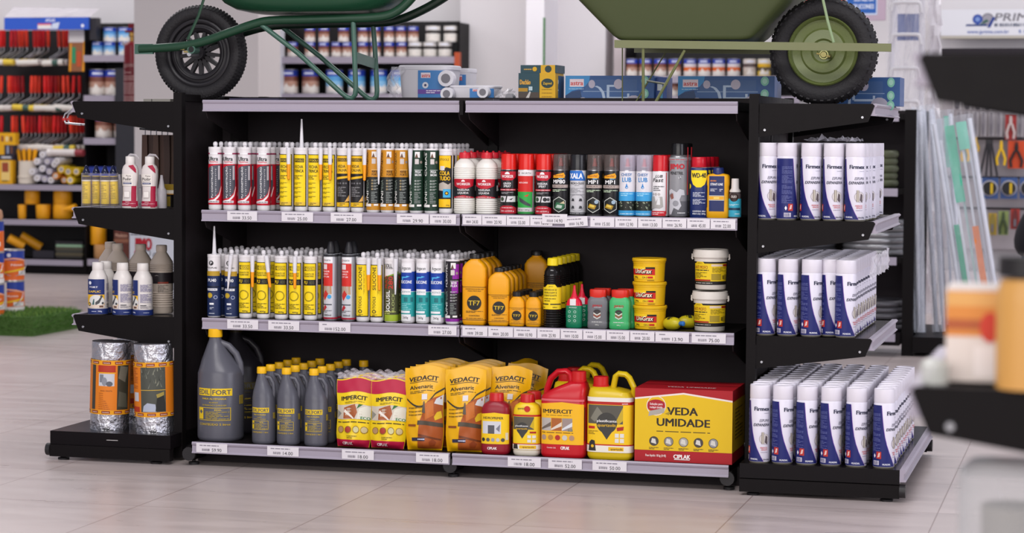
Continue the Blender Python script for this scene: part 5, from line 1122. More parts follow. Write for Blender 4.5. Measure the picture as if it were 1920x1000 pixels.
def barrow_green():
    G = M('#1d3f2c', .32); G2 = M('#3f6154', .3); yn, yf, yw = .10, .30, .20
    cx, _cz = pt(377, 87, yw); R = .163; cz = ZT+R+.0005
    t = thing('wheelbarrow', 'dark green wheelbarrow with spoked black wheel resting on the gondola, left', 'wheelbarrow', (cx, yw, ZT))
    w = tyre_mesh((cx, yw, cz), R, .075, .112); K = M('#242226', .5)
    wo = local(t, w).obj('tyre', t)
    r = MB()
    for y in (yw-.022, yw+.022): r.torus(.110, .008, K, 48, 8, 'y', (cx, y, cz)); r.torus(.088, .004, K, 48, 8, 'y', (cx, y, cz))
    r.torus(.091, .021, K, 48, 10, 'y', (cx, yw, cz), .020)
    for k in range(13):
        A = 2*pi*k/13+.1; mt = Matrix.Translation((cx, yw, cz)) @ Matrix.Rotation(A, 4, 'Y')
        r.prism([(.018, -.008), (.080, -.0050), (.080, .0050), (.018, .008)], 'y', -.010, .010, K); q = len(r.v)-8
        for i in range(q, len(r.v)): r.v[i] = tuple(mt @ Vector(r.v[i]))
    r.tube([(cx, yw-.035, cz), (cx, yw+.035, cz)], .022, K, 20)
    local(t, r).obj('rim', t)
    local(t, MB().tube([(cx, yn-.005, cz-.006), (cx, yf+.01, cz-.006)], .008, STEEL, 12)).obj('axle', t)
    h = MB(); cc = pt(361, 93, yn); 
    h.tube([(cc[0], yn-.012, cc[1]), (cc[0], yn+.03, cc[1])], .0145, G2, 20); h.tube([(cc[0], yn-.0125, cc[1]), (cc[0], yn-.012, cc[1])], .010, '#0c0c0c', 20)
    for a, c in ((342, 92), (350, 97)): q = pt(a, c, yn-.006); h.tube([(q[0]-.010, yn-.006, q[1]), (q[0]+.008, yn-.006, q[1])], .0035, M('#c9b878', .3, .8), 8)
    local(t, h).obj('axle_bracket', t)
    near = smooth(path([(262, 92), (300, 90), (345, 86), (385, 77), (430, 61), (474, 46), (505, 39), (560, 37), (640, 35), (700, 33), (735, 26), (765, 4), (800, -40)], yn))
    f = MB(); f.tube(near, [.0150]*len(near), G, 14)
    e = MB(); q0 = near[0]; e.box(q0[0]-.016, q0[0]+.05, yn-.006, yn+.006, q0[2]-.017, q0[2]+.017, G2)
    local(t, e).obj('frame_end', t); local(t, f).obj('frame_tube', t)
    far = smooth(path([(300, 92), (380, 82), (440, 66), (500, 50), (560, 46), (640, 44), (700, 43), (745, 38), (790, 20), (835, -6), (880, -40)], yf))
    local(t, MB().tube(far, .0150, M('#17291f', .35), 14)).obj('frame_tube', t)
    for yy, P in ((yn, [(662, 34), (664, 80), (667, 165), (666, 176), (660, 183), (652, 182), (640, 173), (560, 100), (482, 40)]), (yf, [(699, 40), (703, 90), (707, 168), (706, 178), (700, 184), (692, 183), (680, 174), (600, 105), (524, 46)])):
        L = path(P, yy); 
        zoff = ZT+.0095-min(p[2] for p in L); L = [(p[0], p[1], p[2]+zoff*(1 if i in (2, 3, 4, 5, 6) else (.3 if i else 0))) for i, p in enumerate(L)]
        local(t, MB().tube(L, .0085, G2, 10)).obj('leg', t)
    a = pt(668, 108, yn); b = pt(704, 120, yf); m = MB()
    m.v += [(a[0], yn, a[1]-.018), (b[0], yf, b[1]-.018), (b[0], yf, b[1]+.018), (a[0], yn, a[1]+.018), (a[0]+.003, yn, a[1]-.018), (b[0]+.003, yf, b[1]-.018), (b[0]+.003, yf, b[1]+.018), (a[0]+.003, yn, a[1]+.018)]
    for q in ((0, 1, 2, 3), (7, 6, 5, 4), (0, 4, 5, 1), (3, 2, 6, 7), (1, 5, 6, 2), (0, 3, 7, 4)): m.face(q, G2)
    local(t, m).obj('crossbar', t)
    s = path([(352, 74), (372, 30), (388, -20), (399, -52)], yn-.002); local(t, MB().tube(s, .005, G, 8, flat=.4)).obj('stay', t)
    tb = MB(); xa, z0 = pt(485, 26, yw); xb, _ = pt(715, 26, yw); c0 = (xa+xb)/2; a0 = (xb-xa)/2
    def ring(z, l, rr, b): return (z, (l+rr)/2, b, (rr-l)/2)
    rings = []
    for pl, pr, py, bb in ((510, 690, 27, .13), (478, 712, 25.5, .16), (452, 738, 20, .18), (430, 756, 8, .195), (412, 775, -12, .21), (400, 800, -45, .23), (385, 850, -110, .27), (384, 852, -112, .275)):
        l, z = pt(pl, py, yw); rr, _ = pt(pr, py, yw); rings.append((z, (rr-l)/2, bb, (l+rr)/2-c0, 0, 3))
    tb.loft(rings, M('#1f4a33', .3), 44, cap=(True, False)); tb.xf(Matrix.Translation((c0, yw+.02, 0))); local(t, tb).obj('tray', t)
barrow_green()
def barrow_olive():
    O = M('#6c7048', .38); O2 = M('#464f30', .45); yn, yf, yw = .08, .38, .22
    cx, _ = pt(1545, 92, yw); R = .170; ztop = 1.213; cz = ztop+R+.0005
    t = thing('wheelbarrow', 'olive wheelbarrow with solid disc wheel and square frame, on the right end', 'wheelbarrow', (cx, yw, ztop))
    local(t, tyre_mesh((cx, yw, cz), R, .085, .106, 44)).obj('tyre', t)
    Di = M('#65703f', .28); r = MB()
    prof = [(.112, -.030), (.108, -.036), (.104, -.030), (.100, -.014), (.074, -.010), (.068, -.018), (.040, -.020), (.034, -.012), (.020, -.012), (.016, -.026), (.002, -.026)]
    n = 56
    for s in (1, -1):
        b = len(r.v)
        for q, y in prof:
            for k in range(n): A = 2*pi*k/n; r.v.append((cx+q*cos(A), yw+s*y, cz+q*sin(A)))
        for i in range(len(prof)-1):
            for k in range(n): r.face((b+i*n+k, b+i*n+(k+1) % n, b+(i+1)*n+(k+1) % n, b+(i+1)*n+k), Di, True)
    local(t, r).obj('rim', t)
    bx = MB(); A = path([(1153, 82.5), (1671, 89.5)], yn)
    def bar(P, hh, y, w=.018):
        m = MB(); (x0, _, z0), (x1, _, z1) = P
        m.prism([(x0, z0-hh), (x1, z1-hh), (x1, z1+hh), (x0, z0+hh)], 'y', y-w/2, y+w/2, O); return m
    local(t, bar(A, .0125, yn)).obj('frame_tube', t); local(t, bar(path([(1190, 92), (1640, 97)], yf), .0125, yf)).obj('frame_tube', t)
    bt = MB(); q = pt(1546, 103, yn+.012); bt.tube([(q[0], yn-.016, q[1]), (q[0], yf, q[1])], .009, M('#7a7346', .3, .6), 14); bt.torus(.013, .003, M('#8a8a5a', .3, .7), 16, 6, 'y', (q[0], yn-.006, q[1])); bt.tube([(q[0]-.022, yn-.012, q[1]+.004), (q[0]+.020, yn-.012, q[1]-.006)], .0025, M('#b9a868', .3, .8), 6)
    local(t, bt).obj('axle', t)
    s = path([(1541, -10), (1552, 40), (1563, 80)], yn); local(t, MB().tube(s, .0045, M('#8fa37c', .3), 8)).obj('stay', t)
    tb = MB(); l0, z0 = pt(1176, 78, yw); r0, _ = pt(1416, 78, yw); c0 = (l0+r0)/2; rings = []
    for pl, pr, py, bb in ((1182, 1410, 78.5, .155), (1174, 1418, 77, .16), (1164, 1428, 70, .165), (1082, 1512, -18, .215), (1020, 1590, -90, .26), (1016, 1594, -92, .265)):
        l, z = pt(pl, py, yw); rr, _ = pt(pr, py, yw); rings.append((z, (rr-l)/2, bb, (l+rr)/2-c0, 0, 16))
    tb.loft(rings, O2, 48, cap=(True, False)); tb.xf(Matrix.Translation((c0, yw+.02, 0))); local(t, tb).obj('tray', t)
    for yy, P, w in ((yn, [(1206, 90), (1206, 188)], .005), (yf, [(1167, 90), (1167, 188)], .0022)):
        L = path(P, yy); L[-1] = (L[-1][0], yy, ZT+.001); local(t, MB().tube(L, w, O, 8)).obj('leg', t)
    for yy, P, w in ((yn, [(1284, 94), (1230, 188)], .0048), (yf, [(1252, 92), (1191, 188)], .0026)):
        L = path(P, yy); L[-1] = (L[-1][0], yy, ZT+.001); local(t, MB().tube(L, w, O, 8)).obj('leg_brace', t)
    a = path([(1250, 158)], yn)[0]; b = path([(1214, 152)], yf)[0]; local(t, MB().tube([a, b], .0035, O, 8)).obj('crossbar', t)
barrow_olive()
# ---- boxed goods standing on the top shelf
def topbox(px0, px1, py0, Y, D, c, artf=None, z=ZT, name='box', label='', cat='box', rz=0, sidec=None):
    x0, x1 = pt(px0, 188, Y)[0], pt(px1, 188, Y)[0]; h = pt((px0+px1)/2, py0, Y)[1]-z; w = (x1-x0)/2
    b = MB(); b.box(-w, w, 0, D, 0, h, c)
    if artf: A = Art(w, h); artf(A); A.put(b, flatmap(0))
    o = b.obj(name, label=label, cat=cat); o.location = ((x0+x1)/2, Y, z); o.rotation_euler = (0, 0, rz); return o
WP = M('#dedbe2', .4)
def cistern(px0, px1, py0, Y, D, lab, l0, l1, knob, film=True, low=False):
    x0, x1 = pt(px0, 188, Y)[0], pt(px1, 188, Y)[0]; h = pt(px0, py0, Y)[1]-ZT; w = (x1-x0)/2
    t = thing('toilet_cistern', lab, 'cistern', ((x0+x1)/2, Y+D/2, ZT)); b = MB()
    b.loft([(0, w*.84, D*.42), (h*.1, w*.88, D*.45), (h*.88, w*.96, D*.49), (h*.885, w*1.0, D*.5), (h*.97, w*1.0, D*.5), (h, w*.96, D*.47)], WP, 40, 5); b.obj('tank_body', t)
    a = Art(w, h); a.R(l0, l1, .02, .86 if not low else .82, '#3f7fc0'); xm = l0+(l1-l0)*.3
    a.R(xm-.18, xm+.16, .66, .80, '#e8d9e0'); a.T('astra', xm, .73, .10 if not low else .15, '#cf5a5a', w=.30, bold=.05)
    if not low: a.C(xm-.02, .47, .11, '#d9d9e2', 16); a.C(xm-.02, .47, .045, '#3c3c66', 12); a.R(l0, l1, .24, .36, '#6a48a0'); a.L(l0+.3, l1-.1, .25, .35, 2, '#e0d6ee', .5); a.L(l0+.1, l1-.1, .06, .16, 2, '#6fa2d6')
    m = MB(); a.put(m, secmap(w*.965, D*.495, 5), w/14); m.obj('label', t)
    for kx, kz, kr in knob:
        k = MB(); k.tube([(kx*w, -D*.5, h*kz), (kx*w, -D*.5-.035, h*kz)], kr, WP, 20); k.tube([(kx*w, -D*.5-.0355, h*kz), (kx*w, -D*.5-.036, h*kz)], kr*.6, '#77747c', 16); k.obj('pipe_knob', t)
    if film:
        rn = random.Random(1); f = MB(); f.grid(lambda i, j: (-w*.98-.012+.05*i-rn.uniform(0, .03)*sin(pi*j), -D*.5-.01-rn.uniform(0, .02), h*.95*j), 6, 9, M('#f0eef4', .1, .3, 'clear'), False); f.obj('plastic_wrap', t)
cistern(741, 845, 122, .50, .17, 'white toilet cistern in clear film with blue label, on the gondola top', -.18, .78, [(.92, .64, .028)])
cistern(846, 880, 128, .69, .12, 'small white tank with narrow blue label, behind the larger cistern', -.2, .6, [], False, True)
cistern(838, 928, 160, .42, .13, 'low white tank with wide blue label beside the large cistern', -.05, .95, [(-.9, .5, .022), (.6, .6, .02)], False, True)
rn_ = random.Random(12); xA, _ = pt(926, 188, .42); xB, _ = pt(962, 188, .42)
fb = MB(); fb.grid(lambda i, j: (xA+(xB-xA)*i+rn_.uniform(-.004, .004), .44+.02*sin(9*i)+rn_.uniform(-.012, .012), ZT+.045*j*(1+.15*sin(11*i))), 9, 6, M('#e6e4ea', .12, .35, 'clear'), False); fb.obj('plastic_bag', label='crumpled clear plastic bag beside the low white tank', cat='bag')
kb = MB().tube([(xB-.012, .41, ZT+.018), (xB-.012, .45, ZT+.018)], .014, '#8c8a90', 16); kb.obj('pipe_plug', label='round grey pipe plug beside the clear plastic bag', cat='plug')
xA, _ = pt(908, 188, .02); xB, _ = pt(937, 188, .02); MB().box(xA, xB, .02, .06, ZT, ZT+.0085, '#1d1724').box((xA+xB)/2+.005, (xA+xB)/2+.006, .0195, .0198, ZT, ZT+.0085, '#55505a').obj('black_clip', label='small black clip lying on the top shelf edge near the middle', cat='clip')
def dul(A):
    A.R(-1, 1, 0, 1, '#1e4652'); A.T('Duchão', -.35, .70, .16, '#e0a53a', w=1.0, bold=.05); A.R(-1, -.1, .38, .50, '#b98a1c'); A.R(-1, 1, 0, .36, '#4a3f38'); A.P([(-.6, .02), (-.35, .12), (.1, .40), (.2, .36), (-.1, .02)], '#c9c4c0'); A.R(-.0, .35, .42, .55, '#bcd0d8')
topbox(972, 1011, 137, .40, .12, M('#1e4652', .45), dul, name='shower_box', label='dark teal shower box with gold lettering, on the gondola top', rz=0)
def zag(A): A.C(0, .66, .78, '#1e3a3c', 20, .16); A.T('Zagonel', 0, .66, .08, '#e8b81c', w=1.1, bold=.03); [A.L(-.7, .6, .08+.12*i, .11+.12*i, 1, '#7a5c10') for i in range(4)]
topbox(1011.5, 1041, 137, .40, .12, M('#e0ad12', .45), zag, name='shower_box', label='yellow shower box panel with dark oval emblem beside the teal box')
x0, _ = pt(975, 188, .40); x1, _ = pt(1043, 188, .40); zb = pt(1000, 137, .40)[1]; zt_ = pt(1000, 122, .40)[1]
b = MB().box(x0, x1, .405, .52, zb+.0005, zt_, M('#1e4652', .45)); xm_ = pt(1013, 188, .40)[0]
A = Art(1, 1); A.R(xm_, x1-.006, zb, zt_, '#e0ad12'); A.C((xm_+x1)/2-.002, (zb+zt_)/2, .012, '#1e3a3c', 14); A.L(x0+.012, x0+.04, zb+.008, zt_-.010, 1, '#c9a04a'); A.C(x0+.05, (zb+zt_)/2, .008, '#e0ad12', 10); A.put(b, lambda x, v, h: (x, .405-h, v))
b.obj('shower_box', label='flat teal and yellow shower box lying on top of the two upright ones', cat='box')
topbox(1042.5, 1047, 142, .44, .08, M('#2c5a86', .45), lambda A: (A.R(-1, 1, .7, .85, '#dfe6ee'), A.R(-1, 1, .45, .5, '#dfe6ee')), name='shower_box', label='narrow blue box edge behind the yellow shower box')
def astra_art(A):
    N = '#24487c'; A.R(-1, 1, 0, 1, '#2a5590'); A.R(-.55, .62, .45, .86, '#3d5f92'); A.R(-.7, .62, .0, .40, '#3a6098'); A.R(-.6, .66, .42, .45, '#8aa2c4')
    A.P([(-1, 0), (-1, 1), (-.44, 1), (-.46, .80), (-.55, .62), (-.68, .52), (-.85, .45), (-1, .28)], '#3c8fcc'); A.P([(-1, 0), (-1, .28), (-.85, .42), (-.66, .48), (-.62, .2), (-.6, 0)], '#22406c')
    A.R(-.90, -.58, .60, .88, '#ead6de'); A.T('astra', -.74, .74, .16, '#d24a4a', w=.28, bold=.05); A.L(-.92, -.58, .5, .55, 1, '#b9d4ea'); A.L(-.96, -.7, .06, .18, 2, '#c9d4e2', .5)
    A.C(-.4, .70, .075, '#b9b2c4', 16, .15)
    P = [(-.34, .62), (-.26, .56), (-.18, .40), (-.15, .2), (-.16, .0)]; Q = [(x+.06, v+.02) for x, v in P]; A.P(P+Q[::-1], '#b4c6de')
    for q in ((-.06, .0, .2, .66), (-.06, .18, .60, .67), (-.02, .44, .16, .24), (.40, .45, .2, .36)): A.R(q[0], q[1], q[2], q[3], '#b4c6de')
    A.C(.2, .70, .10, '#bdb4c4', 16, .18); A.C(-.6, .0, .14, '#c4bdcb', 14, .22); A.C(.55, .0, .2, '#b4aec0', 14, .3)
    for v in (.82, .36, .02): A.C(.80, v, .085, '#7fc0a8', 16, .17); A.C(.80, v, .05, '#a8d6c4', 14, .10)
def shower_kit(px0, px1, py0, Y, lab, z=ZT):
    return topbox(px0, px1, py0, Y, .16, M('#2a5590', .4), astra_art, z, 'shower_kit_box', lab)
shower_kit(1060, 1226, 142, .47, 'blue shower kit box seen between the olive barrow legs')
shower_kit(1271, 1452, 143, .47, 'blue shower kit box beneath the olive tray, right of centre')
shower_kit(1520, 1687, 145, .50, 'blue shower kit box partly behind the olive barrow wheel', 1.213)
topbox(1229, 1250, 145, .50, .10, M('#2c52a0', .4), lambda A: (A.R(-.7, .2, .5, .75, '#e6edf0'), A.R(-.1, .3, .15, .4, '#4aa0c8')), name='shower_box', label='small dark blue box standing between the two shower kits')
# small clip on the left end top and lamp-like scanner plate
x0, _ = pt(278, 183, .1); x1, _ = pt(328, 183, .1)
MB().box(x0, x1, .06, .14, 1.2135, 1.2225, M('#8b8780', .35)).box(x0+.03, x0+.0315, .058, .0599, 1.2135, 1.2225, '#3a3836').obj('metal_plate', label='thin grey metal plate lying on the left end top shelf', cat='plate')
x0, _ = pt(430, 183, .03); x1, _ = pt(522, 183, .03)
MB().box(x0, x1, .03, .10, ZT, ZT+.0075, '#2c2540').obj('dark_strip', label='thin dark purple strip on the top shelf beside the wheel', cat='strip')
# rollers frame ends poking from the left end top shelf
for i, (xx, lab) in enumerate(((136, 'outer'), (143, 'inner'))):
    P = path([(xx+16, 204), (xx, 205), (xx-14, 214), (xx-17, 222), (xx-13, 231), (xx+16, 234)], .25+.04*i)
    o = thing('chrome_hanger', 'chrome wire frame with red tip beside the left top bracket, %s one' % lab, 'wire frame', P[0]); P = [tuple(Vector(p)-Vector(P[0])) for p in P]
    MB().tube(P, .0035, STEEL, 8).obj('wire', o); MB().tube([P[3], tuple((Vector(P[3])+Vector(P[4]))/2)], .006, '#c02a2a', 8).obj('tip', o)
# brown brushes hanging under the left end top shelf
rn = random.Random(5)
for i in range(6):
    Y = .62+.01*(i % 2); px = 271+i*10.5; x = XZ(px, Y, 1.0)
    t = thing('paint_brush', 'brown hanging brush beneath the left end top shelf, %s from left' % NTH[i], 'brush', (x, Y, 1.10))
    l = .17+rn.uniform(-.02, .03); c = ('#5a3f34', '#4a342c', '#5e463a')[i % 3]
    m = MB(); m.prism([(-.010, 0), (.010, 0), (.012, -l*.6), (.009, -l), (-.009, -l), (-.012, -l*.6)], 'y', 0, .014, M(c, .5)); m.obj('handle', t)
    MB().box(-.012, .012, -.001, .016, -l-.05, -l, M('#3a3230', .4, .3)).obj('ferrule', t); MB().tube([(0, .007, .0), (0, .007, .018)], .002, STEEL, 6).obj('hook', t)
MB().tube([(XZ(262, .63, 1.12), .63, 1.122), (XZ(330, .63, 1.12), .63, 1.112)], .004, '#1a1a1c', 8).obj('hanging_rod', label='thin black rod holding the brown brushes behind the end shelves', cat='rod')
# ================================================================== goods and furniture further back
YB2 = 9.0
BD = {'blue': ['#2447b4', '#5a9fdc', '#9cc8ea', '#e6e8ee'], 'wood': ['#2a44b0', '#7d4a3c', '#b98f7c', '#ded3cc'], 'pale': ['#2c49b8', '#58a0d6', '#86bce0', '#d6d4d8'], 'orange': ['#3346a8', '#d9d2d4', '#dd6a28', '#e4dcd8'],
      'white': ['#e4e0dc', '#332c2a', '#e2ddd6', '#d6d2ca'], 'cream': ['#d8cfc8', '#5a4a48', '#cfc2b8', '#c9bdb0'], 'yellow': ['#e0d8c4', '#e0b01c', '#5a4a2c', '#e0c050'], 'navy': ['#dd6a20', '#1f3a96', '#e4e0dc', '#dd6a20']}
_C = {}
def can_proto(kind, R, H):
    k = (kind, round(R, 4), round(H, 4))
    if k not in _C:
        b = MB(); c = BD[kind]; T = M('#b9b6b2', .3, .7)
        br = [0, .30, .52, .72, 1.0]
        cs = [c[3], c[2], c[1], c[0]]
        rings = [(0, R, None, 0, 0, None, T), (H*.03, R, None, 0, 0, None, M(cs[0], .4))]
        for i in range(1, 4): rings += [(H*br[i], R, None, 0, 0, None, M(cs[i], .4))]
        rings += [(H*.97, R, None, 0, 0, None, T), (H*.98, R*1.03, None, 0, 0, None, T), (H, R*1.03, None, 0, 0, None, T), (H, R*.9, None, 0, 0, None, M('#9a9894', .4, .4)), (H*.96, R*.85)]
        b.loft(rings, T, 24)
        A = Art(R, H); A.R(-.7, .5, .80, .88, '#dfe4f4'); A.P([(-.8, .10), (-.3, .45), (.2, .22), (.7, .4), (.8, .08)], '#e9e2da'); A.put(b, cylmap(R), .2*R)
        _C[k] = b.mesh('paint_can')
    return _C[k]
def can(kind, px, py0, py1, wpx, Y, label, group=None, name='paint_can', rz=0):
    x, z1 = pt(px, py0, Y); _, z0 = pt(px, py1, Y); s = F/((Vector((x, Y, z0))-CAM).dot(FW)); R = wpx/2/s
    return obj(name, can_proto(kind, R, z1-z0), None, label, 'paint can', group, loc=(x, Y+R, z0), rz=rz+.3)
def rail_bg(px0, px1, py, Y, root, h=.038, depth=.36, name='shelf'):
    x0, z = pt(px0, py, Y); x1, _ = pt(px1, py, Y)
    MB().box(x0, x1, Y, Y+depth, z-.03, z, BLK).obj('shelf', root)
    sh = COL.objects[-1]; MB().box(x0, x1, Y-.012, Y-.0005, z-h-.004, z+.001, RAILC).obj('price_rail', sh); return z
def panel_bg(px0, px1, py0, py1, Y, root, c=None, t=.03, name='back_panel'):
    x0, z1 = pt(px0, py0, Y); x1, _ = pt(px1, py0, Y); z0 = max(.02, pt(px0, py1, Y)[1]) if py1 else .02
    return MB().box(x0, x1, Y, Y+t, z0, z1, c or M('#1b191b', .6)).obj(name, root)
# --- left back wall display
g = thing('shelving_gondola', 'black back wall display of paint rollers and yellow tubs, far left', 'shelving', (0, 0, 0))
panel_bg(-60, 158, 58, None, 9.38, g); panel_bg(158, 250, 44, None, 9.38, g); panel_bg(157, 160, 50, None, 9.0, g, BLK, .38, 'side_panel')
for a, b_, py in ((-60, 155, 345), (-60, 162, 410), (-60, 156, 484)): rail_bg(a, b_, py, YB2, g)
for a, b_, py in ((158, 244, 104), (158, 216, 179), (158, 226, 259), (165, 225, 486)): rail_bg(a, b_, py, YB2, g, .045)
x0, _ = pt(-60, 500, YB2); x1, _ = pt(225, 500, YB2); MB().box(x0, x1, YB2+.02, 9.38, .0, .09, BLK).obj('plinth', g)
panel_bg(216, 251, 128, None, 8.96, g, M('#2d2d33', .5), .4, 'side_panel')
rn = random.Random(21)
_RP = {}
def roller(ci):
    t = thing('paint_roller', 'x', 'paint roller'); R_ = M(('#d1191a', '#e03a22', '#c41220')[ci % 3], .35)
    MB().loft([(-.125, .009), (-.12, .0125), (-.06, .0145), (-.02, .013), (.005, .014), (.008, .010)], R_, 12).obj('handle', t)
    MB().tube([(0, 0, -.12), (0, 0, -.155), (-.02, 0, -.17), (-.085, -.004, -.205), (-.10, -.004, -.235)], .0035, STEEL, 8).obj('frame', t)
    c = ('#e2dcd4', '#d8cfca', '#e6c84a')[(ci//3) % 3]
    m = MB(); m.tube([(-.145, -.004, -.242), (.03, -.004, -.242)], .0235, M(c, .85, 0, 'fleece', .6, 200), 14); 
    if ci % 2: m.tube([(-.06, -.004, -.242), (-.01, -.004, -.242)], .0242, '#3a5a50' if ci % 3 else '#c9605a', 14)
    m.obj('sleeve', t)
    return t
RP = [Proto(roller(i)) for i in (0, 1, 2, 3, 4, 7, 8)]
rows = [(57, [[2, 7], [22, 29, 36, 42, 49], [64, 70, 76, 82, 90], [110, 119, 126]]), (143, [[3], [17, 22, 28, 34, 42], [60, 67, 74], [84, 90, 97, 104, 110], [119, 127], [139, 149]]), (218, [[3], [24, 31], [43, 52, 59, 65], [75, 82, 89, 95], [102, 109, 116, 122], [132, 138, 144, 150, 157]])]
for ri, (py, cl) in enumerate(rows):
    cnt = 0; ctot = sum(len(c) for c in cl)
    for c in cl:
        for i, px in enumerate(c):
            Y = 9.10+.05*i
            x, z = pt(px, py+1.5, Y); RP[(cnt*3+ri) % 7].put((x, Y, z), rn.uniform(-.10, .10), 'red-handled paint roller on the back display, %s row, %s from left' % (('top', 'middle', 'lower')[ri], (NTH+['thirteenth', 'fourteenth', 'fifteenth', 'sixteenth', 'seventeenth', 'eighteenth', 'nineteenth', 'twentieth', 'twenty-first'])[cnt]), tilt=(0, rn.uniform(-.06, .06))); cnt += 1
# header pack, hanging bag
x0, z0 = pt(8, 56, 8.95); x1, z1 = pt(166, 32, 8.95); w_ = (x1-x0)/2
t = thing('header_display', 'long blue header pack above the hanging paint rollers', 'display', ((x0+x1)/2, 8.95, z0)); b = MB().box(-w_, w_, 0, .04, 0, z1-z0, '#3059c0'); A = Art(w_, z1-z0); A.T('ATLAS', .1, .76, .24, '#e8ecf8', w=.22, bold=.05); A.R(-.2, .12, .06, .48, '#e3dede'); A.R(-.2, .12, .38, .5, '#d8525a'); A.P([(.12, .06), (.15, .5), (.32, .6), (.28, .06)], '#cfd8ea'); A.C(.86, .3, .035, '#f0f2fa', 12, .14); A.put(b, flatmap(0)); b.obj('blue_card', t)
b = MB(); rr = random.Random(3); b.grid(lambda i, j: ((-1+2.03*i)*w_+.03*j, .10*j+rr.uniform(-.01, .01), (z1-z0)+.085*j*(1-.2*i)), 14, 4, M('#d6d0d6', .2, .6, 'clear'), False); b.obj('clear_top', t)
MB().box(w_+.0, w_+.055, .02, .1, -.08, (z1-z0)*.95, '#2c2a30').obj('side_card', t)
x0, z0 = pt(129, 134, 9.0); x1, z1 = pt(158, 58, 9.0); b = MB().box(x0, x1, 9.0, 9.03, z0, z1, '#8c5a3c'); A = Art(1, 1)
W_ = x1-x0; Hh = z1-z0
A.R(x0, x1, z1-Hh*.28, z1, '#c9c4c4'); A.P([(x0, z0), (x0+W_*.1, z1-Hh*.3), (x0+W_*.2, z1-Hh*.3), (x0+W_*.15, z0)], '#d9901c'); A.P([(x1-W_*.15, z0), (x1-W_*.05, z1-Hh*.25), (x1, z1-Hh*.25), (x1, z0)], '#d9901c'); A.R(x0+W_*.2, x0+W_*.45, z0+Hh*.2, z0+Hh*.6, '#2f8a5e'); A.R(x0+W_*.5, x1-W_*.2, z0+Hh*.12, z0+Hh*.5, '#b8502c'); A.put(b, lambda x, v, h: (x, 9.0-h, v))
b.obj('hanging_pack', label='orange and green hanging pack at the right of the roller display', cat='pack')
# cans on the shelves at the left back
def canrow(kind, xs, py0, py1, wpx, where, Y=YB2+.03, lay=''):
    for i, px in enumerate(xs):
        k = kind[i] if isinstance(kind, list) else kind
        can(k, px, py0, py1, wpx, Y, '%s can %s, %s from left' % ({'blue': 'light blue', 'wood': 'blue and brown', 'pale': 'blue banded', 'orange': 'blue and orange', 'white': 'white', 'cream': 'cream', 'yellow': 'yellow', 'navy': 'orange'}[k], where, NTH[i]), rz=rn.uniform(-.2, .2))
canrow('blue', [201, 229], 51, 78, 25, 'atop the blue cans behind the extinguisher')
canrow('blue', [179, 201, 229], 78, 104.5, 22, 'on the top left back shelf')
canrow(['wood', 'wood'], [176, 207], 130, 178.5, 34, 'on the second left back shelf')
canrow('wood', [188, 224], 214, 258.5, 33, 'on the third left back shelf')
# yellow goods bottom left
def gbox(px0, px1, py0, py1, Y, D, c, name, label, cat='box', art=None):
    x0, z1 = pt(px0, py0, Y); x1, _ = pt(px1, py0, Y); z0 = pt(px0, py1, Y)[1]; w = (x1-x0)/2; h = z1-z0
    b = MB().box(-w, w, 0, D, 0, h, c)
    if art: A = Art(w, h); art(A); A.put(b, flatmap(0))
    return b.obj(name, label=label, cat=cat, loc=((x0+x1)/2, Y, z0))
zs = pt(20, 345, YB2)[1]
gbox(-12, 23, 300, 345, YB2+.0, .06, M('#e0a71a', .45), 'carton', 'tall yellow carton at the far left edge on the back shelf', 'box', lambda A: (A.R(-.2, .75, .15, .95, '#e9c878'), A.R(-.1, .6, .5, .9, '#9a4a30'), A.L(-.1, .5, .08, .18, 1, '#3a2a1a')))
gbox(-12, 24.5, 290, 300, YB2+.0, .06, M('#26283a', .5), 'carton', 'flat dark carton with white lettering on the yellow carton', 'box', lambda A: A.L(-.2, .8, .3, .7, 1, '#dcdce0', .8))
gbox(-12, 8, 272, 290, YB2+.0, .06, M('#e0a71a', .45), 'carton', 'small yellow carton beside the dark one, at left edge')
gbox(8.5, 26, 272, 290, YB2+.0, .06, M('#26283a', .5), 'carton', 'small dark carton with brown print, under the top yellow carton', 'box', lambda A: (A.R(-.5, -.1, .1, .9, '#9aa0b4'), A.R(.3, .7, .1, .9, '#7a4a30')))
gbox(-12, 29, 249, 272, YB2+.0, .06, M('#e3a917', .45), 'carton', 'yellow carton on top of the left edge pile', 'box', lambda A: (A.R(.1, .35, .3, .7, '#e8d29a'), A.R(.5, .7, .3, .7, '#6a4a3a'), A.R(-.3, -.1, .3, .75, '#8a3a3a')))
def cyl_thing(px, py0, py1, wpx, Y, c, name, label, cat, taper=1.0):
    x, z1 = pt(px, py0, Y); z0 = pt(px, py1, Y)[1]; s = scale_at(x, Y); R = wpx/2/s
    return MB().loft([(0, R*.96*taper), (.004, R*taper), (z1-z0-.004, R), (z1-z0, R*.96), (z1-z0, R*.85), (z1-z0-.01, R*.8)], c, 28).obj(name, label=label, cat=cat, loc=(x, Y+R, z0))
CR_ = M('#d9cfc0', .5); x, z1 = pt(45, 302, YB2); z0 = pt(45, 345, YB2)[1]; h = z1-z0; s = scale_at(x, YB2); R = 17/s
MB().loft([(0, R*.95), (h*.02, R), (h*.25, R), (h*.27, R*1.06), (h*.33, R*1.06), (h*.35, R*.98), (h, R*.95), (h, R*.88), (h*.9, R*.86)], CR_, 26).obj('cup', label='cream ribbed cup holding yellow spatulas on the back shelf', cat='cup', loc=(x, YB2+.06, z0))
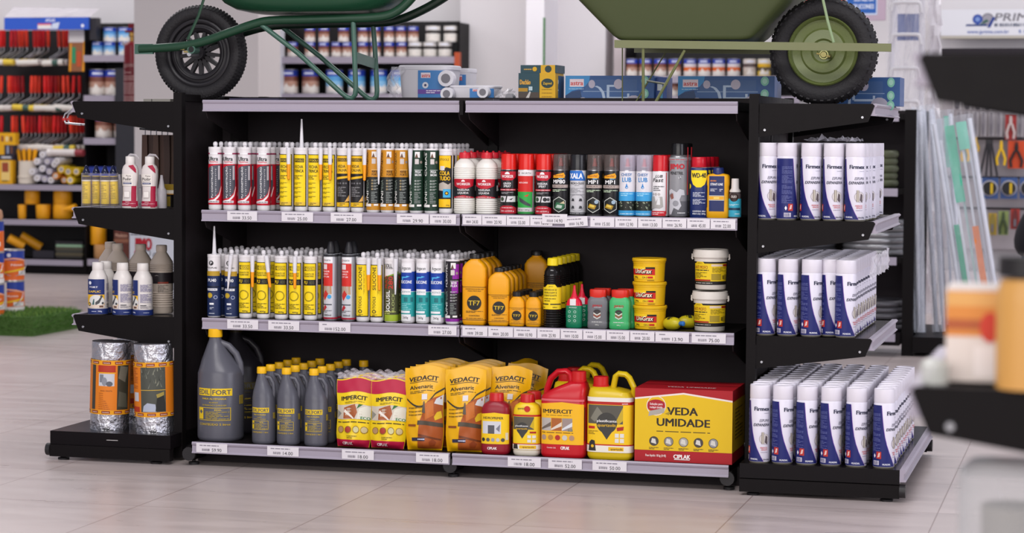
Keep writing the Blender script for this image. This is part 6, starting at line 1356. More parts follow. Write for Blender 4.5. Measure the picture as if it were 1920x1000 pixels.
for i in range(7):
    a = -.35+.12*i; bq = MB().prism([(-.008, 0), (.008, 0), (.013, .15), (.004, .165), (-.012, .155)], 'y', 0, .005, M('#eba312', .4))
    bq.obj('spatula', label='yellow spatula standing in the cream cup, %s from left' % NTH[i], cat='spatula', loc=(x+(-.05+.016*i), YB2+.06+(.02 if i % 2 else -.01), z0+h*.62)).rotation_euler = (0, a*.5, 0)
# wrapped rollers seen end on
ends = [(74, 290, 'w'), (66, 303, 'w'), (75, 316, 'w'), (60, 322, 'w'), (68, 334, 'w'), (84, 303, 'l'), (88, 322, 'l'), (97, 308, 'w'), (80, 336, 'l'), (104, 302, 'w'), (92, 344-6, 'w'), (110, 318, 'y'), (126, 322, 'y'), (140, 322, 'y'), (130, 338, 'y'), (116, 338, 'o'), (104, 330, 'o')]
for i, (px, py, k) in enumerate(ends):
    x, z = pt(px, py, YB2-.02); r = .026 if k != 'y' else .032; z = max(z, zs+r+.001)
    m = MB().tube([(0, 0, 0), (0, .22, 0)], r, M({'w': '#d9d6dc', 'l': '#a59fb4', 'y': '#e3bf1c', 'o': '#dc8a2c'}[k], .6), 16); m.tube([(0, -.001, 0), (0, 0, 0)], r*.62, '#e6e0dc', 14); m.tube([(0, -.002, 0), (0, -.001, 0)], r*.25, '#4a4a52', 10)
    m.obj('roller_sleeve', label='%s roller sleeve piled end-on at back shelf, %s from left' % ({'w': 'white', 'l': 'lilac wrapped', 'y': 'yellow', 'o': 'orange'}[k], NTH[[e for e in ends if e[2] == k].index((px, py, k))]), cat='roller sleeve', loc=(x, YB2-.02+rn.uniform(0, .05), z))
x0, z0 = pt(100, 286, 8.95); x1, _ = pt(160, 286, 8.95); m = MB().tube([(x0+.05, .02, .02), (x0+.05, .46, .03)], .004, STEEL, 8); m.tube([(x0, 0, 0), (x0+(x1-x0)*.75, 0, 0)], .027, M('#d8d0cc', .7), 16); m.tube([(x0+(x1-x0)*.75, 0, 0), (x1, 0, 0)], .027, '#8a3038', 16); m.tube([(x0-.03, 0, 0), (x0, 0, 0)], .03, '#e2dcd8', 16)
m.obj('roller_sleeve', label='long pale roller with dark red end hanging below the red handles', cat='roller sleeve', loc=(0, 8.92, z0))
YL = M('#eba214', .4)
for i, (px, a, b_, w, tp) in enumerate(((54, 357, 383, 28, 1), (110, 357, 383, 35, 1), (38, 384, 411, 16, .9), (75, 384, 411, 29, .92), (110, 383.5, 411, 37, 1))):
    cyl_thing(px, a, b_, w, YB2+.03, YL, 'tub', 'plain yellow tub on the back shelf below the rollers, %s' % ('stacked left', 'stacked right', 'small lower left', 'lower middle', 'lower right')[i], 'tub', tp)
x, z = pt(128, 391, YB2-.02); MB().loft([(0, .016), (.10, .03)], YL, 16).xf(Matrix.Rotation(radians(80), 4, 'Y')).obj('funnel', label='yellow funnel lying beside the lower right tub', cat='funnel', loc=(x-.04, YB2-.01, z-.01))
for i, (xa, ya, xb, yb_) in enumerate(((16, 446, 40, 462), (30, 443, 62, 466))):
    a = pt(xa, ya, YB2+.05); c = pt(xb, yb_, YB2+.05); MB().tube([(a[0], YB2+.05+.09*i, a[1]), (c[0], YB2+.1+.09*i, c[1])], .036, YL, 18).obj('mat_roll', label='yellow rolled sleeve on the lowest back shelf, %s' % ('left', 'right')[i], cat='roll')
for i, (a, b_, c) in enumerate(((452, 458, '#232025'), (458, 463, '#87a88a'), (463, 469, '#4a463a'), (469, 474, '#3a3a34'), (474, 479, '#57503c'), (479, 484, '#35322e'))):
    gbox(104+i % 2, 155-i % 2, a+.3, b_, YB2+.03, .25, M(c, .7), 'folded_mat', '%s folded mat in the stack on the lowest shelf, %s from top' % (('black', 'green', 'brown', 'dark green', 'olive', 'dark grey')[i], NTH[i]), 'mat')
gbox(62, 101, 470, 484, YB2+.03, .25, M('#26242c', .6), 'folded_mat', 'low dark mat lying left of the stack on the lowest shelf', 'mat')
cyl_thing(178, 424, 459, 30, YB2+.02, YL, 'roll', 'upright yellow roll standing on the tan roll', 'roll'); cyl_thing(187, 459.5, 486, 37, YB2+.0, M('#b98a5a', .6), 'roll', 'upright tan roll on the lowest shelf under the yellow roll', 'roll')
gbox(214, 241, 432, 489, 8.9, .2, M('#5a2c22', .5), 'carton', 'dark brown carton with pale lettering seen past the ribbed jugs', 'box', lambda A: (A.T('Madeira', 0, .84, .12, '#c9a08a', w=1.6, bold=.02), A.R(-1, 1, .6, .72, '#8a5a44')))
_x, _ = pt(294, 450, 6.25); _d = Vector((_x, 6.25, .001))-CAM; _py = 500-F*_d.dot(UP)/_d.dot(FW); _v = lambda p: (_py-p)/(_py-428)
gbox(243, 345, 428, _py, 6.25, .3, M('#d2d6de', .4), 'product_box', 'large white box with red lettering behind the left end shelves', 'box', lambda A: (A.T('JIMO', -.50, _v(457), 22/(_py-428), '#b01c2c', w=.62, bold=.07), A.L(-.95, -.3, _v(443), _v(436), 1, '#55555c'), A.O(-.33, _v(474), .11, .03, '#33333a', 16), A.O(-.05, _v(478), .09, .03, '#33333a', 16)))
gbox(166, 226, 313, 345, 8.99, .2, M('#2d3f9a', .4), 'tool_case', 'dark blue case behind the yellow tubes', 'case')
# extinguisher
x, _ = pt(247, 100, 7.051); t = thing('fire_extinguisher', 'dark red fire extinguisher hanging beside the pale pillar', 'fire extinguisher', (x, 7.051, 1.36))
zt = pt(247, 78, 7.056)[1]; zb_ = pt(247, 205, 7.056)[1]; H_ = zt-zb_; RR = .052; t.location.z = zb_
b = MB().loft([(0, RR*.9), (.01, RR), (H_*.93, RR), (H_*.97, RR*.85), (H_, RR*.4)], M('#7a1220', .3), 28); A = Art(RR, H_); A.R(-1.2, .9, .04, .68, '#6a1420'); 
for v0, v1 in ((.60, .67), (.42, .58), (.22, .40), (.06, .20)): A.L(-1.1, .8, v0, v1, 6, '#c9a8a4', .35, seed=int(v0*100))
A.put(b, cylmap(RR), .16*RR); b.obj('cylinder', t)
MB().loft([(H_, .014), (H_+.03, .014), (H_+.035, .02), (H_+.06, .018)], M('#b08a4a', .3, .7), 14).obj('valve', t); MB().box(-.045, .03, -.01, .01, H_+.06, H_+.075, '#7a1220').box(-.02, .05, -.01, .01, H_+.09, H_+.12, '#7a1220').obj('handle', t)
MB().tube([(-.045, 0, H_*.98), (-.052, 0, H_*.94)], .02, STEEL, 12).obj('gauge', t); MB().box(-.03, .03, .045, .06, H_*.5, H_*.6, BLK).obj('wall_bracket', t)
# --- cans on turf block
x0 = pt(-60, 600, 4.6)[0]; yt = 4.75
p = on_z(52, 632, 0); gx = p.x; gy = p.y
TURF = M('#46652c', .9, 0, 'turf', .9, 90)
tb = MB().box(gx-.62, gx+.02, gy+.02, gy+.60, 0, .105, TURF); rnn = random.Random(4)
to = tb.obj('turf_block', label='block of artificial green turf on the floor under the orange cans', cat='turf block')
bl = MB()
for i in range(5200):
    if i % 3: X = gx-.62+.64*rnn.random(); Yy = gy+.02+.58*rnn.random(); Z = .104; d = (0, 0, 1)
    elif i % 2: X = gx-.62+.64*rnn.random(); Yy = gy+.021; Z = .01+.095*rnn.random(); d = (0, -1, .4)
    else: X = gx+.019; Yy = gy+.02+.58*rnn.random(); Z = .01+.095*rnn.random(); d = (1, 0, .4)
    l = .022; a = rnn.random()*6.28; e = .0022; tip = (X+d[0]*l+rnn.uniform(-.01, .01), Yy+d[1]*l+rnn.uniform(-.01, .01), max(.004, Z+d[2]*l+rnn.uniform(-.005, .005)))
    k = len(bl.v); bl.v += [(X-e*cos(a), Yy-e*sin(a), Z), (X+e*cos(a), Yy+e*sin(a), Z+(e if d[2] < 1 else 0)), tip]; bl.face((k, k+1, k+2), M(('#4f7a30', '#3f6626', '#6a8a3c')[i % 3], .8))
bo = bl.obj('grass_blades', kind='stuff'); bo.parent = to
def big_can(flip):
    t = thing('paint_can', 'x', 'paint can'); R, H = .080, .172; b = MB(); Or = M('#dc6418', .4); Nv = M('#1f3a94', .4); Wt = M('#e0dcd8', .4); T = M('#b9b6b2', .3, .7)
    b.loft([(0, R, None, 0, 0, None, T), (.004, R*.985, None, 0, 0, None, Wt if flip else Or), (H*.16, R*.985, None, 0, 0, None, Or), (H*.66, R*.985, None, 0, 0, None, Nv), (H*.96, R*.985, None, 0, 0, None, T), (H*.97, R*1.01, None, 0, 0, None, T), (H, R*1.01, None, 0, 0, None, T), (H, R*.92, None, 0, 0, None, T), (H-.006, R*.9)], T, 32)
    A = Art(R, H); n = 8; A.P([(-1.3, .60), (-.6, .66), (0, .70), (.6, .66), (1.3, .60), (1.3, .64), (.6, .72), (0, .75), (-.6, .72), (-1.3, .64)], '#e6a07c'); A.C(-.3, .83, .14, '#d9dce8', 12); A.T('Novo', .3, .52, .07, '#f2e2d8', w=.9, bold=.05); A.P([(-1.2, .25), (1.2, .45), (1.2, .38), (-1.2, .2)], '#e8b81c'); A.R(.4, 1.3, .18, .32, '#e4dfda'); A.L(.5, 1.2, .2, .3, 3, '#8a8480')
    if flip: A.R(-1.3, -.3, .10, .55, '#e4dfdc'); A.R(-1.3, -.3, .42, .46, '#d8a0a0'); A.R(-.25, -.05, .02, .96, '#ece8e4')
    A.put(b, cylmap(R), .16*R); b.obj('body', t)
    MB().tube([(R*1.0*cos(a), -R*1.02*abs(sin(a))*.35-R*.6, H*.62-.08*sin(a)) for a in [pi*k/10 for k in range(11)]], .002, STEEL, 6).obj('handle', t); return t
BC = [Proto(big_can(0)), Proto(big_can(1))]; lbl = ['lowest', 'second', 'third']
sx_ = XZ(19, gy+.36, .2); 
for k in range(2): BC[(k+1) % 2].put((sx_, gy+.36, .106+k*.173), .3+.4*k, 'orange and blue paint can on the turf, right column, %s' % ('lower', 'upper')[k])
sx2 = XZ(-14, gy+.10, .2)
for k in range(3): BC[k % 2].put((sx2-.012, gy+.09, .106+k*.173), .6-.3*k, 'orange and blue paint can on the turf, left column, %s from bottom' % NTH[k])
m = MB(); rr = random.Random(5); m.loft([(0, .07), (.02, .075), (.05, .07), (.065, .05)], M('#b88a6a', .4, 0, 'pack', .8, 60), 20); m.obj('wrapped_pack', label='crumpled orange and white wrapped pack on top of the left can column', cat='pack', loc=(sx2-.012, gy+.09, .106+3*.173))
# --- middle back shelving
g = thing('shelving_gondola', 'black back wall shelving with blue paint cans, behind the green barrow', 'shelving')
panel_bg(515, 862, 42, None, 9.38, g); 
for a, b_ in ((515, 519), (858, 862)): panel_bg(a, b_, 42, None, 9.04, g, BLK, .34, 'side_panel')
rail_bg(516, 857, 107, YB2, g, .045); rail_bg(517, 862, 176, YB2, g, .045); rail_bg(517, 862, 245, YB2, g, .045)
canrow(['wood']*8, [578, 604, 641, 678, 700, 727, 749, 772], 49, 78.5, 20, 'in upper layer, middle back shelf')
canrow(['wood']*10, [521, 545, 578, 604, 628, 648, 678, 701, 727, 750], 78.5, 106.5, 20, 'in lower layer, middle back shelf')
canrow('white', [808, 842], 48, 78.5, 28, 'stacked on the white cans at the back')
canrow('white', [775, 803, 831], 78.5, 106.5, 26, 'with dark band, middle back shelf')
canrow(['wood', 'wood', 'pale', 'pale', 'pale', 'pale'], [538, 577, 622, 664, 706, 743], 130, 175.5, 32, 'of large size on the second middle shelf')
gbox(852, 861, 106-8, 118+8, 8.98, .05, M('#b8502c', .5), 'small_box', 'small orange box at the right end of the middle back shelf')
def stack_art(A):
    for i in range(17):
        for xx in (-.55, .35): A.R(xx-.3, xx+.3, .03+.057*i, .05+.057*i, '#7fa0cc'); 
gbox(486, 516, 50, 230, 8.85, .2, M('#dcdde4', .4), 'roll_stack', 'tall white stack of boxed rolls with blue print, beside the can shelving', 'stack', stack_art)
# green rod
x, z = pt(1020.5, 33, 8.8); MB().tube([(x, 8.8, .02), (x, 8.8, z)], .008, M('#3a7a3c', .5), 10).obj('green_rod', label='thin green rod standing against the narrow pillar', cat='rod')
# --- right back shelving
g = thing('shelving_gondola', 'black back wall shelving with orange and blue cans, behind the olive barrow', 'shelving')
panel_bg(1172, 1500, 88, None, 9.38, g); panel_bg(1172, 1175, 88, None, 9.04, g, BLK, .34, 'side_panel'); rail_bg(1174, 1500, 143, YB2, g, .045); rail_bg(1174, 1500, 180, YB2, g, .045); rail_bg(1174, 1500, 222, YB2, g, .045)
canrow(['wood', 'wood', 'wood', 'wood', 'orange', 'orange', 'orange', 'orange', 'cream', 'yellow'], [1182, 1208, 1236, 1263, 1292, 1319, 1346, 1374, 1404, 1431], 110, 143, 24, 'on the right back shelf')
canrow(['wood', 'wood'], [1259, 1443], 147, 179.5, 26, 'on the second right back shelf')
# hanging banner at the top right
gbox(1450, 1661, -60, 39, 8.6, .06, M('#b9a3b4', .5), 'poster_display', 'pink and red display sign with blue lettered panel, top right', 'sign', lambda A: (A.R(-1, .32, .3, 1, '#a8463c'), A.R(.30, .86, .10, .72, '#c9d6ea'), A.R(.32, .84, .13, .62, '#1f5cae'), A.T('SUPREMA', .62, .40, .085, '#e6ecf6', w=.34, bold=.03), A.T('SILICONES', .62, .26, .085, '#e6ecf6', w=.36, bold=.03), A.R(.86, 1, .45, .9, '#b88')))
# light box sign
x0, z1 = pt(1765, 18, 9.3); x1, _ = pt(1990, 18, 9.3); z0 = pt(1765, 67, 9.3)[1]; w_ = (x1-x0)/2; h_ = z1-z0
t = thing('wall_sign', 'white wall sign with blue saw logo above the tool wall', 'sign', ((x0+x1)/2, 9.3, z0)); b = MB().box(-w_, w_, 0, .16, 0, h_, M('#dfe0e6', .4)); A = Art(w_, h_)
k = lambda px: (px-1877.5)/112.5
A.C(k(1853), .62, .095, '#9a98a2', 20); A.O(k(1853), .62, .105, .02, '#77757e', 20); A.C(k(1834), .62, .085, '#2a4aa0', 20); A.C(k(1834), .62, .04, '#7a96d0', 12); A.R(k(1812), k(1852), .36, .43, '#1f3a7a'); A.P([(k(1852), .30), (k(1858), .30), (k(1868), .70), (k(1862), .70)], '#1f3a8a'); A.P([(k(1838), .42), (k(1842), .42), (k(1856), .55), (k(1850), .62)], '#2c5a4a')
A.T('PRIME', k(1906), .70, .30, '#77757c', w=.68, bold=.03, shear=.2); A.B(k(1866), k(1946), .34, .46, 16, '#2a3a5c'); A.T('www.jprime.com.br', k(1854), .15, .13, '#2a55a8', w=.70, bold=.02); A.T('R 15', k(1920), .15, .13, '#2a55a8', w=.14, bold=.02)
A.put(b, flatmap(0)); b.obj('sign_face', t); MB().box(-w_, w_, .0, .16, -.02, -.001, '#b9b4a8').obj('sign_trim', t)
# tool wall
g = thing('tool_wall', 'tall slatted wall rack hung with hand tools, far right', 'rack'); panel_bg(1770, 2010, 92, 465, 9.36, g, M('#a9a2a6', .6)); panel_bg(1765, 2010, 91, 108, 9.30, g, M('#241d26', .6), .05, 'header_rail')
for py in (176, 258, 330, 388): panel_bg(1770, 2010, py, py+3, 9.34, g, BLK, .02, 'hook_rail')
x0, _ = pt(1770, 0, 9.2); x1, _ = pt(2010, 0, 9.2); MB().box(x0, x1, 9.2, 9.5, 0, .16, M('#c9c2c4', .6)).obj('plinth', g)
def tool_pack(px0, px1, py0, py1, card, shape, sc, name, lab, cat='tool'):
    Y = 9.22; x0, z1 = pt(px0, py0, Y); x1, _ = pt(px1, py0, Y); z0 = pt(px0, py1, Y)[1]; w = (x1-x0)/2; h = z1-z0; t = thing(name, lab, cat, ((x0+x1)/2, Y, z0))
    if card: MB().box(-w, w, .02, .026, 0, h, M(card, .45)).obj('card', t)
    m = MB()
    if shape == 'blade': m.prism([(-w*.45, h*.04), (w*.45, h*.04), (w*.6, h*.6), (w*.3, h*.95), (-w*.3, h*.95), (-w*.6, h*.6)], 'y', -.004, .018, M(sc, .4)); m.box(-w*.25, w*.25, -.008, .0, h*.15, h*.5, '#6d6870')
    elif shape == 'pliers':
        for s in (-1, 1): m.tube([(s*w*.55, .0, h*.04), (s*w*.7, .0, h*.28), (s*w*.25, 0, h*.58), (-s*w*.12, 0, h*.72), (-s*w*.10, 0, h*.96)], [.009, .010, .009, .008, .004], M(sc, .4), 8)
    elif shape == 'disc':
        m.tube([(0, .018, h*.5), (0, -.02, h*.5)], min(w, h/2)*.82, M('#1e1e22', .4), 24); m.tube([(0, .019, h*.5), (0, .012, h*.5)], min(w, h/2)*.95, M('#c9c6cc', .4), 24); m.box(w*.1, w*.4, -.024, -.018, h*.25, h*.75, sc)
    elif shape == 'tripod':
        m.box(-w*.4, w*.4, -.01, .02, h*.88, h, M(sc, .4)); 
        for k_ in (-1, -.3, .3, 1): m.tube([(k_*w*.25, 0, h*.9), (k_*w*.95, 0, 0)], .008, M(sc, .45), 8)
    m.obj('tool_body', t); MB().tube([(0, .02, h*.97), (0, .13, h*.97)], .003, STEEL, 6).obj('hook', t)
N_ = lambda i: NTH[i]
for i, px in enumerate((1798, 1813, 1829, 1844, 1859, 1873, 1913, 1928)): tool_pack(px-6, px+6, 208, 256, '#b9b4b8', 'blade', '#7d787e', 'utility_knife', 'silver carded knife on the tool wall, %s from left' % N_(i))
for i, px in enumerate((1795, 1814, 1834, 1852, 1872)): tool_pack(px-8, px+8, 178, 205, '#c9c4c6', 'blade', '#55525a', 'hanging_scraper', 'small grey carded scraper in the top row, %s from left' % N_(i))
tool_pack(1885, 1906, 214, 262, '#a82c2c', 'pliers', '#c9b8b4', 'carded_cutter', 'red carded cutter hanging in the upper row')
tool_pack(1801, 1820, 255, 305, '#8fb4b4', 'pliers', '#e0b01c', 'carded_pliers', 'teal card with yellow pliers beside the leaning bundle'); tool_pack(1823, 1837, 256, 286, None, 'pliers', '#c9a01c', 'pliers', 'dull yellow pliers hanging left of the tripod')
tool_pack(1838, 1872, 262, 330, None, 'tripod', '#2a282c', 'tripod', 'black folded tripod hanging at the middle of the tool wall'); tool_pack(1866, 1889, 262, 312, None, 'pliers', '#e8bc1c', 'pliers', 'bright yellow pliers hanging right of the tripod')
tool_pack(1890, 1922, 264, 316, '#d2491c', 'pliers', '#241f20', 'carded_pliers', 'orange card with black pliers at the right edge')
for i, px in enumerate((1856, 1892, 1928)): tool_pack(px-16, px+16, 333, 373, '#3f5c94', 'disc', '#d8b41c', 'tape_reel', 'blue card with black and yellow reel, %s from left' % N_(i))
tool_pack(1853, 1869, 400, 441, '#b89a3c', 'blade', '#8a7a3a', 'carded_tool', 'dull yellow carded tool in the bottom row'); tool_pack(1872, 1891, 396, 441, '#8a9a5c', 'pliers', '#3a4a2a', 'carded_tool', 'green carded clippers in the bottom row'); tool_pack(1895, 1912, 392, 430, '#a83a34', 'blade', '#6a2a2a', 'carded_tool', 'red carded tool in the bottom row, beside the person')
# wrapped ladders
def ladder(px0, px1, Y, lab, z1, rungs):
    xa = pt(px0, 100, Y)[0]; xb = pt(px1, 100, Y)[0]; w = (xb-xa)/2; t = thing('wrapped_ladder', lab, 'ladder', ((xa+xb)/2, Y, 0)); Wm = M('#e2dfe2', .35)
    for s in (-1, 1): MB().tube([(s*w*1.25, -.05, 0), (s*w*.85, .12, z1)], .018, Wm, 12).obj('rail', t)
    for py in rungs:
        z = pt(px0, py, Y)[1]; MB().tube(smooth([(-w*.95, .0, z-.05), (-w*.85, .0, z-.01), (-w*.6, .0, z), (w*.6, .0, z), (w*.85, .0, z-.01), (w*.95, .0, z-.06)], 3), .011, Wm, 10).obj('rung', t)
    rr = random.Random(8); b = MB(); b.grid(lambda i, j: ((-1.2+2.4*i)*w+rr.uniform(-.01, .01), -.08+.15*j-.02*sin(12*i)+rr.uniform(-.006, .006), .05+(z1-.05)*j), 14, 30, M('#e4e2ec', .15, .24, 'clear'), False); b.obj('plastic_wrap', t)
    return t, w
t, w = ladder(1668, 1728, 6.6, 'white metal step ladder wrapped in clear film, behind the olive wheel', 2.1, (5, 65, 128, 190, 250))
z0 = pt(1680, 75, 6.7)[1]; z1 = pt(1680, 25, 6.7)[1]; MB().box(-w*.7, w*.95, .16, .165, z0, z1, M('#3f5a9c', .5)).obj('blue_card', t)
rr = random.Random(9); b = MB(); xa = pt(1738, 100, 7.4)[0]; xb = pt(1764, 100, 7.4)[0]; b.grid(lambda i, j: (xa+(xb-xa)*i+rr.uniform(-.012, .012), 7.4+rr.uniform(-.03, .03), 2.2*j), 6, 34, M('#e8e4ea', .2, .6, 'clear'), False); b.obj('film_roll_sheet', label='tall bunch of clear film hanging right of the ladder', cat='film')
# --- second gondola behind, with leaning wrapped racks
pr = on_z(1700, 668, 0); X2, Y2 = pr.x, pr.y
g = thing('shelving_gondola', 'second black gondola standing behind the foam can end shelves', 'shelving')
MB().box(X2-1.9, X2, Y2+.38, Y2+.40, .05, 1.25, BLK2).obj('back_panel', g)
for y in (Y2, Y2+.38, Y2+.78): MB().box(X2-.028, X2+.028, y, y+.03, 0, 1.25, BLK).obj('end_post', g)
for z in (1.23, .85, .50): MB().box(X2-1.9, X2-.03, Y2+.02, Y2+.38, z-.03, z, BLK).obj('shelf', g); MB().box(X2-1.9, X2-.06, Y2+.005, Y2+.018, z-.04, z, RAILC).obj('price_rail', g)
MB().box(X2-1.9, X2-.03, Y2-.1, Y2+.38, .06, .12, BLK).obj('shelf', g); MB().box(X2-1.9, X2-.05, Y2-.115, Y2-.101, .08, .12, RAILC).obj('price_rail', g)
MB().box(X2+.03, X2+.42, Y2-.02, Y2+.8, .02, .10, BLK).obj('end_base', g)
for z in (.85,): pass
def coil(x, y, z, n, R, c, lab, rt=.018):
    t = thing('hose_coil', lab, 'coil', (x, y, z))
    for i in range(n): MB().torus(R*(1-.03*(i % 2)), rt, c, 36, 10, 'z', (0, 0, rt+i*rt*1.7)).obj('loop', t)
ST2 = M('#8f8f92', .3, .6)
xc = XZ(1612, Y2+.2, 1.0); coil(xc+.02, Y2+.19, .851, 5, .16, M('#5c6148', .35), 'olive coiled hose on the second gondola, seen above the foam cans', .022)
xc = XZ(1640, Y2+.2, .6); coil(xc, Y2+.19, .501, 6, .15, ST2, 'grey metal coil on the second gondola, middle shelf'); coil(xc-.36, Y2+.19, .501, 5, .15, M('#3a3a3e', .4), 'dark coil beside the grey metal coil, middle shelf')
coil(xc, Y2+.12, .121, 5, .16, M('#4a484c', .4, .3), 'dark coil on the base of the second gondola'); 
WT = M('#d9dae4', .3); FILM = M('#dfe4ee', .12, .18, 'clear')
def leaning(px_b, px_t, py_b, py_t, wpx, Y, lab, strips, fill, ty=0, tubes=(0, 1), th=.05):
    xb, zb_ = pt(px_b, py_b, Y); xt, zt_ = pt(px_t, py_t, Y); zb_ = max(.101, zb_); L = math.hypot(xt-xb, zt_-zb_); s = scale_at(xb, Y); w = wpx/s
    t = thing('wrapped_rack', lab, 'rack', (xb, Y, zb_)); t.rotation_euler = (radians(-3), atan2(xt-xb, zt_-zb_), 0)
    for k_ in tubes: MB().tube([(w*k_, 0, .0), (w*k_, 0, L)], .012, WT, 10).obj('tube', t)
    rr = random.Random(int(px_b)); b = MB()
    b.grid(lambda i, j: (-.02+(w+.04)*i, -.03+.012*sin(i*9+j*5)+rr.uniform(-.005, .005), L*j*1.02), 8, 26, FILM, False); b.obj('film', t)
    for i, c in enumerate(fill): x = w*(.12+.76*i/max(1, len(fill)-1)); MB().box(x-.006, x+.006, .0, .012, .02, L*.92, M(c, .3)).obj('slat', t)
    for x0, x1, v0, v1, c in strips: MB().box(w*x0, w*x1, -.016, -.013, L*v0, L*v1, M(c, .4)).obj('card_strip', t)
    return t
YL2 = Y2+.1
leaning(1707, 1703, 640, 212, 12, YL2+.3, 'narrow wrapped bundle of pale tubes beside the black end post', [(.2, .8, .0, .12, '#5ab0d6')], ['#c4c4cc'])
leaning(1722, 1716, 640, 208, 8, YL2+.15, 'thin pale tube pair leaning next to the end post bundle', [], ['#b4b4bc'])
leaning(1756, 1730, 640, 205, 14, YL2+.22, 'wrapped pair of grey slats leaning at a slight angle', [], ['#8a888e', '#a9a7ae'])
leaning(1770, 1748, 640, 215, 32, YL2+.45, 'wrapped bundle of grey and teal slats behind the large bundle', [(.2, .5, .8, .98, '#b9bcc4'), (.6, .9, .75, .99, '#4ab89a')], ['#9a9ca6', '#c4c6d0', '#8f929c'])
leaning(1812, 1750, 640, 232, 66, YL2, 'large film-wrapped rack with green and orange strips, leaning left', [(.12, .27, .20, .52, '#22a078'), (.62, .80, .20, .50, '#e07a1c'), (.28, .55, .62, .98, '#3cb894'), (.60, .9, .86, .99, '#6ac8ac')], ['#c9ccd6', '#dadce4', '#9fb8b4', '#cfd2da', '#b4b7c2'])
# ================================================================== crouching shopper at the right edge
def shopper():
    p = on_z(1943, 556, 0); bx, by = p.x, p.y; by = 6.2; bx = pt(1938, 450, by)[0]
    t = thing('person', 'person in black jacket and blue jeans crouching at the right edge', 'person', (bx, by, 0)); 
    def skin(name, V, E, R, mat, root=0):
        me = bpy.data.meshes.new(name); me.from_pydata(V, E, []); o = obj(name, me, t); me.materials.append(mat)
        sk = o.modifiers.new('s', 'SKIN'); sk.use_smooth_shade = True; o.modifiers.new('u', 'SUBSURF').levels = 2; o.modifiers['u'].render_levels = 2
        for i, r in enumerate(R): me.skin_vertices[0].data[i].radius = (r, r) if not isinstance(r, tuple) else r
        me.skin_vertices[0].data[root].use_root = True; return o
    J = M('#1c1c22', .7); B = M('#34506e', .8); S = M('#b98a70', .55)
    # pelvis, spine, head
    skin('body', [(0, 0, .33), (.06, 0, .60), (.13, 0, .80), (.17, 0, .88), (.19, 0, .95), (.20, 0, 1.04), (.12, .19, .78), (.30, .25, .58), (.47, .14, .62), (.12, -.19, .78), (.30, -.25, .58), (.47, -.14, .62), (.05, .10, .30), (.42, .16, .44), (.22, .14, .08), (.36, .15, .04), (.05, -.10, .30), (.42, -.16, .44), (.22, -.14, .08), (.36, -.15, .04), (.53, .12, .63), (.53, -.12, .63)],
         [(0, 1), (1, 2), (2, 3), (3, 4), (4, 5), (2, 6), (6, 7), (7, 8), (2, 9), (9, 10), (10, 11), (0, 12), (12, 13), (13, 14), (14, 15), (0, 16), (16, 17), (17, 18), (18, 19), (8, 20), (11, 21)],
         [.13, .12, .12, .05, .065, .085, .05, .042, .03, .05, .042, .03, .085, .06, .042, .04, .085, .06, .042, .04, .035, .035], S)
    skin('jacket', [(.00, 0, .38), (.05, 0, .60), (.12, 0, .79), (.11, .20, .77), (.29, .26, .57), (.45, .15, .61), (.11, -.20, .77), (.29, -.26, .57), (.45, -.15, .61)], [(0, 1), (1, 2), (2, 3), (3, 4), (4, 5), (2, 6), (6, 7), (7, 8)], [.165, .16, .145, .072, .058, .045, .072, .058, .045], J)
    skin('jeans', [(-.0, 0, .32), (.05, .10, .30), (.43, .16, .45), (.22, .145, .12), (.05, -.10, .30), (.43, -.16, .45), (.22, -.145, .12)], [(0, 1), (1, 2), (2, 3), (0, 4), (4, 5), (5, 6)], [.15, .11, .08, .06, .11, .08, .06], B)
    h = MB().loft([(.94, .05, .045), (.98, .085, .08), (1.06, .10, .088), (1.12, .085, .075), (1.155, .04, .04)], M('#2a1e18', .7), 20); h.xf(Matrix.Translation((.18, 0, 0))); h.obj('hair', t)
    for s in (-1, 1): MB().loft([(0, .055, .045), (.03, .06, .048), (.06, .045, .04)], M('#2a2626', .5), 16).xf(Matrix.Translation((.27, s*.15, 0))).obj('shoe', t)
shopper()
# ================================================================== near shelf end at the right
pf = CAM+px_ray(1717, 150)*2.58; XF, YF = pf.x, pf.y
g = thing('end_shelving', 'blurred black end shelving close to the camera at the right', 'shelving')
def zf(py): return pt(1760, py, YF)[1]
xo = lambda px: pt(px, 500, YF)[0]
x_in = xo(1717)+.40
zf1, zf2 = zf(99), zf(726)
for z, px in ((zf1, 1716), (zf2, 1712)):
    xx = xo(px); 
    for y in (YF, YF+.5): MB().prism([(x_in, z), (xx+.005, z), (xx, z-.006), (xx+.020, z-.055), (x_in, z-.115)], 'y', y, y+.004, BLK).obj('bracket', g)
    MB().box(xx+.014, x_in, YF+.004, YF+.5, z-.03, z-.004, BLK).obj('shelf', g); rail_y(g, xx+.012, YF+.004, YF+.5, z, -1)
    if z == zf2: MB().torus(.003, .0035, STEEL, 12, 6, 'y', (xx+.045, YF-.001, z-.045)).obj('screw', g)
for y in (YF, YF+.5): MB().box(x_in, x_in+.03, y-.005, y+.025, 0, 1.32, BLK).obj('end_post', g)
zb3 = .10; MB().box(xo(1715), x_in, YF-.02, YF+.55, .03, zb3, BLK).obj('base_shelf', g)
x0 = xo(1768); x1 = xo(1905); h_ = zf(545)-zf2; w_ = (x1-x0)/2
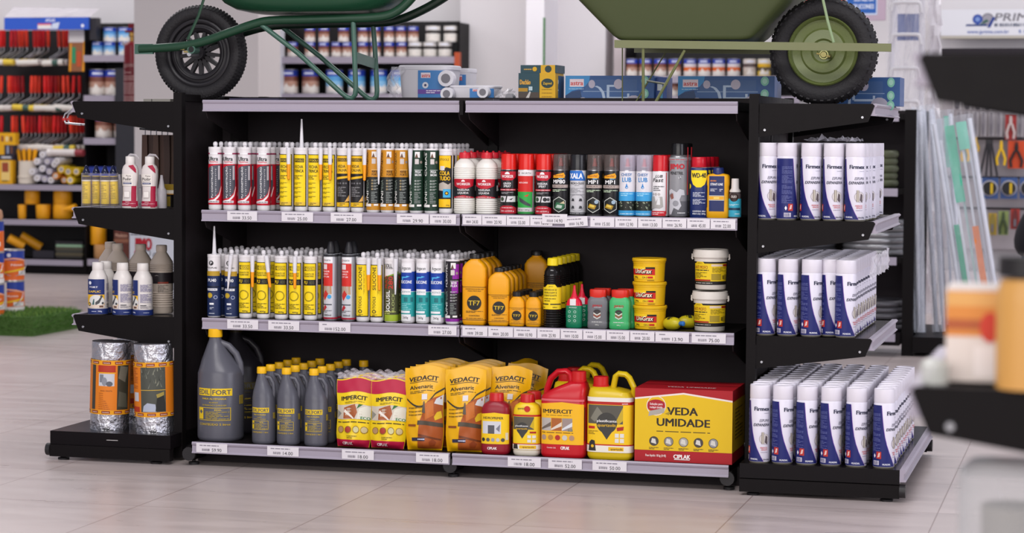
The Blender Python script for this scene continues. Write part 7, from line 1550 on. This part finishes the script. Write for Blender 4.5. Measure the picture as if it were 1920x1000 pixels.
b = MB().box(-w_, w_, 0, .09, 0, h_, M('#e2d6cf', .4)); A = Art(w_, h_); A.R(-1, 1, .48, .96, '#d98a3c'); A.R(-1, 1, .80, .95, '#e0a860'); A.R(-1, 1, .55, .66, '#b0582c'); A.C(.25, .58, .3, '#cf3a24', 16, .16); A.R(-.2, .9, .05, .38, '#f0e6e2'); A.put(b, flatmap(0)); b.obj('product_pack', label='blurred orange and white pack on the near shelf', cat='box', loc=((x0+x1)/2, YF+.07, zf2))
x0 = xo(1880); b = MB().loft([(0, .035), (.095, .036), (.112, .034), (.125, .030)], M('#cf9a52', .4), 20); b.xf(Matrix.Translation((0, 0, 0)))
t = thing('amber_jar', 'blurred amber jar with black lid on the near shelf, right edge', 'jar', (xo(1928), YF+.02, zf2)); b.obj('jar_body', t); MB().loft([(.128, .034), (.150, .034)], M('#1c1a1c', .5), 20).obj('lid', t)
MB().loft([(0, .016), (.022, .017), (.028, .010)], M('#d6d8d2', .2, .6, 'clear'), 16).obj('glass_bottle', label='small clear blurred bottle at the near shelf corner', cat='bottle', loc=(xo(1752), YF+.04, zf2))
zq = zf(885)
t = thing('clear_container', 'blurred clear container low at the bottom right corner', 'container', (xo(1900), YF+.1, zb3)); MB().loft([(0, .055), (.02, .062), (zq-zb3-.01, .062), (zq-zb3, .05)], M('#cfd0d2', .2, .35, 'clear'), 24, n=4).obj('container_body', t)
MB().loft([(.05, .03), (zq-zb3-.05, .036)], M('#8f8a82', .5), 18).obj('contents', t)
# ------------------------------------------------------------------ groups for repeated things
GROUPS = {'sealant_cartridge': 'sealant cartridges on the two long shelves', 'liquid_bottle': 'white ribbed bottles on the upper shelf', 'spray_can': 'spray cans on the upper shelf', 'lubricant_can': 'navy oil cans', 'rust_remover_bottle': 'yellow rust remover bottles', 'rust_phosphate_bottle': 'dark ribbed bottles',
          'oil_can': 'squeeze oil cans', 'powder_jar': 'powder jars', 'grease_tub': 'stacked grease tubs', 'paint_bucket': 'stacked buckets', 'grease_bulb': 'squeeze bulbs', 'admixture_jug': 'large jugs', 'admixture_bottle': 'grey one litre bottles', 'mortar_bag': 'red and yellow bags', 'mortar_pouch': 'golden yellow pouches',
          'plasticizer_bottle': 'plasticizer bottles', 'jerrycan': 'jerrycans', 'foam_can': 'foam cans on the right end shelves', 'epoxy_tube': 'small yellow tubes', 'polish_bottle': 'polishing paste bottles', 'dispensing_bottle': 'translucent cone bottles', 'additive_bottle': 'navy labelled bottles', 'ribbed_jug': 'ribbed beige jugs',
          'foil_roll': 'foil rolls', 'price_tag': 'price tags on the rails', 'shower_box': 'shower boxes', 'shower_kit_box': 'blue shower kit boxes', 'toilet_cistern': 'wrapped cisterns', 'paint_brush': 'hanging brushes', 'chrome_hanger': 'chrome hangers', 'paint_roller': 'hanging paint rollers', 'paint_can': 'paint cans at the back',
          'carton': 'cartons at the far left', 'spatula': 'spatulas in the cup', 'roller_sleeve': 'roller sleeves', 'tub': 'yellow tubs', 'mat_roll': 'yellow mat rolls', 'folded_mat': 'folded mats', 'utility_knife': 'carded knives', 'hanging_scraper': 'carded scrapers', 'tape_reel': 'carded reels', 'hose_coil': 'coils on the second gondola', 'wrapped_rack': 'leaning wrapped racks', 'wheelbarrow': 'wheelbarrows on top', 'carded_tool': 'carded tools', 'carded_pliers': 'carded pliers'}
for o in COL.objects:
    if o.parent is None and 'label' in o and o['label'] == 'x': print('UNLABELLED', o.name)
    if o.parent is None and 'label' in o:
        b = o.name.split('.')[0]
        if b in GROUPS: o['group'] = GROUPS[b]
        o['label'] = o['label'].replace('_', ' ')
